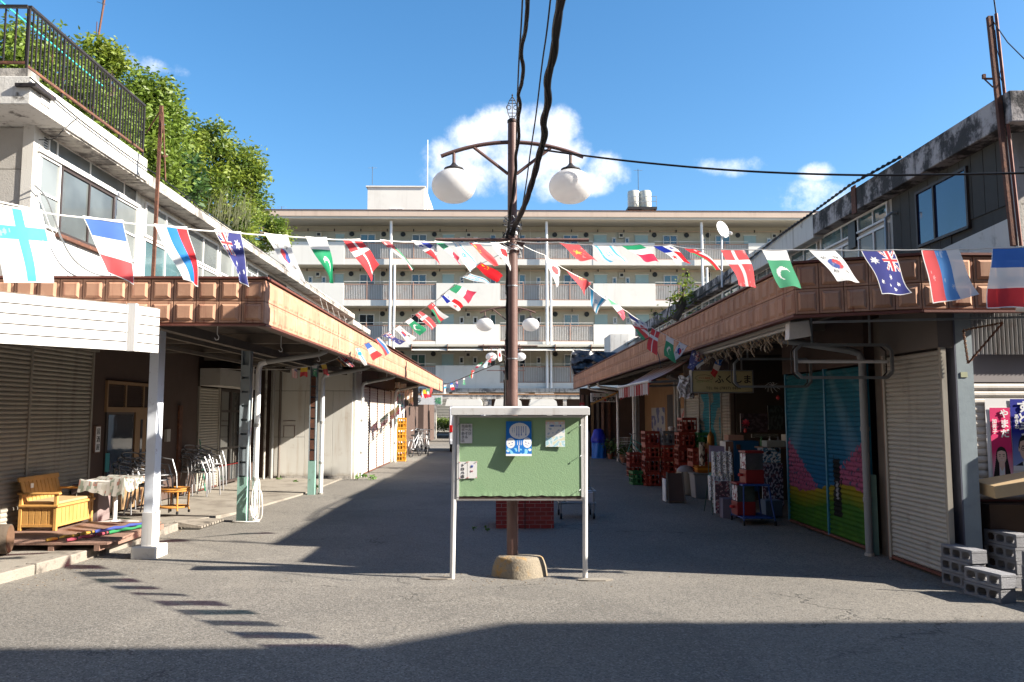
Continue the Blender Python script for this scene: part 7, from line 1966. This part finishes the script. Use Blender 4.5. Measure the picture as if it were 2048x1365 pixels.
for k,(y0,y1,z0,z1,c1,c2,l) in enumerate(((20.0,21.2,.75,1.35,(.03,.06,.05),(.12,.14,.13),'dark menu board with green chalk marks on the ochre wall'),(22.3,24.3,.6,1.75,(.30,.28,.27),(.34,.10,.10),'tall pale notice sheet with red blocks on the ochre wall'),(26.3,28.6,.6,1.8,(.32,.31,.30),(.09,.10,.20),'tall pale poster with blue shapes beside the far downpipe'),(25.0,25.9,.3,2.2,(.045,.04,.04),(.06,.05,.05),'dark curtain in the doorway of the ochre wall'))):
    tag(painted('wall_sheet', lambda s,t: (5.43, y1-(y1-y0)*s, z1-(z1-z0)*t), 30, 30, lambda s,t: c1 if mnoise.noise(Vector((s*5,t*5,k*3))) < .12 else c2, paper, thick=(.01,0,0)), l, 'notice')
lm = thing('lamp_cluster', 'square panel of four small lamps on the ochre wall of the right arcade', 'lamp', (5.3,21.8,1.75))
MB().box(5.38,21.4,1.62,5.44,22.3,2.02).build('plate', black_pl, lm)
for y in (21.62,22.02):
    for z in (1.68,1.86): MB().lathe([(.01,0),(.05,.02),(.05,.08),(.01,.11)],(5.34,y,z),10).build('bulb', M('frosted_bulb',(.55,.48,.33),.4,.05), lm, smooth=True)
fs2 = thing('far_shopfront', 'brown wooden shop front under the butcher sign at the far right', 'shopfront', (4.6,29.5,0))
MB().box(3.0,30.0,0,5.45,30.1,2.55).build('wall', dark_wall, fs2)
for k,(x,c) in enumerate(((3.05,wood_d),(3.22,beam_m),(3.42,wood_l),(3.62,beam_m),(3.80,wood_d),(4.05,rust_steel))): MB().box(x,29.9,.1,x+.09,29.98,2.3).build('board', c, fs2)
painted('red_banner', lambda s,t: (2.95+.18*s, 29.6, 2.0-1.5*t), 8, 40, lambda s,t: (.42,.05,.06) if mnoise.noise(Vector((s*3,t*16,1))) < .1 else (.6,.5,.5), paper, fs2)
for k in range(4):
    x,y = [(3.9,28.3),(4.25,27.9),(4.05,26.2),(4.5,26.0)][k]
    pt = thing('potted_plant', ['leafy potted plant beside the blue tarpaulin','potted plant left of the far downpipe','potted plant right of the far downpipe','potted plant at the foot of the pale poster'][k], 'plant', (x,y,0), 0, 'potted plants by the far right shops')
    MB().lathe([(.08,0),(.11,.18),(.12,.2)],(x,y,0),14).build('pot', M('terracotta',(.18,.07,.04),.8,.1), pt, smooth=True)
    foliage('leaves', [(x,y,.42,.2,.2,.24)], 260, .06, leaf_d, pt, 80+k, cl=.5)
sh2 = tag(MB().lathe([(.04,-.02),(.09,.04),(.03,.16)],(3.5,14.0,2.12),12).build('small_lamp', white_paint, smooth=True), 'small white lamp shade beside the striped awning', 'lamp')

# more stock crowded round the shop opening
g3 = random.Random(9)
for k,(x,y,z,w_,h_,d_,c,l) in enumerate(((4.45,13.0,1.06,.30,.10,.25,(.30,.33,.30),'flat pale green carton on the shelf behind the blue cabinet'),(4.72,13.1,1.06,.14,.20,.2,(.50,.46,.38),'upright cream carton on the shelf behind the blue cabinet'),
    (4.95,13.2,1.06,.22,.14,.2,(.10,.16,.22),'dark blue carton at the right end of the shop shelf'),(3.98,14.3,.0,.34,.62,.3,(.42,.40,.40),'tall pale carton on the ground left of the blue cabinet'),
    (4.0,14.3,.63,.30,.22,.26,(.30,.20,.13),'brown carton lying on the tall pale carton'),(3.52,12.45,.0,.2,.30,.2,(.16,.15,.2),'small dark carton behind the illustrated panel'))):
    tag(MB().box(x-w_/2,y-d_/2,z,x+w_/2,y+d_/2,z+h_).build('carton', M('carton_colour_%d' % k, c, .75, .12, 6), bevel=.006), l, 'carton')
sf = thing('shop_shelf', 'dark wooden shelf board inside the shop behind the blue cabinet', 'shelf', (4.7,13.1,1.03))
MB().box(4.25,12.95,1.03,5.2,13.35,1.058).build('board', wood_d, sf); MB().box(4.9,13.0,0,4.95,13.3,1.03).build('support', wood_d, sf); MB().box(4.40,13.25,0,4.45,13.3,1.03).build('support', wood_d, sf)
for k in range(6):
    x = 4.35+.14*k; tag(MB().lathe([(.02,0),(.03,.01),(.028,.09),(.012,.13),(.012,.16)],(x,13.28,1.26 if False else 1.058),10).build('bottle', [green_crate,galv,grey_crate][k % 3], smooth=True), ['first','second','third','fourth','fifth','sixth'][k]+' small bottle from the left on the back of the shop shelf', 'bottle', 'bottles on the shop shelf')
# ------------------------------------------------------------- roof garden and trees
def tree(name, label, base, top, blobs, n, size, mat, seed, group='trees and climbers over the left roofs', cl=1., limbs=6):
    r = thing(name, label, 'tree', base, 0, group)
    b0, t0 = Vector(base), Vector(top)
    mid = b0.lerp(t0,.5)+Vector((.15,0,0))
    MB().tube([b0,mid,t0],[.11,.08,.03],8).build('trunk', bark, r, smooth=True)
    m = MB(); g = random.Random(seed)
    for k in range(limbs*3):
        bb = blobs[g.randrange(len(blobs))]; e = Vector(bb[:3])+Vector((g.uniform(-.7,.7)*bb[3],g.uniform(-.6,.6)*bb[4],g.uniform(-.5,.7)*bb[5]))
        s = b0.lerp(t0,g.uniform(.25,.9)); q = s.lerp(e,.5)+Vector((g.uniform(-.15,.15),0,g.uniform(.0,.2)))
        m.tube([s,q,e],[.03,.018,.006],5)
    m.build('limbs', bark, r, smooth=True)
    foliage('crown', blobs, n, size, mat, r, seed, cl=cl)
    return r
def B(u, v, Y_, ru, rv, dy=None):
    p = atY(u, v, Y_); k = Y_/FPX
    return (p.x, p.y, p.z, ru*k, dy or max(ru,rv)*k, rv*k)
tree('roof_shrub', 'dark green shrubs crowding behind the black railing at the far left', atY(60,300,14.5), atY(60,120,14.5),
     [B(20,150,14.5,90,80),B(100,190,14.5,80,90),B(60,90,14.5,60,45),B(180,230,14,60,90),B(140,150,15,60,60),B(230,280,14,40,60)], 26000, .055, leaf_g, 11)
tree('roof_tree', 'light green climber rising above the railing beside the leaning aerial mast', atY(230,330,15.5), atY(200,130,15.5),
     [B(198,105,15.5,38,28),B(225,130,15.5,30,30),B(185,150,15.5,40,30)], 3600, .058, leaf_y, 12, cl=.6)
tree('roof_tree', 'broad bright green tree behind the end of the black railing', atY(300,420,16.5), atY(300,180,16.5),
     [B(260,185,16.5,55,50),B(310,205,16.5,50,50),B(340,250,16.5,38,60),B(280,270,16,55,70),B(325,330,16,50,60),B(255,240,16,50,60)], 19000, .060, leaf_g, 13)
tree('roof_tree', 'large round-crowned sunlit tree over the left roof, left of the apartment block', atY(440,560,24), atY(440,320,24),
     [B(420,310,24,60,52),B(470,330,24,52,52),B(495,380,24,40,55),B(380,340,23,50,60),B(430,390,23,65,60),B(480,430,23,42,40),B(400,275,24,30,22),B(440,268,24,30,20),B(360,400,22,42,50),B(505,335,24,28,28),B(520,350,24,16,20),B(500,410,24,30,34)], 30000, .070, leaf_y, 14, cl=1.3, limbs=8)
tree('roof_tree', 'dark broad-leaved bush in front of the round-crowned tree', atY(350,430,19), atY(350,330,19),
     [B(350,330,19,40,34),B(365,365,19,45,34),B(330,370,19,30,30)], 3600, .10, leaf_d, 15, cl=1.)
tree('roof_shrub', 'low yellowish shrub at the left end of the apartment roof', atY(545,500,30), atY(545,455,30),
     [B(535,455,30,36,26),B(555,475,30,24,26),B(510,480,30,34,30),B(480,470,28,36,30)], 9000, .07, leaf_y, 16, cl=1.3)
# dry bamboo grass on the left parapet
gr = thing('dry_grass', 'tuft of long dry grass blades rising over the left parapet', 'grass', atY(455,440,20))
m = MB()
for k in range(110):
    u,v = rnd.gauss(450,28), rnd.uniform(425,470); Y_ = rnd.uniform(19,23); p = atY(u,v,Y_); h = rnd.uniform(.35,1.1); dx = rnd.uniform(-.1,.45)
    q1 = p+Vector((dx*.35,0,h*.6)); q2 = p+Vector((dx,0,h*.85)); e = Vector((.004,0,0))
    m.add([p-e,p+e,q1+e,q1-e,q2],[(0,1,2,3),(3,2,4)])
m.build('blades', M('dry_grass',(.30,.30,.16),.8,.2,3,transl=.3), gr, kind='stuff')
# sapling growing out of the right parapet
tree('sapling', 'thin sapling growing out of the blackened right parapet', atY(1350,640,22), atY(1365,575,22), [B(1368,570,22,10,34),B(1350,590,22,16,22),B(1375,600,22,22,14),B(1350,628,22,30,10)], 700, .06, leaf_y, 17, group=None, cl=.5, limbs=2)

# grit, leaves and bits of litter on the asphalt
g2 = random.Random(4); m = MB()
for k in range(520):
    r_ = g2.random()
    if r_ < .35: x,y = -4.38+g2.gauss(0,.10), g2.uniform(6.5,12)
    elif r_ < .5: x,y = 4.2-abs(g2.gauss(0,.12)), g2.uniform(7,13)
    elif r_ < .62: x,y = .2+g2.gauss(0,.5), 7.9+g2.gauss(0,.25)
    else: x,y = g2.uniform(-4.2,4.2), g2.uniform(4.6,16)
    s_ = g2.uniform(.004,.014); a = g2.uniform(0,6.28); h = g2.uniform(.002,.007)
    c_,d_ = math.cos(a)*s_, math.sin(a)*s_
    m.add([(x+c_,y+d_,.001),(x-d_,y+c_,.001),(x-c_,y-d_,.001),(x+d_,y-c_,.001),(x+c_*.6,y+d_*.6,h),(x-d_*.6,y+c_*.6,h*.7),(x-c_*.6,y-d_*.6,h),(x+d_*.6,y-c_*.6,h*.8)],[(4,5,6,7),(0,1,5,4),(1,2,6,5),(2,3,7,6),(3,0,4,7)])
tag(m.build('grit', M('grit',(.17,.13,.09),.9,.4,30)), 'grit and dry leaf bits scattered over the asphalt', 'grit', kind='stuff')
